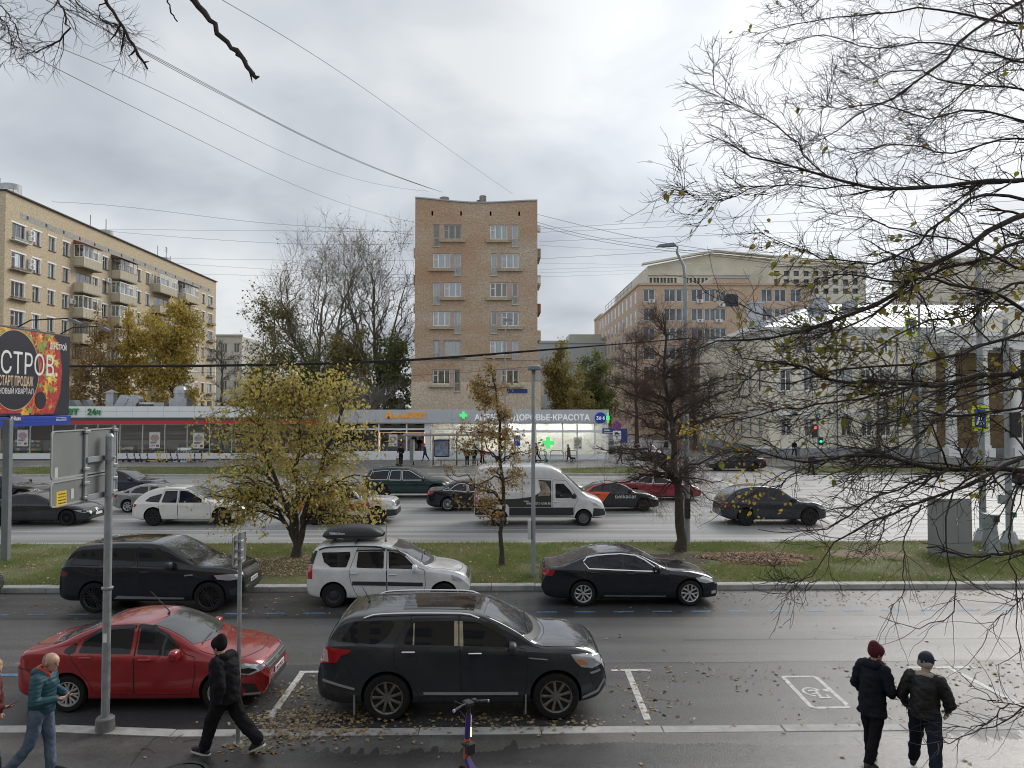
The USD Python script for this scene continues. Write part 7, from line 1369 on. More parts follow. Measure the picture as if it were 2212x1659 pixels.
# ---------------------------------------------------------------- kick scooters
def scooter_parts(p,body,stem,h=1.15):
 put('deck',MB().box(-.42,.34,-.075,.075,.12,.18,.02).hull([(.3,-.06,.13),(.3,.06,.13),(.5,-.03,.33),(.5,.03,.33),(.46,-.03,.36),(.46,.03,.36),(.24,-.06,.18),(.24,.06,.18)]),body,p)
 put('stem',MB().tube([(.56,0,.26),(.47,0,.42),(.40,0,h-.1)],[.034,.032,.026],10),stem,p,smooth=50)
 put('handlebar',MB().tube([(.36,-.27,h-.02),(.39,-.12,h),(.4,0,h),(.39,.12,h),(.36,.27,h-.02)],.016,8).box(.36,.45,-.05,.05,h-.03,h+.04,.01),PLASTIC,p)
 for s_ in (-1,1):put('grip',MB().tube([(.372,s_*.2,h-.012),(.358,s_*.29,h-.022)],.02,8),PLASTIC,p)
 for x in (-.48,.58):
  w=put('wheel',MB().lathe([(.03,.02),(.085,.028),(.115,.02),(.12,0),(.115,-.02),(.085,-.028),(.03,-.02)],20,T(x,0,.12)@RX(PI/2)),RUBBER,p,smooth=40)
  put('mudguard',MB().grid([[(x+.14*math.cos(t),y,.12+.14*math.sin(t)) for y in (-.04,.04)] for t in np.linspace(.4,2.7,8)]),body,w)
 put('battery_box',MB().box(.36,.46,-.05,.05,.55,.75,.015),body,p)
VIO=mat('scooter_violet',(.055,.03,.16),.4);SCY=mat('scooter_yellow',(.68,.42,.02),.4);SCO=mat('scooter_orange',(.6,.13,.03),.4);SDK=mat('scooter_dark',(.03,.03,.04),.5)
sc0=None;scy=None
row=[(1040,0,'dark violet scooter, leftmost of the row before the food shop'),(1102,0,'dark violet scooter, second from the left in the row'),(1163,0,'dark violet scooter, third from the left in the row'),(1222,0,'dark violet scooter just left of the first yellow one'),(1325,1,'yellow scooter turned sideways under the meat poster'),(1385,1,'yellow scooter just right of the meat poster'),(1420,0,'violet scooter between two yellow ones right of the meat poster'),(1448,1,'yellow scooter standing left of the bicycle rack'),(1500,0,'violet scooter leaning at the left end of the bicycle rack'),(1645,1,'yellow scooter at the right end of the bicycle rack'),(1672,0,'dark scooter just right of the bicycle rack'),(1725,0,'dark scooter second right of the bicycle rack'),(1768,1,'yellow scooter, rightmost of the row before the food shop')]
rs_=np.random.RandomState(4)
for zx,k,lab in row:
 q=gnd(.25*zx,998,.1);loc=(q[0],q[1]+rs_.uniform(-.3,.3),.1);rz=(0.15 if zx in (1040,1102,1163,1222,1325,1420,1500) else -1.2)+rs_.uniform(-.3,.3)
 if k==0:
  if sc0 is None:sc0=thing('scooter',lab,'scooter',loc,rz,'scooters parked before the food shop');scooter_parts(sc0,SDK,VIO)
  else :copy_of(sc0,loc,rz,lab)
 else :
  if scy is None:scy=thing('scooter',lab,'scooter',loc,rz,'scooters parked before the food shop');scooter_parts(scy,SCY,SCY)
  else :copy_of(scy,loc,rz,lab)
q=onY(1150,985,68.0);s5=thing('scooter','dark scooter by the man with a backpack before the pharmacy','scooter',(onY(1168,985,67.6)[0],67.6,.1),.3);scooter_parts(s5,SDK,SDK)
hb_q=onY(1013,1530,10.15);fsx=thing('scooter','violet and orange scooter standing at the bottom edge of the near pavement','scooter',(hb_q[0]-.54*math.cos(2.2),hb_q[1]-.54*math.sin(2.2),.12),2.2)
put('deck',MB().box(-.42,.30,-.085,.085,.12,.19,.02),VIO,fsx)
st0,st1=np.array([.62,0,.2]),np.array([.42+.12,.0,1.13])
def sl(t):return st0*(1-t)+st1*t
put('neck',MB().hull([(.24,-.06,.14),(.24,.06,.14),(.28,-.06,.19),(.28,.06,.19),(.57,-.03,.42),(.57,.03,.42),(.62,-.03,.36),(.62,.03,.36)]),VIO,fsx)
put('stem_lower',MB().tube([sl(.2),sl(.5)],.042,14),SCO,fsx,smooth=50);put('stem_upper',MB().tube([sl(.5),sl(.86)],[.040,.036],14),VIO,fsx,smooth=50);put('stem_neck',MB().tube([sl(.86),sl(1.0)],.027,12),PLASTIC,fsx,smooth=50)
q=sl(.40);put('battery_clamp',MB().box(q[0]-.13,q[0]-.02,-.06,.06,q[2]-.1,q[2]+.06,.015).box(q[0]-.06,q[0]+.06,-.055,.055,q[2]-.02,q[2]+.03,.01),PLASTIC,fsx)
q=sl(.6);put('light_strip',MB().box(q[0]-.025,q[0]-.015,-.05,-.038,q[2]-.08,q[2]+.05),mat('green_led',(.5,1,.4),.4,emit=2.,ecol=(.5,1,.35)),fsx)
put('lettering',MB().tm(text('ЮРЕНТ',.035,True,.002,.17),basis(tuple((st1-st0)/np.linalg.norm(st1-st0)),(-.97,0,-.2),(0,-1,0),tuple(sl(.66)+[.012,-.042,0]))),WHL,fsx)
q=sl(1.0);put('handlebar',MB().tube([q+[-.06,-.28,.0],q+[-.02,-.14,.02],q+[0,0,.02],q+[-.02,.14,.02],q+[-.06,.28,.0]],.016,10).box(q[0]-.05,q[0]+.09,-.06,.06,q[2]-.02,q[2]+.045,.015).box(q[0]-.03,q[0]+.03,-.12,-.05,q[2]+.03,q[2]+.06,.01),PLASTIC,fsx,smooth=30)
for s_ in (-1,1):g_=put('grip',MB().tube([q+[-.03,s_*.16,.015],q+[-.055,s_*.27,.003]],.021,10),PLASTIC,fsx);put('grip_end',MB().tube([q+[-.055,s_*.27,.003],q+[-.06,s_*.29,.0]],.022,10),mat('pale_violet',(.40,.42,.62),.4),g_)
put('brake_cable',MB().tube([q+[.02,.1,.02],q+[.12,.16,.05],q+[.1,.08,-.1],q+[.03,.02,-.2]],.005,6),PLASTIC,fsx)
for x in (-.5,.66):put('wheel',MB().lathe([(.03,.025),(.1,.03),(.125,.02),(.13,0),(.125,-.02),(.1,-.03),(.03,-.025)],24,T(x,0,.13)@RX(PI/2)),RUBBER,fsx,smooth=40)
# ---------------------------------------------------------------- overhead wires
WIRE=mat('wire_grey',(.06,.065,.07),.6)
def wire(label,pts,r,sag=0.,n=26,m=WIRE,group=None):
 """pts: (x, y, depth) measured in the picture; a smooth line through them"""
 P=np.array([onY(a,b,c) for a,b,c in pts]);t=np.r_[0,np.cumsum(np.linalg.norm(np.diff(P,axis=0),axis=1))];t/=t[-1]
 from scipy.interpolate import CubicSpline
 cs=CubicSpline(t,P) if len(P)>3 else None
 u=np.linspace(0,1,n)
 Q=cs(u) if cs is not None else np.stack([np.polyval(np.polyfit(t,P[:,k],len(P)-1),u) for k in range(3)],1)
 Q[:,2]-=sag*4*u*(1-u)
 w=MB().tube(Q,r,5)
 return put('cable',w,m,label=label,cat='cable',group=group)
gW='wires running from the tower roof to the upper left'
for i,(a,b,c) in enumerate(((100,0,0),(118,4,1),(140,3,2))):wire(('upper','middle','lower')[i]+' wire of the bundle from the tower roof to the top left',[(a,b,21),(300,103+2.5*i,28),(520,222+2*i,42),(745,334+1.5*i,60),(955,415,75)],.014)
wire('single wire crossing from the top edge to the right end of the tower roof',[(480,0,22),(700,133,33),(900,272,52),(1108,419,76)],.011)
wire('thin wire passing the left corner of the tower roof',[(0,60,20),(120,100,24),(400,225,36),(700,365,58),(925,413,76)],.012)
wire('lowest of the wires from the upper left to the tower',[(0,84,20),(140,157,25),(400,287,38),(700,425,60),(894,480,74.6)],.012)
for i,pts in enumerate(([(112,436,78),(300,450,80),(553,480,82),(640,487,82),(893,508,76)],[(236,495,95),(400,497,95),(640,499,90),(893,499,76)],[(240,500,95),(553,523,92),(893,525,76)],[(365,558,110),(553,561,110),(893,562,78)],[(378,569,112),(553,580,110),(893,592,78)],[(430,592,120),(553,595,110),(893,600,78)])):
 wire(('top','second','third','fourth','fifth','lowest')[i]+' wire between the long brick block and the tower',pts,.016)
for i,pts in enumerate(([(1161,463,76),(1300,497,70),(1500,535,60),(1760,560,50),(2260,570,40)],[(1161,480,76),(1300,515,70),(1500,543,60),(1760,572,50),(2260,600,40)],[(1161,486,76),(1350,530,68),(1500,548,60),(1760,580,50),(2260,615,40)],[(1163,495,76),(1400,480,66),(1700,462,55),(2260,430,40)],[(1163,502,76),(1400,492,66),(1700,478,55),(2260,450,40)],[(1166,522,76),(1400,513,66),(1600,506,60),(2260,480,40)],[(1166,530,76),(1350,540,90),(1500,541,120),(1640,541,150)],[(1166,559,76),(1300,552,66),(1600,534,55),(2260,490,40)],[(1166,568,76),(1400,571,110),(1560,568,160)],[(1166,582,76),(1300,578,90),(1400,575,120)],[(1166,589,76),(1300,586,90),(1400,583,120)],[(1166,598,76),(1300,594,90),(1400,588,120)])):
 wire(('first','second','third','fourth','fifth','sixth','seventh','eighth','ninth','tenth','eleventh','twelfth')[i]+' wire from the top among those leaving the tower to the right',pts,.013 if i>2 else .018)
TH_=mat('black_cable',(.012,.012,.013),.6)
for i in range(3):wire(('upper','middle','lower')[i]+' strand of the thick black cable sagging across the view',[(-260,785+i,32),(150,790+i*1.2,30),(600,786+i*1.6,28.4),(890,776+i*1.4,27.8),(1150,757+i,27.4),(1340,743,27.3),(1482,731+i*.4,27.3)],.022,m=TH_,n=40)
wire('thin cable below the thick black one',[(-260,800,60),(150,800,56),(480,806,55),(860,812,54),(1060,800,52),(1480,765,48)],.014)
wire('short cable from the tall road light into the right branches',[(1482,731,27.3),(1700,728,30),(1900,735,33),(2260,760,38)],.018,m=TH_)
# ================================================================ trees
def nrm(v):return v/np.maximum(np.linalg.norm(v,axis=-1,keepdims=True),1e-9)
def tubes(P,Rr,sides=4):
 """many tapered tubes at once: P (B, n, 3), Rr (B, n)"""
 B,n=P.shape[:2]
 if B==0:return np.zeros((0,3)),np.zeros((0,3),int)
 t=nrm(np.gradient(P,axis=1));m=nrm(P[:,-1]-P[:,0]+1e-9)
 ref=np.where(abs(m[:,2:3])>.8,np.array([[1.,0,0]]),np.array([[0,0,1.]]))
 u=nrm(np.cross(t,ref[:,None]));w=np.cross(t,u)
 a=np.arange(sides)*2*PI/sides
 V=P[:,:,None]+Rr[:,:,None,None]*(np.cos(a)[:,None]*u[:,:,None]+np.sin(a)[:,None]*w[:,:,None])
 b,i,j=np.meshgrid(np.arange(B),np.arange(n-1),np.arange(sides),indexing='ij');k=(j+1)%sides
 f=lambda i_,j_:(b*n+i_)*sides+j_
 q=np.stack([f(i,j),f(i,k),f(i+1,k),f(i+1,j)],-1).reshape(-1,4)
 return V.reshape(-1,3),np.vstack([q[:,[0,1,2]],q[:,[0,2,3]]])
def grow(P0,D0,L,n,rng,jit=.15,bend=(0,0,0.)):
 P=[P0];d=nrm(D0);s=(L/(n-1))[:,None]
 for _ in range(n-1):
  d=nrm(d+rng.normal(0,jit,d.shape)+np.asarray(bend)/(n-1));P.append(P[-1]+d*s)
 return np.stack(P,1)
def sprout(P,Rr,k,rng,t=(.25,1.),ang=(.5,1.1),L=(.3,.6),n=5,jit=.15,bend=(0,0,0),rk=.6,rmin=.003,Lp=None,tip=.3,flat=1.):
 """k children on every branch"""
 B,m=P.shape[:2];b=np.repeat(np.arange(B),k);u=rng.uniform(t[0],t[1],B*k)*(m-1.001)
 i=u.astype(int);fr=(u-i)[:,None]
 p=P[b,i]*(1-fr)+P[b,i+1]*fr;r=(Rr[b,i]*(1-fr[:,0])+Rr[b,i+1]*fr[:,0])
 d=nrm(P[b,i+1]-P[b,i]);s=nrm(np.cross(d,rng.normal(size=d.shape))*[1,1,flat]);a=rng.uniform(*ang,B*k)[:,None]
 D=np.cos(a)*d+np.sin(a)*s
 ln=rng.uniform(*L,B*k)
 if Lp is not None:ln=ln*Lp[b]*(1.15-.75*u/(m-1))
 Q=grow(p,D,ln,n,rng,jit,bend)
 r0=np.maximum(np.minimum(r*.8,r*rk),rmin)
 return Q,r0[:,None]*np.linspace(1,tip,n)[None],ln
def bez(a,ta,b,tb,n):
 t=np.linspace(0,1,n)[:,None];c1,c2=a+ta,b-tb
 return (1-t)**3*a+3*(1-t)**2*t*c1+3*(1-t)*t**2*c2+t**3*b
BARK=mat('dark_bark',(.060,.048,.038),.9,var=.35,vs=9,bump=.8,bs=30)
BARKG=mat('grey_bark',(.17,.15,.125),.9,var=.3,vs=5,bump=.6,bs=20)
BARKB=mat('brown_twigs',(.10,.065,.052),.9,var=.25,vs=3)
TWIG=mat('black_bark',(.038,.029,.023),.85,var=.3,vs=12,bump=.5,bs=60)
def tree(name,label,base,stems,env,seed,bark=BARK,limbs=26,sub=7,tw=8,rt=.12,sublen=(.22,.42),twlen=(.25,.5),droop=-.2,leaf=None,leafn=0,lsz=.09,group=None,cat='tree',twr=.006,shell=.55,twbark=None,lt=(.2,.95),twig2=0,env2=None,tt=.22,att=0.):
 """stems: list of polylines (relative to base); env: (centre, radii) of the crown; limbs reach for points spread through it"""
 rng=np.random.RandomState(seed);p=thing(name,label,cat,base,group=group)
 tm_=MB();SP=[]
 for S_ in stems:
  S_=np.asarray(S_,float);n=14
  t=np.linspace(0,1,len(S_));Q=np.stack([PchipInterpolator(t,S_[:,k])(np.linspace(0,1,n)) for k in range(3)],1)+np.r_[np.zeros((1,3)),rng.normal(0,.02+.004*S_[-1,2],(n-1,3))]
  r_=rt/len(stems)**.35*np.linspace(1,tt,n)**.9;r_[0]*=1.45;tm_.tube(Q,r_,10);SP.append((Q,r_))
 put('trunk',tm_,bark,p,smooth=60)
 LP,LR=[],[]
 for i in range(limbs):
  e=env if env2 is None or rng.rand()<.65 else env2
  if isinstance(e,list):e=e[i%len(e)]
  c,R3=np.array(e[0],float),np.array(e[1],float)
  d=nrm(rng.normal(size=3));c_=c+d*R3*rng.uniform(shell,1.0)**.6
  Q,r_=SP[np.argmin([np.linalg.norm((q[-1]-c_)[:2])+rng.uniform(0,1.)*np.linalg.norm(R3[:2])*.4 for q,_ in SP])]
  h=Q[:,2];zt=np.clip(c_[2]-rng.uniform(.25,.7)*np.linalg.norm((c_-Q[len(Q)//2])[:2])-(.1+att)*R3[2],Q[0,2]+lt[0]*h[-1],Q[0,2]+lt[1]*h[-1])
  k=min(np.searchsorted(h,zt),len(Q)-2);a=Q[k];L_=np.linalg.norm(c_-a)
  tang=nrm(Q[k+1]-Q[k])*L_*.35+np.r_[(c_-a)[:2],0]*.15
  P_=bez(a,tang,c_,nrm(c_-a+np.array([0,0,droop*L_]))*L_*.3,10)+np.r_[np.zeros((1,3)),rng.normal(0,.025*L_,(9,3))]
  LP.append(P_);LR.append(min(r_[k]*.62,.012+.016*L_)*np.linspace(1,.25,10))
 LP,LR=np.array(LP),np.array(LR)
 put('limbs',tubes(LP,np.maximum(LR,twr),6),bark,p,smooth=60)
 LL=np.linalg.norm(np.diff(LP,axis=1),axis=2).sum(1);L0=np.median(LL)
 SPp,SR,SL=sprout(LP,LR,sub,rng,(.25,1),(.35,1.0),(sublen[0]*L0,sublen[1]*L0),7,.16,(0,0,droop),.55,twr)
 TP,TR,TL=sprout(SPp,SR,tw,rng,(.1,1),(.35,1.1),(twlen[0]*sublen[1]*L0*1.4,twlen[1]*sublen[1]*L0*1.4),5,.18,(0,0,droop),.6,twr*.8)
 v,f=tubes(SPp,SR,4);m_=MB().add(v,f).add(*tubes(TP,TR,3))
 if twig2:
  UP_,UR,_=sprout(TP,TR,twig2,rng,(.15,1),(.4,1.1),(.3*np.median(TL),.7*np.median(TL)),4,.2,(0,0,droop),.7,twr*.6);m_.add(*tubes(UP_,UR,3));TP2=UP_
 put('twigs',m_,twbark or bark,p,kind='stuff')
 if leaf is not None and leafn:
  A=TP.reshape(-1,3);A=A[rng.randint(0,len(A),leafn)]+rng.normal(0,lsz*.9,(leafn,3))
  r2=np.random.RandomState(seed+1);n=leafn
  ax=nrm(r2.normal(size=(n,3))+[0,0,-.9]);sd=nrm(np.cross(ax,r2.normal(size=(n,3))));nn=np.cross(sd,ax);s=(lsz*r2.uniform(.55,1.3,n))[:,None]
  v=np.stack([A,A+ax*s*.5+sd*s*.27+nn*s*.08,A+ax*s,A+ax*s*.5-sd*s*.27+nn*s*.08],1).reshape(-1,3)
  f=(np.arange(n)[:,None]*4+np.array([[0,1,2,0,2,3]])).reshape(-1,3)
  put('leaves',(v,f),leaf,p,kind='stuff',tone=4)
 return p
YG=leafmat('yellow_green_leaves',[(.62,.49,.12),(.70,.57,.16),(.50,.46,.14),(.40,.41,.13),(.60,.45,.15),(.46,.33,.13),(.74,.60,.19),(.42,.42,.14)],.55)
GOLD=leafmat('golden_leaves',[(.58,.43,.10),(.64,.50,.13),(.46,.36,.09),(.54,.40,.09),(.36,.32,.09)],.45)
DRY=leafmat('dry_brown_leaves',[(.40,.26,.11),(.46,.32,.12),(.31,.19,.08),(.46,.35,.13),(.24,.14,.065)],.4)
OLIVE=leafmat('olive_leaves',[(.26,.23,.08),(.33,.28,.09),(.19,.19,.07),(.36,.28,.08),(.24,.18,.07)],.4)
GREEN=leafmat('green_leaves',[(.13,.18,.06),(.18,.22,.07),(.23,.25,.08),(.10,.14,.05),(.30,.27,.08)],.4)
b=gnd(640,1204,.12)
def rel(px,py,dY=0.):q=onY(px,py,b[1]+dY);return (q[0]-b[0],q[1]-b[1],q[2]-.12)
tree('yellow_tree','multi-stemmed yellow-green tree in full leaf on the median',(b[0],b[1],.1),[[(-.05,0,0),rel(632,1120),rel(606,1060,.3),rel(570,960,.5),rel(560,870,.6)],[(.0,.1,0),rel(643,1120,.1),rel(640,1030,.2),rel(645,920,.2),rel(652,830,.1)],[(.08,-.05,0),rel(655,1130,-.1),rel(668,1070,-.3),rel(710,960,-.5),rel(745,880,-.6)]],[(rel(540,950),(1.5,1.7,1.75)),(rel(640,900),(1.9,1.9,1.75)),(rel(735,960),(1.5,1.7,1.7)),(rel(500,1060),(1.15,1.3,1.0)),(rel(625,1020),(2.2,2.0,1.3)),(rel(760,1060),(1.15,1.3,1.15)),(rel(600,850),(1.2,1.2,1.1)),(rel(690,850),(1.1,1.1,1.0))],3,BARK,88,7,6,.17,(.3,.6),(.3,.6),-.55,YG,11500,.145,twr=.006,shell=.15,lt=(.16,.95))
b=gnd(1084,1222,.12)
tree('young_tree','slender young tree with sparse dry brown leaves on the median',(b[0],b[1],.1),[[(0,0,0),rel(1083,1160),rel(1090,1080,.1),rel(1082,960,.1),rel(1072,860),rel(1060,790)]],(rel(1052,1000),(1.75,1.4,1.95)),5,BARK,40,6,6,.085,(.2,.38),(.3,.55),.35,DRY,3500,.115,twr=.005,shell=.4,lt=(.22,.97),env2=(rel(1062,850),(.55,.5,1.0)))
b=gnd(1469,1190,.12)
tree('bare_tree','dark bare tree with fine twigs standing on the median right of the lamp post',(b[0],b[1],.1),[[(0,0,0),rel(1466,1120),rel(1462,1040,.1),rel(1452,930,.2),rel(1440,800,.2),rel(1436,680)]],(rel(1455,930),(3.2,2.6,3.5)),7,BARK,80,8,7,.19,(.2,.4),(.3,.6),.15,None,0,twr=.005,shell=.35,lt=(.25,.97),twbark=BARKB,twig2=2,tt=.1,env2=(rel(1445,760),(1.5,1.3,2.3)))
def bg(label,px,py0,py1,w,Y,seed,name='tree',leaf=None,n=0,lsz=.35,bark=BARKG,limbs=40,sub=6,tw=6,low=.35,stemtop=None,twb=None,twig2=0,droop=.1,rt=.28,twr=.018,lean=0,shell=.4,group='trees behind the shops',sub_l=(.2,.4),forks=1,att=0.):
 q=onY(px,py1,Y);t=onY(px,py0,Y);h=t[2]-.1;W=w/FPX*Y
 c=(lean*.5,0,h*(low+(1-low)/2));R3=(W/2,W/2*.9,h*(1-low)/2);r=np.random.RandomState(seed)
 if forks==1:st=[[(0,0,0),(lean*.1,.1,h*.25),(lean*.3,0,h*.5),(lean*.6,.1,h*(stemtop or .85))]]
 else :st=[[(0,0,0),(.1*f,.1,h*.16),(W*.10*f,r.uniform(-1,1),h*r.uniform(.34,.42)),(W*.2*f+r.uniform(-.6,.6),r.uniform(-2,2),h*r.uniform(.54,.62)),(W*.27*f+r.uniform(-.8,.8),r.uniform(-2,2),h*r.uniform(.74,.82))] for f in np.linspace(-1,1,forks)]
 return tree(name,label,(q[0],Y,.1),st,(c,R3),seed,bark,limbs,sub,tw,rt,sub_l,(.3,.55),droop,leaf,n,lsz,group,twr=twr,shell=shell,twbark=twb,twig2=twig2,lt=(.2,.95),tt=.07,att=att)
bg('golden birch, the larger of two before the long brick block',375,622,900,165,84,11,leaf=GOLD,n=11000,lsz=.42,droop=-.7,low=.12,limbs=46,shell=.2)
bg('golden birch, the smaller left one before the long brick block',275,652,900,95,84,12,leaf=GOLD,n=4200,lsz=.40,droop=-.7,low=.2,limbs=30,shell=.2)
bg('brown and olive tree just right of the billboard',214,665,900,120,82,13,leaf=DRY,n=2600,lsz=.40,low=.1,limbs=40)
bg('bare grey tree right of the golden birches',478,700,900,90,88,14,low=.15,limbs=36,twig2=1)
bg('tall bare poplar with widely forked crown, farther from the tower',690,478,890,300,92,15,low=.22,limbs=64,sub=7,tw=6,rt=.5,twig2=1,leaf=OLIVE,n=2600,lsz=.26,sub_l=(.2,.42),forks=3,twr=.018,droop=.3,shell=.3,att=.45)
bg('tall bare poplar with forked crown nearest the tower',812,476,890,225,94,16,low=.22,limbs=52,sub=7,tw=6,rt=.5,twig2=1,leaf=OLIVE,n=2200,lsz=.26,sub_l=(.2,.42),forks=3,twr=.018,droop=.3,shell=.3,att=.45)
bg('half bare olive tree, low branches, behind the poplars',590,610,890,170,90,17,leaf=OLIVE,n=4200,lsz=.36,low=.08,limbs=48,twig2=1)
bg('dark green leafy tree against the left side of the tower',852,705,890,120,88,18,leaf=GREEN,n=6500,lsz=.40,low=.05,limbs=46,shell=.15)
bg('olive green bushy tree below the poplars',745,690,890,150,86,19,leaf=OLIVE,n=8500,lsz=.38,low=.04,limbs=46,shell=.15)
bg('green bushy tree left of the poplar trunks',650,730,890,130,86,20,leaf=GREEN,n=6000,lsz=.36,low=.04,limbs=40,shell=.15)
bg('yellowish bush beside the poplar trunks',560,770,890,110,85,21,leaf=OLIVE,n=4800,lsz=.34,low=.02,limbs=34,shell=.15)
bg('pale bare shrub spreading before the dark green tree',800,775,890,190,80,22,low=.02,limbs=60,tw=7,twig2=1,twr=.014,bark=mat('pale_twigs',(.26,.24,.21),.9),stemtop=.35,name='shrub')
bg('olive conical tree right of the tower',1213,728,895,100,90,23,leaf=OLIVE,n=8500,lsz=.36,low=.02,limbs=40,shell=.15)
bg('dark green tree behind the pharmacy roof',1290,738,900,100,96,24,leaf=GREEN,n=8500,lsz=.38,low=.02,limbs=40,shell=.1)
bg('small ochre tree over the pharmacy roof corner',1255,815,905,62,84,25,leaf=OLIVE,n=3000,lsz=.30,low=.1,limbs=24,shell=.2)
bg('brown bare tree mass at the mouth of the side street',1375,690,940,130,88,26,low=.12,limbs=56,tw=8,twig2=2,bark=BARKB,twr=.016)
bg('brown bare tree before the side of the yellow building',1500,700,985,150,84,27,low=.15,limbs=56,tw=8,twig2=2,bark=BARKB,twr=.014)
bg('brown bare tree low behind the parked cars',1440,790,960,130,92,28,low=.05,limbs=46,tw=8,twig2=1,bark=BARKB,leaf=DRY,n=1200,lsz=.3)
bg('small bare tree before the columns of the yellow building',1985,780,985,130,68,29,low=.25,limbs=44,tw=8,twig2=1,bark=BARKG,twr=.013,stemtop=.7)
bg('thin bare tree left of the columns',1900,800,985,90,70,30,low=.25,limbs=34,tw=7,twig2=1,bark=BARKG,twr=.012)
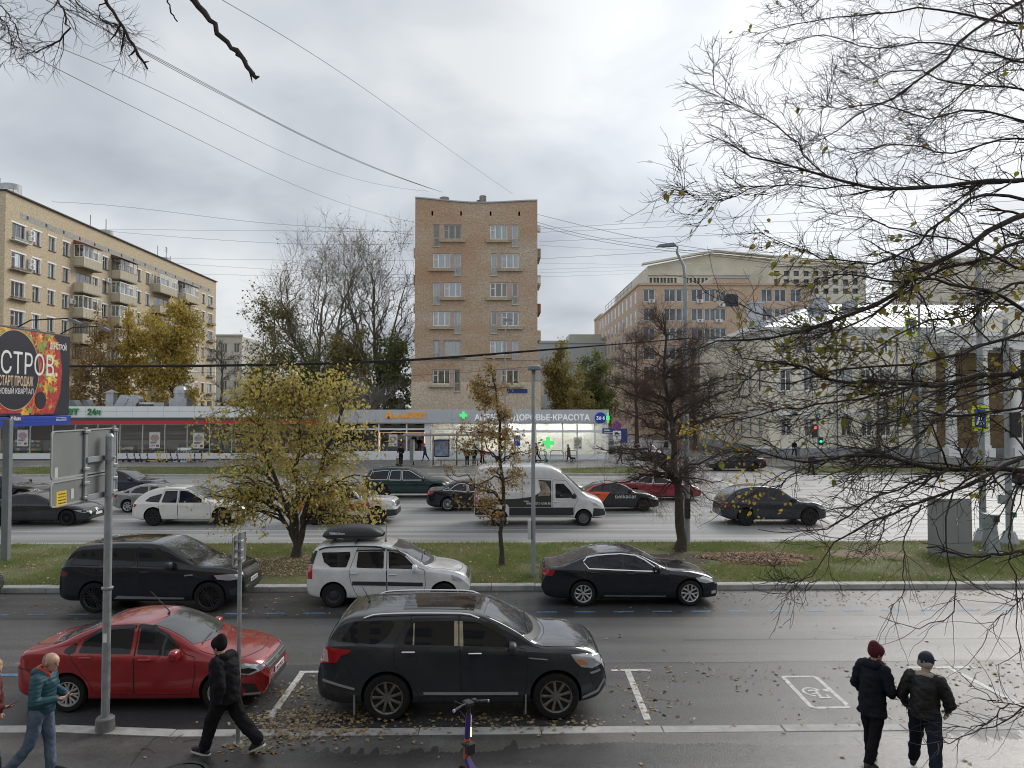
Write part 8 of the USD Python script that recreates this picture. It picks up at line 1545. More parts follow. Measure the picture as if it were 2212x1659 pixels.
# ---------------------------------------------------------------- the linden whose branches reach in from the right, close by
LEAFY=leafmat('linden_leaves',[(.22,.24,.04),(.30,.28,.05),(.18,.20,.04),(.34,.27,.05),(.26,.22,.05),(.30,.17,.06)],.5)
def cam_pt(px,py,d):return _C+ray(px,py)*d
def traced(paths,n=16):
 P,R_=[],[]
 for pts,d0,d1,r0,r1 in paths:
  pts=np.array(pts,float);t=np.r_[0,np.cumsum(np.linalg.norm(np.diff(pts,axis=0),axis=1))];t/=t[-1]
  u=np.linspace(0,1,n);xy=np.stack([PchipInterpolator(t,pts[:,k])(u) for k in (0,1)],1)
  P.append(np.array([cam_pt(x,y,d0+(d1-d0)*uu) for (x,y),uu in zip(xy,u)]));R_.append(np.linspace(r0,r1,n))
 return np.array(P),np.array(R_)
lin=[([(2300,385),(2212,387),(1976,407),(1806,390),(1706,355),(1646,348),(1585,315),(1530,290)],9.6,8.0,.040,.006),([(1820,392),(1771,370),(1706,295),(1636,250),(1576,225),(1541,190),(1538,150)],8.8,8.2,.012,.004),([(1870,400),(1760,402),(1640,400),(1580,425),(1520,432),(1485,415),(1465,392)],8.9,8.0,.012,.004),([(2300,-60),(2212,0),(2106,65),(2021,145),(1931,210),(1856,245),(1806,280),(1730,325)],10.5,8.6,.030,.005),([(2300,60),(2150,45),(2000,20),(1880,30),(1760,45),(1680,60),(1620,78)],10.5,9.0,.022,.004),([(2300,160),(2150,120),(2000,90),(1880,100),(1780,75),(1700,95)],10.0,8.8,.020,.004),([(2300,300),(2212,260),(2100,240),(2000,255),(1900,225),(1800,235),(1770,190)],9.6,8.6,.02,.004),([(2300,20),(2170,-40),(2000,-60),(1850,-20),(1740,0),(1660,30)],11,9.5,.02,.004),([(2300,430),(2212,465),(2134,498),(2071,548),(2009,573),(1971,598),(1934,635),(1859,675),(1759,705),(1659,733),(1560,735),(1490,755)],9.4,7.0,.048,.006),([(2130,420),(2096,428),(2059,460),(2009,498),(1934,553),(1871,568),(1784,558),(1709,535),(1640,500)],9.0,7.8,.022,.004),([(2300,700),(2212,670),(2159,638),(2084,623),(2009,600),(1940,610),(1840,590),(1760,600)],8.8,7.4,.030,.005),([(2300,540),(2212,520),(2120,560),(2040,580),(1940,640),(1850,700),(1760,730),(1680,760)],9.0,7.6,.03,.005),([(2300,700),(2212,720),(2134,740),(2059,768),(1984,785),(1890,790),(1800,800),(1700,830),(1620,820)],8.6,7.0,.026,.005),([(2300,795),(2212,803),(2109,813),(2021,831),(1934,823),(1809,826),(1759,806),(1659,778),(1600,770)],8.6,6.8,.045,.006),([(1990,829),(1900,850),(1800,870),(1700,880),(1600,900),(1500,890)],7.6,6.6,.016,.004),([(2300,900),(2212,880),(2100,900),(2000,890),(1900,920),(1800,900),(1720,920)],8.4,7.0,.02,.004),([(2300,1030),(2212,1021),(2134,1011),(2034,1016),(1959,1001),(1884,986),(1809,988),(1734,998),(1659,981),(1600,960)],8.0,6.6,.042,.006),([(2300,960),(2212,986),(2134,1026),(2034,1071),(1959,1093),(1884,1126),(1799,1175),(1784,1205),(1741,1245),(1709,1260)],7.8,6.6,.026,.004),([(2050,1014),(1950,1050),(1880,1080),(1800,1130),(1700,1150),(1640,1145)],7.2,6.6,.014,.004),([(2300,1190),(2212,1185),(2159,1200),(2096,1202),(2046,1192),(2004,1176)],7.4,6.8,.022,.010),([(2060,1060),(2044,1155),(2049,1217),(2069,1267),(2064,1312),(2034,1345),(1984,1357),(1939,1345),(1901,1326)],6.9,6.5,.010,.003),([(1990,1090),(1954,1175),(1956,1230),(1956,1267),(1921,1312)],6.8,6.5,.009,.003),([(2200,1050),(2181,1155),(2186,1217),(2194,1280),(2189,1330),(2204,1395),(2150,1440)],6.9,6.5,.011,.003),([(2300,1330),(2230,1300),(2180,1290),(2130,1280),(2080,1240)],6.9,6.6,.008,.003),([(2300,1500),(2212,1536),(2159,1566),(2096,1586),(2059,1603),(2009,1606),(1959,1606)],6.6,6.2,.010,.003),([(2300,1555),(2212,1526),(2159,1516),(2121,1496),(2084,1466)],6.6,6.3,.007,.003),([(2180,1520),(2150,1548),(2100,1572),(2040,1570),(2003,1556)],6.5,6.3,.007,.003),([(2300,1150),(2240,1230),(2212,1290),(2160,1330),(2130,1380)],6.9,6.6,.008,.003),([(1990,950),(1920,1040),(1860,1100),(1800,1100),(1740,1150)],7.0,6.6,.008,.003),([(1800,985),(1720,1020),(1660,1060),(1580,1070)],6.9,6.5,.007,.003),([(1760,705),(1680,690),(1600,660),(1540,640),(1500,600)],7.3,6.8,.008,.003),([(1660,780),(1580,840),(1520,860),(1430,930)],7.0,6.6,.008,.003),([(2300,330),(2180,300),(2050,330),(1930,310),(1850,330),(1780,300)],9.4,8.4,.018,.004),([(2300,230),(2180,190),(2060,180),(1960,150),(1860,170),(1790,140)],10,8.8,.018,.004),([(2300,100),(2200,130),(2080,200),(1990,290),(1950,360)],10,9,.016,.004),([(2300,600),(2180,570),(2060,520),(1960,500),(1860,470),(1780,460)],9.0,7.8,.02,.004),([(2300,860),(2200,840),(2080,870),(1980,940),(1880,1000),(1820,1060)],8.2,6.9,.02,.004),([(2300,640),(2200,610),(2080,680),(1980,700),(1860,760),(1740,760)],8.8,7.2,.02,.004)]
LPt,LRt=traced(lin);LRt=LRt*.84
rng=np.random.RandomState(21)
ld=thing('linden_tree','near bare linden whose dark drooping branches fill the right side','tree',(0,0,0))
tb=np.array([9.9,9.4,.1]);tr=MB().tube([tb,tb+[-.05,0,3],tb+[-.1,.05,6],tb+[-.05,.1,9.5],tb+[.1,0,14]],[.34,.27,.24,.18,.07],14)
put('trunk',tr,TWIG,ld,smooth=60)
con=MB()
for P_,r_ in zip(LPt,LRt):
 if r_[0]>.018:a=P_[0];t_=np.array([tb[0]-.08,tb[1],max(a[2]-.25*(tb[0]-a[0]),.8)]);con.tube(bez(t_,np.array([-.6,0,.3]),a,(P_[1]-a)*2.,8),np.linspace(r_[0]*1.6,r_[0],8),8)
put('limb_roots',con,TWIG,ld,smooth=60)
for i in range(len(LPt)):put('branch',MB().tube(LPt[i]+np.r_[np.zeros((1,3)),rng.normal(0,.012,(15,3))],LRt[i],7),TWIG,ld,smooth=60)
left=np.array([-.55,.05,-.1])
def biased(k,sel,seed,t,L,n,ang,rk,rmin,bend,jit=.14,P=None,Rr=None,Lp=None):
 r_=np.random.RandomState(seed);return sprout(P[sel],Rr[sel],k,r_,t,ang,L,n,jit,bend,rk,rmin,tip=.35,Lp=None if Lp is None else Lp[sel])
big=np.r_[np.arange(18),np.arange(len(lin)-6,len(lin))]
S1,R1,L1=biased(30,big,1,(.06,1),(.35,1.15),9,(.35,1.05),.5,.0042,left,P=LPt,Rr=LRt,Lp=np.ones(len(LPt)))
S1b,R1b,L1b=biased(15,np.arange(18,len(LPt)-6),2,(.08,1),(.15,.6),7,(.4,1.1),.6,.0034,(-.2,0,-.1),P=LPt,Rr=LRt)
S2,R2,L2=sprout(S1,R1,6,np.random.RandomState(3),(.1,1),(.35,1.1),(.12,.44),6,.16,(-.25,0,.1),.65,.0031,tip=.6)
S3,R3_,L3=sprout(S2,R2,2,np.random.RandomState(4),(.2,1),(.4,1.1),(.05,.2),4,.15,(-.1,0,.1),.8,.0026,tip=.6)
tm2=MB().add(*tubes(S1,R1,5)).add(*tubes(S1b,R1b,4)).add(*tubes(S2,R2,3)).add(*tubes(S3,R3_,3))
put('twigs',tm2,TWIG,ld,kind='stuff')
A=S2.reshape(-1,3)
pr_=np.array([(1106+FPX*((a-_C)@_R)/((a-_C)@_F),829.5-FPX*((a-_C)@_U)/((a-_C)@_F)) for a in A[::3]]);A=A[::3]
r2=np.random.RandomState(6);den=np.exp(-((pr_[:,1]-700)/230)**2)*np.clip((pr_[:,0]-1450)/300,.1,1)+.06
cl=A[r2.choice(len(A),105,p=den/den.sum())]
lp_=np.repeat(cl,4,0)+r2.normal(0,.07,(len(cl)*4,3));lp_=np.vstack([lp_,A[r2.choice(len(A),190,p=den/den.sum())]])
n=len(lp_);ax=nrm(r2.normal(size=(n,3))+[0,0,-1.1]);sd=nrm(np.cross(ax,r2.normal(size=(n,3))));nn=np.cross(sd,ax);s=(.078*r2.uniform(.6,1.25,n))[:,None]
pf=[(0,0,0),(.18,.30,.03),(.5,.34,.05),(.85,.14,.02),(1.05,0,0),(.85,-.14,.02),(.5,-.34,.05),(.18,-.30,.03)]
v=np.stack([lp_+ax*s*a+sd*s*b_+nn*s*c_ for a,b_,c_ in pf],1).reshape(-1,3)
f=(np.arange(n)[:,None,None]*8+np.array([[0,i,i+1] for i in range(1,7)])[None]).reshape(-1,3)
put('leaves',(v,f),LEAFY,ld,kind='stuff',tone=8)
def spray(px,py,d,sx,sy,n,sd_):r_=np.random.RandomState(sd_);return np.array([cam_pt(px+r_.normal(0,sx),py+r_.normal(0,sy),d+r_.normal(0,.25)) for _ in range(n)])
YL_=leafmat('yellow_leaves',[(.50,.36,.04),(.58,.42,.06),(.42,.30,.04),(.55,.34,.05)],.5)
A=np.vstack([spray(1490,925,7.2,18,14,46,1),spray(1540,960,7.2,40,22,40,2),spray(1600,985,7.2,40,25,40,3),spray(1612,1075,7.0,38,28,75,4),spray(1660,1010,7.2,60,30,30,5),spray(1550,905,7.3,30,12,25,6)])
n=len(A);ax=nrm(r2.normal(size=(n,3))+[0,0,-1.]);sd=nrm(np.cross(ax,r2.normal(size=(n,3))));nn=np.cross(sd,ax);s=(.032*r2.uniform(.6,1.3,n))[:,None]
v=np.stack([A+ax*s*a+sd*s*b_*1.3+nn*s*c_ for a,b_,c_ in pf],1).reshape(-1,3);f=(np.arange(n)[:,None,None]*8+np.array([[0,i,i+1] for i in range(1,7)])[None]).reshape(-1,3)
put('yellow_leaves',(v,f),YL_,ld,kind='stuff',tone=8)
P_,R_=traced([([(1800,985),(1700,990),(1620,985),(1550,945),(1490,920),(1460,915)],7.1,7.2,.006,.0025),([(1720,1010),(1660,1040),(1620,1070),(1590,1090)],7.0,7.0,.005,.0025)]);S_,Rs,_=sprout(P_,R_,14,np.random.RandomState(8),(.1,1),(.4,1.2),(.08,.3),5,.15,(0,0,-.2),.7,.0025)
put('twigs',MB().add(*tubes(P_,R_,5)).add(*tubes(S_,Rs,3)),TWIG,ld,kind='stuff')
dd=thing('dead_tree','near tree with broken dead branches hanging into the top left','tree',(0,0,0))
db=[([(380,-60),(415,0),(450,32),(470,65),(505,110),(530,140),(545,160)],6.0,6.0,.026,.018),([(205,-60),(232,0),(255,45),(280,85),(295,115),(318,148)],6.2,6.2,.018,.009),([(120,-60),(128,0),(143,40),(145,57),(130,85),(115,97),(80,115)],6.4,6.4,.010,.005),([(355,-60),(362,0),(370,20),(382,44)],6.2,6.2,.008,.005),([(-60,-20),(0,12),(30,50),(50,95),(60,110)],6.8,6.8,.006,.003),([(150,-60),(170,10),(215,40),(250,60),(270,75)],7,7,.006,.003),([(-40,20),(0,35),(20,70),(34,130)],6.8,6.8,.005,.003),([(232,5),(212,18),(218,40),(250,52),(262,70),(270,100)],6.2,6.2,.005,.004)]
DP,DR=traced(db);rng=np.random.RandomState(2)
tb=np.array([-6.2,2.6,.1]);put('trunk',MB().tube([tb,tb+[.1,0,4],tb+[.3,.1,8],tb+[.6,.3,12]],[.3,.25,.18,.1],14),TWIG,dd,smooth=60)
con=MB()
for P_,r_ in zip(DP,DR):con.tube(bez(tb+[.35,.1,8.6+rng.uniform(0,1.5)],np.array([.8,.6,.8]),P_[0],(P_[1]-P_[0])*3,8),np.linspace(r_[0]*1.7,r_[0],8),8)
put('limb_roots',con,TWIG,dd,smooth=60)
for P_,r_ in zip(DP,DR):put('branch',MB().tube(P_+np.r_[np.zeros((1,3)),rng.normal(0,.008+.2*r_[-1],(15,3))],r_*rng.uniform(.85,1.2,16),9),TWIG,dd,smooth=60)
e=DP[0][-1];put('broken_tip',MB().tube([e,e+[.03,0,-.03],e+[.06,0,-.02]],[.02,.018,.004],6).tube([e+[-.02,0,.03],e+[.0,0,-.07]],[.012,.003],5).tube([DP[0][12],DP[0][12]+[.09,0,-.06]],[.016,.006],6),TWIG,dd)
for i,(t,dx,dz) in enumerate(((.55,-.09,-.14),(.6,-.03,-.2),(.8,-.05,-.05),(.95,.05,.01))):a=DP[1][int(t*15)];put('stub',MB().tube([a,a+[dx*.5,0,dz*.6],a+[dx,0,dz]],[.009,.007,.003],6),TWIG,dd)
sel=np.array([2,4,5,6,7]);S1,R1,L1=sprout(DP[sel],DR[sel],16,rng,(.2,1),(.4,1.1),(.15,.42),7,.16,(-.05,0,-.15),.6,.0028);S2,R2,_=sprout(S1,R1,6,rng,(.15,1),(.4,1.1),(.05,.2),5,.16,(0,0,-.15),.7,.0022)
put('twigs',MB().add(*tubes(S1,R1,4)).add(*tubes(S2,R2,3)),TWIG,dd,kind='stuff')
# ================================================================ people
SKIN=mat('skin',(.50,.30,.22),.5,var=.16,vs=16)
def ball(p,r,n=14):return m3.Manifold.sphere(r,n).translate(tuple(map(float,p)))
def bone(a,ra,b,rb,n=14):return m3.Manifold.batch_hull([ball(a,ra,n),ball(b,rb,n)])
def fuse(parts,e=.03,it=8,lam=.5):
 m=m3.Manifold.batch_boolean(parts,m3.OpType.Add)
 if e:m=m.refine_to_length(e)
 q=m.to_mesh();t=trimesh.Trimesh(np.array(q.vert_properties[:,:3]),np.array(q.tri_verts),process=True)
 if it:trimesh.smoothing.filter_taubin(t,lam,-lam*1.04,it)
 return t
def person(label,loc,rz,h=1.75,legs=(.3,-.3),knees=(.1,.35),elbows=None,wrists=None,top=None,bottom=None,shoes=None,coat=0.,hat=None,hair=None,hood=None,lean=.04,head=(0,0),det=True,group=None,quilt=0,fat=1.,phone=False,seated=False,extra=None,hands=True,shoe_sole=None,waist_r=1.,spread=0.):
 """joints are laid out facing +x, then clothed; every garment follows the same skeleton"""
 k=h/1.75;n=14 if det else 8;e=.018 if det else .06
 p=thing('person',label,'person',loc,rz,group)
 V=lambda x,y,z:np.array([x,y,z])*k
 hipz=.93;J={}
 for s,sd in ((0,1),(1,-1)):
  a,b=legs[s],knees[s]
  J['hip',s]=np.array([0,sd*.095,hipz]);J['knee',s]=J['hip',s]+.43*np.array([math.sin(a),0,-math.cos(a)]);c=a-b
  J['ank',s]=J['knee',s]+.42*np.array([math.sin(c),sd*.01,-math.cos(c)]);J['knee',s]=J['knee',s]+[0,sd*spread*.5,0];J['ank',s]=J['ank',s]+[0,sd*spread,0];J['toe',s]=J['ank',s]+np.array([.17*math.cos(c*.8),sd*.02,.17*math.sin(c*.8)-.045]);J['heel',s]=J['ank',s]+np.array([-.055,0,-.045])
 low=min(min(J['toe',s][2],J['heel',s][2]) for s in (0,1))-.035
 for q in J:J[q]=J[q]-[0,0,low] if not seated else J[q]
 dz=-low if not seated else 0
 sh=lean;T_=lambda x,y,z:np.array([x+sh*(z-hipz)*2,y,z+dz])
 pel,wst,chs,nk,hd=T_(0,0,.96),T_(0,0,1.1),T_(.01,0,1.3),T_(.02,0,1.46),T_(.045,0,1.60)
 hd=hd+[head[1]*.05,0,-abs(head[1])*.02]
 for s,sd in ((0,1),(1,-1)):
  J['sho',s]=T_(0,sd*.172,1.405)
  E_,W_=(elbows or ((-.05,.06,-.29),(.05,.06,-.29)))[s],(wrists or ((.06,.05,-.53),(.12,.05,-.52)))[s]
  J['elb',s]=J['sho',s]+[E_[0],sd*E_[1],E_[2]];J['wri',s]=J['sho',s]+[W_[0],sd*W_[1],W_[2]]
 for q in J:J[q]=J[q]*k
 pel,wst,chs,nk,hd=(q*k for q in (pel,wst,chs,nk,hd))
 K=lambda r:r*k
 ch,sh_=math.cos(head[0]),math.sin(head[0]);fw=np.array([ch,sh_,-.45*head[1]]);sdv=np.array([-sh_,ch,0]);upv=np.array([.45*head[1]*ch,.45*head[1]*sh_,1.])
 H=lambda x,y,z:hd+K(1)*(fw*x+sdv*y+upv*z)
 B=[bone(H(-.012,0,.035),K(.092),H(.018,0,.03),K(.088),n),bone(H(.03,0,-.02),K(.07),H(.045,0,-.075),K(.045),n),bone(nk,K(.055),H(-.01,0,-.03),K(.055),n),bone(H(.09,0,.01),K(.010),H(.112,0,-.022),K(.014),8),bone(H(.088,-.02,-.058),K(.008),H(.088,.02,-.058),K(.008),8)]
 for sd in (-1,1):B+=[bone(H(-.005,sd*.088,.015),K(.014),H(-.012,sd*.094,-.03),K(.011),8)]
 B+=[bone(chs,K(.12),nk-K(1)*np.array([0,0,.04]),K(.07),n),bone(wst,K(.12),chs,K(.125),n),bone(pel,K(.13),wst,K(.12),n)]
 for s,sd in ((0,1),(1,-1)):
  B+=[bone(J['sho',s],K(.055),chs,K(.10),n),bone(J['sho',s],K(.05),J['elb',s],K(.042),n),bone(J['elb',s],K(.042),J['wri',s],K(.028),n),bone(pel,K(.10),J['hip',s],K(.085),n),bone(J['hip',s],K(.085),J['knee',s],K(.058),n),bone(J['knee',s],K(.055),J['ank',s],K(.038),n),bone(J['ank',s],K(.035),J['toe',s],K(.03),n)]
  d=J['wri',s]-J['elb',s];d/=np.linalg.norm(d)
  if hands:
   side=np.cross(d,[0,0,1.]);side=side/max(np.linalg.norm(side),1e-6);dn=np.cross(side,d)
   pm_=J['wri',s]+d*K(.05);B.append(bone(pm_-d*K(.02),K(.026),pm_+d*K(.03),K(.03),8))
   if det:
    for i,(o,l) in enumerate(((-.028,.062),(-.009,.072),(.01,.068),(.028,.052))):
     a=pm_+d*K(.035)+side*K(o);b_=a+(d*.8-abs(dn)*0+np.array([0,0,.25 if phone else -.3]))*K(l*.55);c=b_+(d*.4+np.array([0,0,.7 if phone else -.55]))*K(l*.5)
     B+=[bone(a,K(.0095),b_,K(.009),6),bone(b_,K(.009),c,K(.0075),6)]
    a=pm_-d*K(.015)+side*K(.026*-sd);b_=a+(side*-sd*.7+d*.7)*K(.04);B+=[bone(a,K(.012),b_,K(.010),6),bone(b_,K(.01),b_+(d*.9)*K(.03),K(.008),6)]
 put('body',fuse(B,e,6 if det else 4),SKIN,p,smooth=True)
 if det:
  ey=MB()
  for sd in (-1,1):s_=trimesh.creation.icosphere(1,K(.011));ey.add(s_.vertices+H(.088,sd*.032,.022),s_.faces)
  put('eyes',ey,mat('eye_dark',(.03,.025,.02),.2),p,smooth=True)
 bt=[bone(pel+[0,0,K(.04)],K(.135*waist_r),pel,K(.14),n)]
 lw=fat
 for s in (0,1):bt+=[bone(pel,K(.115),J['hip',s],K(.105),n),bone(J['hip',s],K(.105*lw),J['knee',s],K(.078*lw),n),bone(J['knee',s],K(.076*lw),J['ank',s]+[0,0,K(.02)],K(.066*lw),n)]
 t=fuse(bt,e,8)
 if det:v=np.array(t.vertices);nn=np.array(t.vertex_normals);t.vertices=v+nn*((meshkit.fbm(v*[11,11,9],4,3)-.5)*.05)[:,None]
 put('trousers',t,bottom,p,smooth=True)
 jr=1.0*fat
 hem=pel[2]-K(.06) if not coat else (pel[2]-K(.06))*(1-coat)+coat*J['knee',0][2]
 jk=[bone(chs,K(.165*jr),wst,K(.165*jr),n),bone(chs+[0,0,K(.05)],K(.15),nk-[0,0,K(.03)],K(.085),n),bone(wst,K(.165*jr),pel-[0,0,K(.16)],K(.172*jr),n)]+[bone(nk-[0,0,K(.02)],K(.075),J['sho',s]+[0,0,K(.005)],K(.07),n) for s in (0,1)]
 if coat:
  for s in (0,1):
   q=(J['hip',s]*(1-coat)+J['knee',s]*coat)*[.6,.8,1];jk.append(bone(pel,K(.165),q,K(.15),n));jk.append(bone(q+[0,0,0],K(.15),(pel+q)/2,K(.16),n))
 for s,sd in ((0,1),(1,-1)):jk+=[bone(J['sho',s]-[0,sd*K(.02),0],K(.088),chs,K(.14),n),bone(J['sho',s],K(.085*jr),J['elb',s],K(.072*jr),n),bone(J['elb',s],K(.072*jr),J['wri',s]-(J['wri',s]-J['elb',s])*.06,K(.05),n)]
 t=fuse([m3.Manifold.batch_boolean(jk,m3.OpType.Add).trim_by_plane((0,0,1),float(hem))],e,5);v=np.array(t.vertices);nn=np.array(t.vertex_normals)
 dsp=(meshkit.fbm(v*[11,11,13],4,5)-.5)*(.055 if det else .0)
 if quilt:dsp=dsp*.4+.010*abs(np.sin(v[:,2]*PI/quilt))**.5-.008
 t.vertices=v+nn*dsp[:,None];put('jacket',t,top,p,smooth=True)
 shm=MB()
 for s in (0,1):
  sm=fuse([bone(J['heel',s],K(.042),J['toe',s],K(.038),n),bone(J['ank',s],K(.05),J['heel',s],K(.042),n),bone(J['ank',s]+(J['toe',s]-J['ank',s])*.4+[0,0,K(.01)],K(.042),J['toe',s],K(.036),n)],e,4)
  S_=put('shoe',sm,shoes or PLASTIC,p,smooth=True)
  if shoe_sole is not None:
   dv=J['toe',s]-J['heel',s];u=dv/np.linalg.norm(dv);up_=np.cross(np.cross(u,[0,0,1.]),u);up_/=np.linalg.norm(up_);sd_=np.cross(u,up_);pts=[]
   for t_,w in ((-.045,.03),(0,.04),(.12,.046),(.2,.035),(.255,.02)):
    for y in (-w,w):
     for z in (-.048,-.022):pts.append(J['heel',s]+K(1)*(u*t_+sd_*y+up_*z))
   put('sole',MB().hull(pts),shoe_sole,S_)
 if hat:
  kind,hm=hat
  if kind=='beanie':put('hat',fuse([bone(H(-.02,0,.06),K(.108),H(-.045,0,.125),K(.075),n),bone(H(-.02,0,.035),K(.106),H(.02,0,.055),K(.102),n)],e,5),hm,p,smooth=True)
  elif kind=='cap':
   c_=put('hat',fuse([bone(H(-.015,0,.06),K(.103),H(.005,0,.085),K(.085),n),bone(H(-.015,0,.04),K(.103),H(.01,0,.045),K(.1),n)],e,4),hm,p,smooth=True)
   put('peak',fuse([m3.Manifold.hull_points([tuple(H(x,y,z)) for x,y,z in ((.08,-.08,.045),(.08,.08,.045),(.18,-.05,.03),(.18,.05,.03),(.195,0,.03),(.08,-.08,.058),(.08,.08,.058),(.18,0,.042))])],0,0),hm,c_)
 if hair:put('hair',fuse([bone(H(-.03,0,.05),K(.1),H(.0,0,.07),K(.095),n),bone(H(-.05,0,.02),K(.09),H(-.055,0,-.03-hair[1]),K(.065),n)],e,5),hair[0],p,smooth=True)
 if hood is not None:
  if hood[0]=='up':put('hood',fuse([bone(H(-.025,0,.05),K(.122),H(-.03,0,-.02),K(.118),n),bone(H(-.03,0,-.04),K(.115),nk,K(.12),n),bone(H(.02,0,.055),K(.108),H(-.02,0,.05),K(.12),n)],e,6),hood[1],p,smooth=True)
  else :
   put('hood',fuse([bone(nk+[-K(.09),-K(.07),K(.01)],K(.07),nk+[-K(.09),K(.07),K(.01)],K(.07),n),bone(nk+[-K(.06),-K(.1),K(.03)],K(.05),nk+[K(.04),-K(.085),-K(.02)],K(.035),n),bone(nk+[-K(.06),K(.1),K(.03)],K(.05),nk+[K(.04),K(.085),-K(.02)],K(.035),n)],e,5),hood[1],p,smooth=True)
   if len(hood)>2:put('hood_lining',fuse([bone(nk+[-K(.05),-K(.08),K(.055)],K(.035),nk+[K(.07),-K(.06),-K(.01)],K(.03),n),bone(nk+[-K(.05),K(.08),K(.055)],K(.035),nk+[K(.07),K(.06),-K(.01)],K(.03),n),bone(nk+[-K(.07),-K(.05),K(.05)],K(.04),nk+[-K(.07),K(.05),K(.05)],K(.04),n),bone(nk+[K(.07),-K(.06),-K(.01)],K(.025),nk+[K(.11),0,-K(.2)],K(.018),n)],e,5),hood[2],p,smooth=True)
 if phone:
  w0,w1=J['wri',0],J['wri',1];c=(w0+w1)/2 if phone=='both' else w1;c=c+np.array([K(.11),0,K(.035)])
  cz,sz=math.cos(rz),math.sin(rz);g=thing('phone','black phone in the hands of '+('the bald man' if phone=='both' else 'the person at the left edge'),'phone',(loc[0]+c[0]*cz-c[1]*sz,loc[1]+c[0]*sz+c[1]*cz,loc[2]+c[2]),rz)
  b_=MB().box(-.08,.08,-.038,.038,-.005,.005,.003);b_.move(RY(-.5));put('case',b_,PLASTIC,g);s_=MB().box(-.074,.074,-.034,.034,.0052,.0058);s_.move(RY(-.5));put('screen',s_,mat('phone_screen',(.02,.02,.03),.05),g)
 if extra:extra(p,J,K,H,nk,chs,pel)
 return p
CB=mat('black_cloth',(.012,.012,.014),.85,var=.25,vs=12,spec=.15);TEAL=mat('teal_quilted_cloth',(.012,.065,.085),.6,var=.2,vs=10);JEAN=mat('faded_jeans',(.12,.165,.23),.85,var=.45,vs=6,tint=(.06,.085,.13));ORL_=mat('orange_lining',(.55,.07,.03),.8)
DKJ=mat('dark_jeans',(.016,.02,.035),.85,var=.2,vs=8,spec=.15);NAVY=mat('navy_coat',(.014,.017,.025),.85,var=.25,vs=12,spec=.15);LEATH=mat('black_leather',(.013,.012,.012),.5,var=.3,vs=9,spec=.35,bump=.3,bs=30);BURG=mat('burgundy_wool',(.10,.008,.018),.95,var=.3,vs=60,bump=.6,bs=120);BEIGE=mat('sheepskin_collar',(.42,.34,.26),.95,var=.25,vs=40,bump=.6,bs=90)
WSOLE=mat('white_rubber',(.6,.6,.58),.5)
def foot(px,py,z=.122):return gnd(px,py,z)
def stubble(p,J,K,H,nk,chs,pel):put('cropped_hair',fuse([bone(H(-.035,0,.025),K(.086),H(-.05,0,-.03),K(.062)),bone(H(-.02,-.02,.0),K(.077),H(-.02,.02,.0),K(.077))],.018,3),mat('cropped_hair',(.30,.19,.14),.8,var=.3,vs=80),p,smooth=True)
q=foot(86,1681);person('bald man in a teal quilted jacket with orange hood walking and looking at a phone',(q[0],q[1],.122),.05,1.78,(.16,-.2),(.1,.45),((.0,.10,-.28),(.02,.10,-.28)),((.25,-.06,-.30),(.24,-.05,-.28)),TEAL,JEAN,DKJ,0,None,None,('down',TEAL,ORL_),.03,(-.15,.7),quilt=.055,phone='both',fat=1.0,extra=stubble)
q=foot(-38,1684);person('person in a reddish jacket holding out a phone, cut off by the left edge',(q[0],q[1],.122),.1,1.68,(.2,-.3),(.1,.4),((.0,.10,-.28),(.05,.1,-.27)),((.05,.06,-.52),(.30,-.02,-.31)),mat('rust_cloth',(.14,.035,.03),.85,var=.3,vs=10),DKJ,PLASTIC,.3,None,(mat('fair_hair',(.42,.28,.13),.7,var=.3,vs=40),.03),None,.05,(-.2,.4),phone='one')
q=foot(487,1627);person('hooded person all in black striding left in white-soled trainers',(q[0],q[1],.122),PI-.25,1.78,(.40,-.40),(.12,.42),((-.10,.07,-.28),(.06,.07,-.28)),((-.10,.08,-.53),(.16,.06,-.52)),CB,CB,PLASTIC,.22,('beanie',CB),None,('down',CB),.05,(0,.25),fat=1.3,shoe_sole=WSOLE,hands=False)
def scarf(p,J,K,H,nk,chs,pel):
 put('scarf',fuse([bone(nk+[K(.02),-K(.07),K(.03)],K(.05),nk+[K(.05),K(.07),K(.03)],K(.05)),bone(nk+[K(.09),-K(.06),0],K(.045),chs+[K(.19),-K(.1),K(.02)],K(.04)),bone(chs+[K(.19),-K(.1),K(.02)],K(.04),chs+[K(.2),-K(.12),-K(.14)],K(.03))],.022,5),mat('dark_red_scarf',(.09,.014,.016),.9,var=.4,vs=30),p,smooth=True)
 gl_=MB()
 for sd in (-1,1):gl_.tube([H(.11,sd*.032+.024*math.cos(t),.022+.02*math.sin(t)) for t in np.linspace(0,2*PI,11)],.003,5).tube([H(.1,sd*.058,.025),H(0,sd*.098,.02)],.0025,4)
 put('glasses',gl_,BLACK,p)
q=foot(1886,1652);person('woman in burgundy knitted hat and dark hooded coat with a scarf on the near pavement',(q[0],q[1],.122),.55,1.72,(.14,-.2),(.05,.25),((-.04,.09,-.28),(.0,.09,-.28)),((.14,.06,-.46),(.22,-.02,-.42)),NAVY,CB,mat('dark_boot',(.03,.027,.022),.5),.42,('beanie',BURG),None,('down',NAVY),.04,(-.5,.3),fat=1.1,extra=scarf)
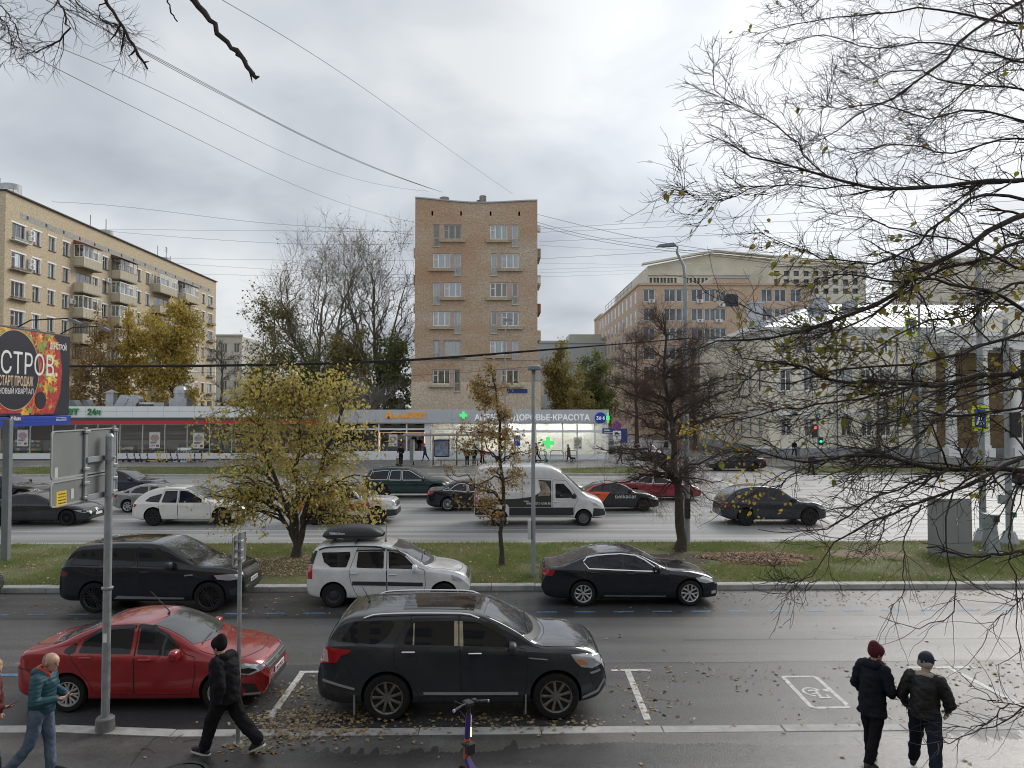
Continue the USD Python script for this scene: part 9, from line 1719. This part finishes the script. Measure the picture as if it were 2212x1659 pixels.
def collar(p,J,K,H,nk,chs,pel):
 put('collar',fuse([bone(nk+[-K(.06),-K(.07),0],K(.05),nk+[-K(.06),K(.07),0],K(.05)),bone(nk+[-K(.05),-K(.08),0],K(.045),nk+[K(.07),-K(.07),-K(.05)],K(.04)),bone(nk+[-K(.05),K(.08),0],K(.045),nk+[K(.07),K(.07),-K(.05)],K(.04))],.022,5),BEIGE,p,smooth=True)
 put('grey_hair',fuse([bone(H(-.045,-.04,.0),K(.065),H(-.045,.04,.0),K(.065))],.022,3),mat('grey_hair',(.35,.32,.29),.8,var=.3,vs=60),p,smooth=True)
 put('hat_gap',fuse([m3.Manifold.hull_points([tuple(H(x,y,z)) for x,y,z in ((-.11,-.05,.02),(-.11,.05,.02),(-.112,-.035,.045),(-.112,.035,.045),(-.10,0,.055),(-.09,0,.03))])],0,0),SKIN,p)
q=foot(2000,1686);person('man in navy cap and black leather jacket with pale collar, seen from behind',(q[0],q[1],.122),.8,1.77,(.40,-.40),(.03,.18),((-.02,.12,-.27),(.02,.12,-.27)),((.12,.10,-.46),(.16,.06,-.44)),LEATH,DKJ,PLASTIC,0,('cap',mat('navy_cap',(.012,.017,.035),.8)),None,None,.05,(-.3,.2),fat=1.12,extra=collar,spread=.13)
def far_p(label,px,py,rz,top,bottom,h=1.72,**k):q=gnd(px,py,.1);return person(label,(q[0],q[1],.1),rz,h,top=top,bottom=bottom,det=False,**k)
far_p('man in black with a cap waiting at the bus stop with a box on wheels',866,1007,-PI/2-.2,CB,CB,1.85,legs=(.05,-.05),knees=(.0,.05),elbows=((.02,.1,-.28),(.02,.1,-.28)),wrists=((.22,-.06,-.32),(.22,-.06,-.32)),hat=('cap',CB))
far_p('woman in dark blue coat and red hat walking past the bus shelter',918,996,PI-.1,mat('blue_coat',(.02,.03,.06),.85),CB,1.66,coat=.8,hat=('beanie',mat('red_hat',(.3,.02,.03),.9)))
BRC=mat('brown_coat',(.09,.055,.045),.85)
far_p('passenger in olive jacket in the bus shelter, left of two',1009,1009,-PI/2,mat('olive_jacket',(.05,.05,.03),.85),CB,1.75,legs=(.1,-.05),knees=(.1,.05),hair=(mat('dark_hair',(.02,.015,.012),.7),0))
far_p('passenger in dark clothes sitting deep in the bus shelter',1024,1006,-PI/2,CB,CB,1.6,legs=(.1,-.05),knees=(.1,.05),hair=(mat('dark_hair',(.02,.015,.012),.7),0))
far_p('passenger in red jacket in the bus shelter behind the young tree',1042,1005,-PI/2+.3,mat('red_jacket',(.35,.03,.03),.8),CB,1.65,hair=(mat('dark_hair',(.02,.015,.012),.7),0))
far_p('woman in long brown coat walking past the pharmacy',1229,998,PI,BRC,CB,1.68,coat=1.1,hair=(mat('brown_hair',(.06,.03,.02),.7),.04))
far_p('man with backpack walking beside the pharmacy railings',1160,997,PI,mat('dark_olive',(.03,.035,.03),.85),CB,1.78,hair=(mat('dark_hair',(.02,.015,.012),.7),0))
far_p('person in blue denim coat crossing by the no stopping sign',1340,1003,.2,mat('denim_coat',(.07,.10,.14),.85),CB,1.7,coat=.7,hair=(mat('dark_hair',(.02,.015,.012),.7),.02))
far_p('person in dark clothes walking before the yellow building',1716,988,-PI/2,CB,CB,1.75,hair=(mat('dark_hair',(.02,.015,.012),.7),0))
def bags(p,J,K,H,nk,chs,pel):put('blue_bag',MB().hull([chs+np.array(q) for q in ((-.1,.15,.1),(.15,.15,.1),(-.15,.45,-.05),(.2,.45,-.05),(-.1,.2,-.35),(.15,.4,-.35),(.1,.35,.1))]),mat('blue_bag',(.03,.08,.35),.6),p)
far_p('person in dark coat carrying a blue bag on the zebra crossing',1753,1030,-PI/2,mat('dark_coat',(.02,.02,.025),.85),CB,1.75,coat=.4,hair=(mat('dark_hair',(.02,.015,.012),.7),0),extra=bags)
q=gnd(1237,998,.1);dg=thing('dog','small dark dog walking beside the woman in the brown coat','dog',(q[0],q[1],.1),PI)
dgb=[bone((-.2,0,.34),.085,(.18,0,.36),.10,10),bone((.18,0,.38),.08,(.3,0,.5),.06,10),bone((.3,0,.52),.06,(.42,0,.49),.035,10),bone((-.27,0,.38),.02,(-.42,0,.5),.012,8),bone((.28,.04,.56),.02,(.26,.05,.62),.01,6),bone((.28,-.04,.56),.02,(.26,-.05,.62),.01,6)]
for x,sd in ((.17,1),(.17,-1),(-.2,1),(-.2,-1)):dgb+=[bone((x,sd*.06,.3),.04,(x-(.05 if x<0 else -.02),sd*.06,.16),.026,8),bone((x-(.05 if x<0 else -.02),sd*.06,.16),.024,(x,sd*.06,.02),.02,8)]
put('body',fuse(dgb,.03,4),mat('dark_fur',(.03,.022,.018),.9,var=.4,vs=20),dg,smooth=True)
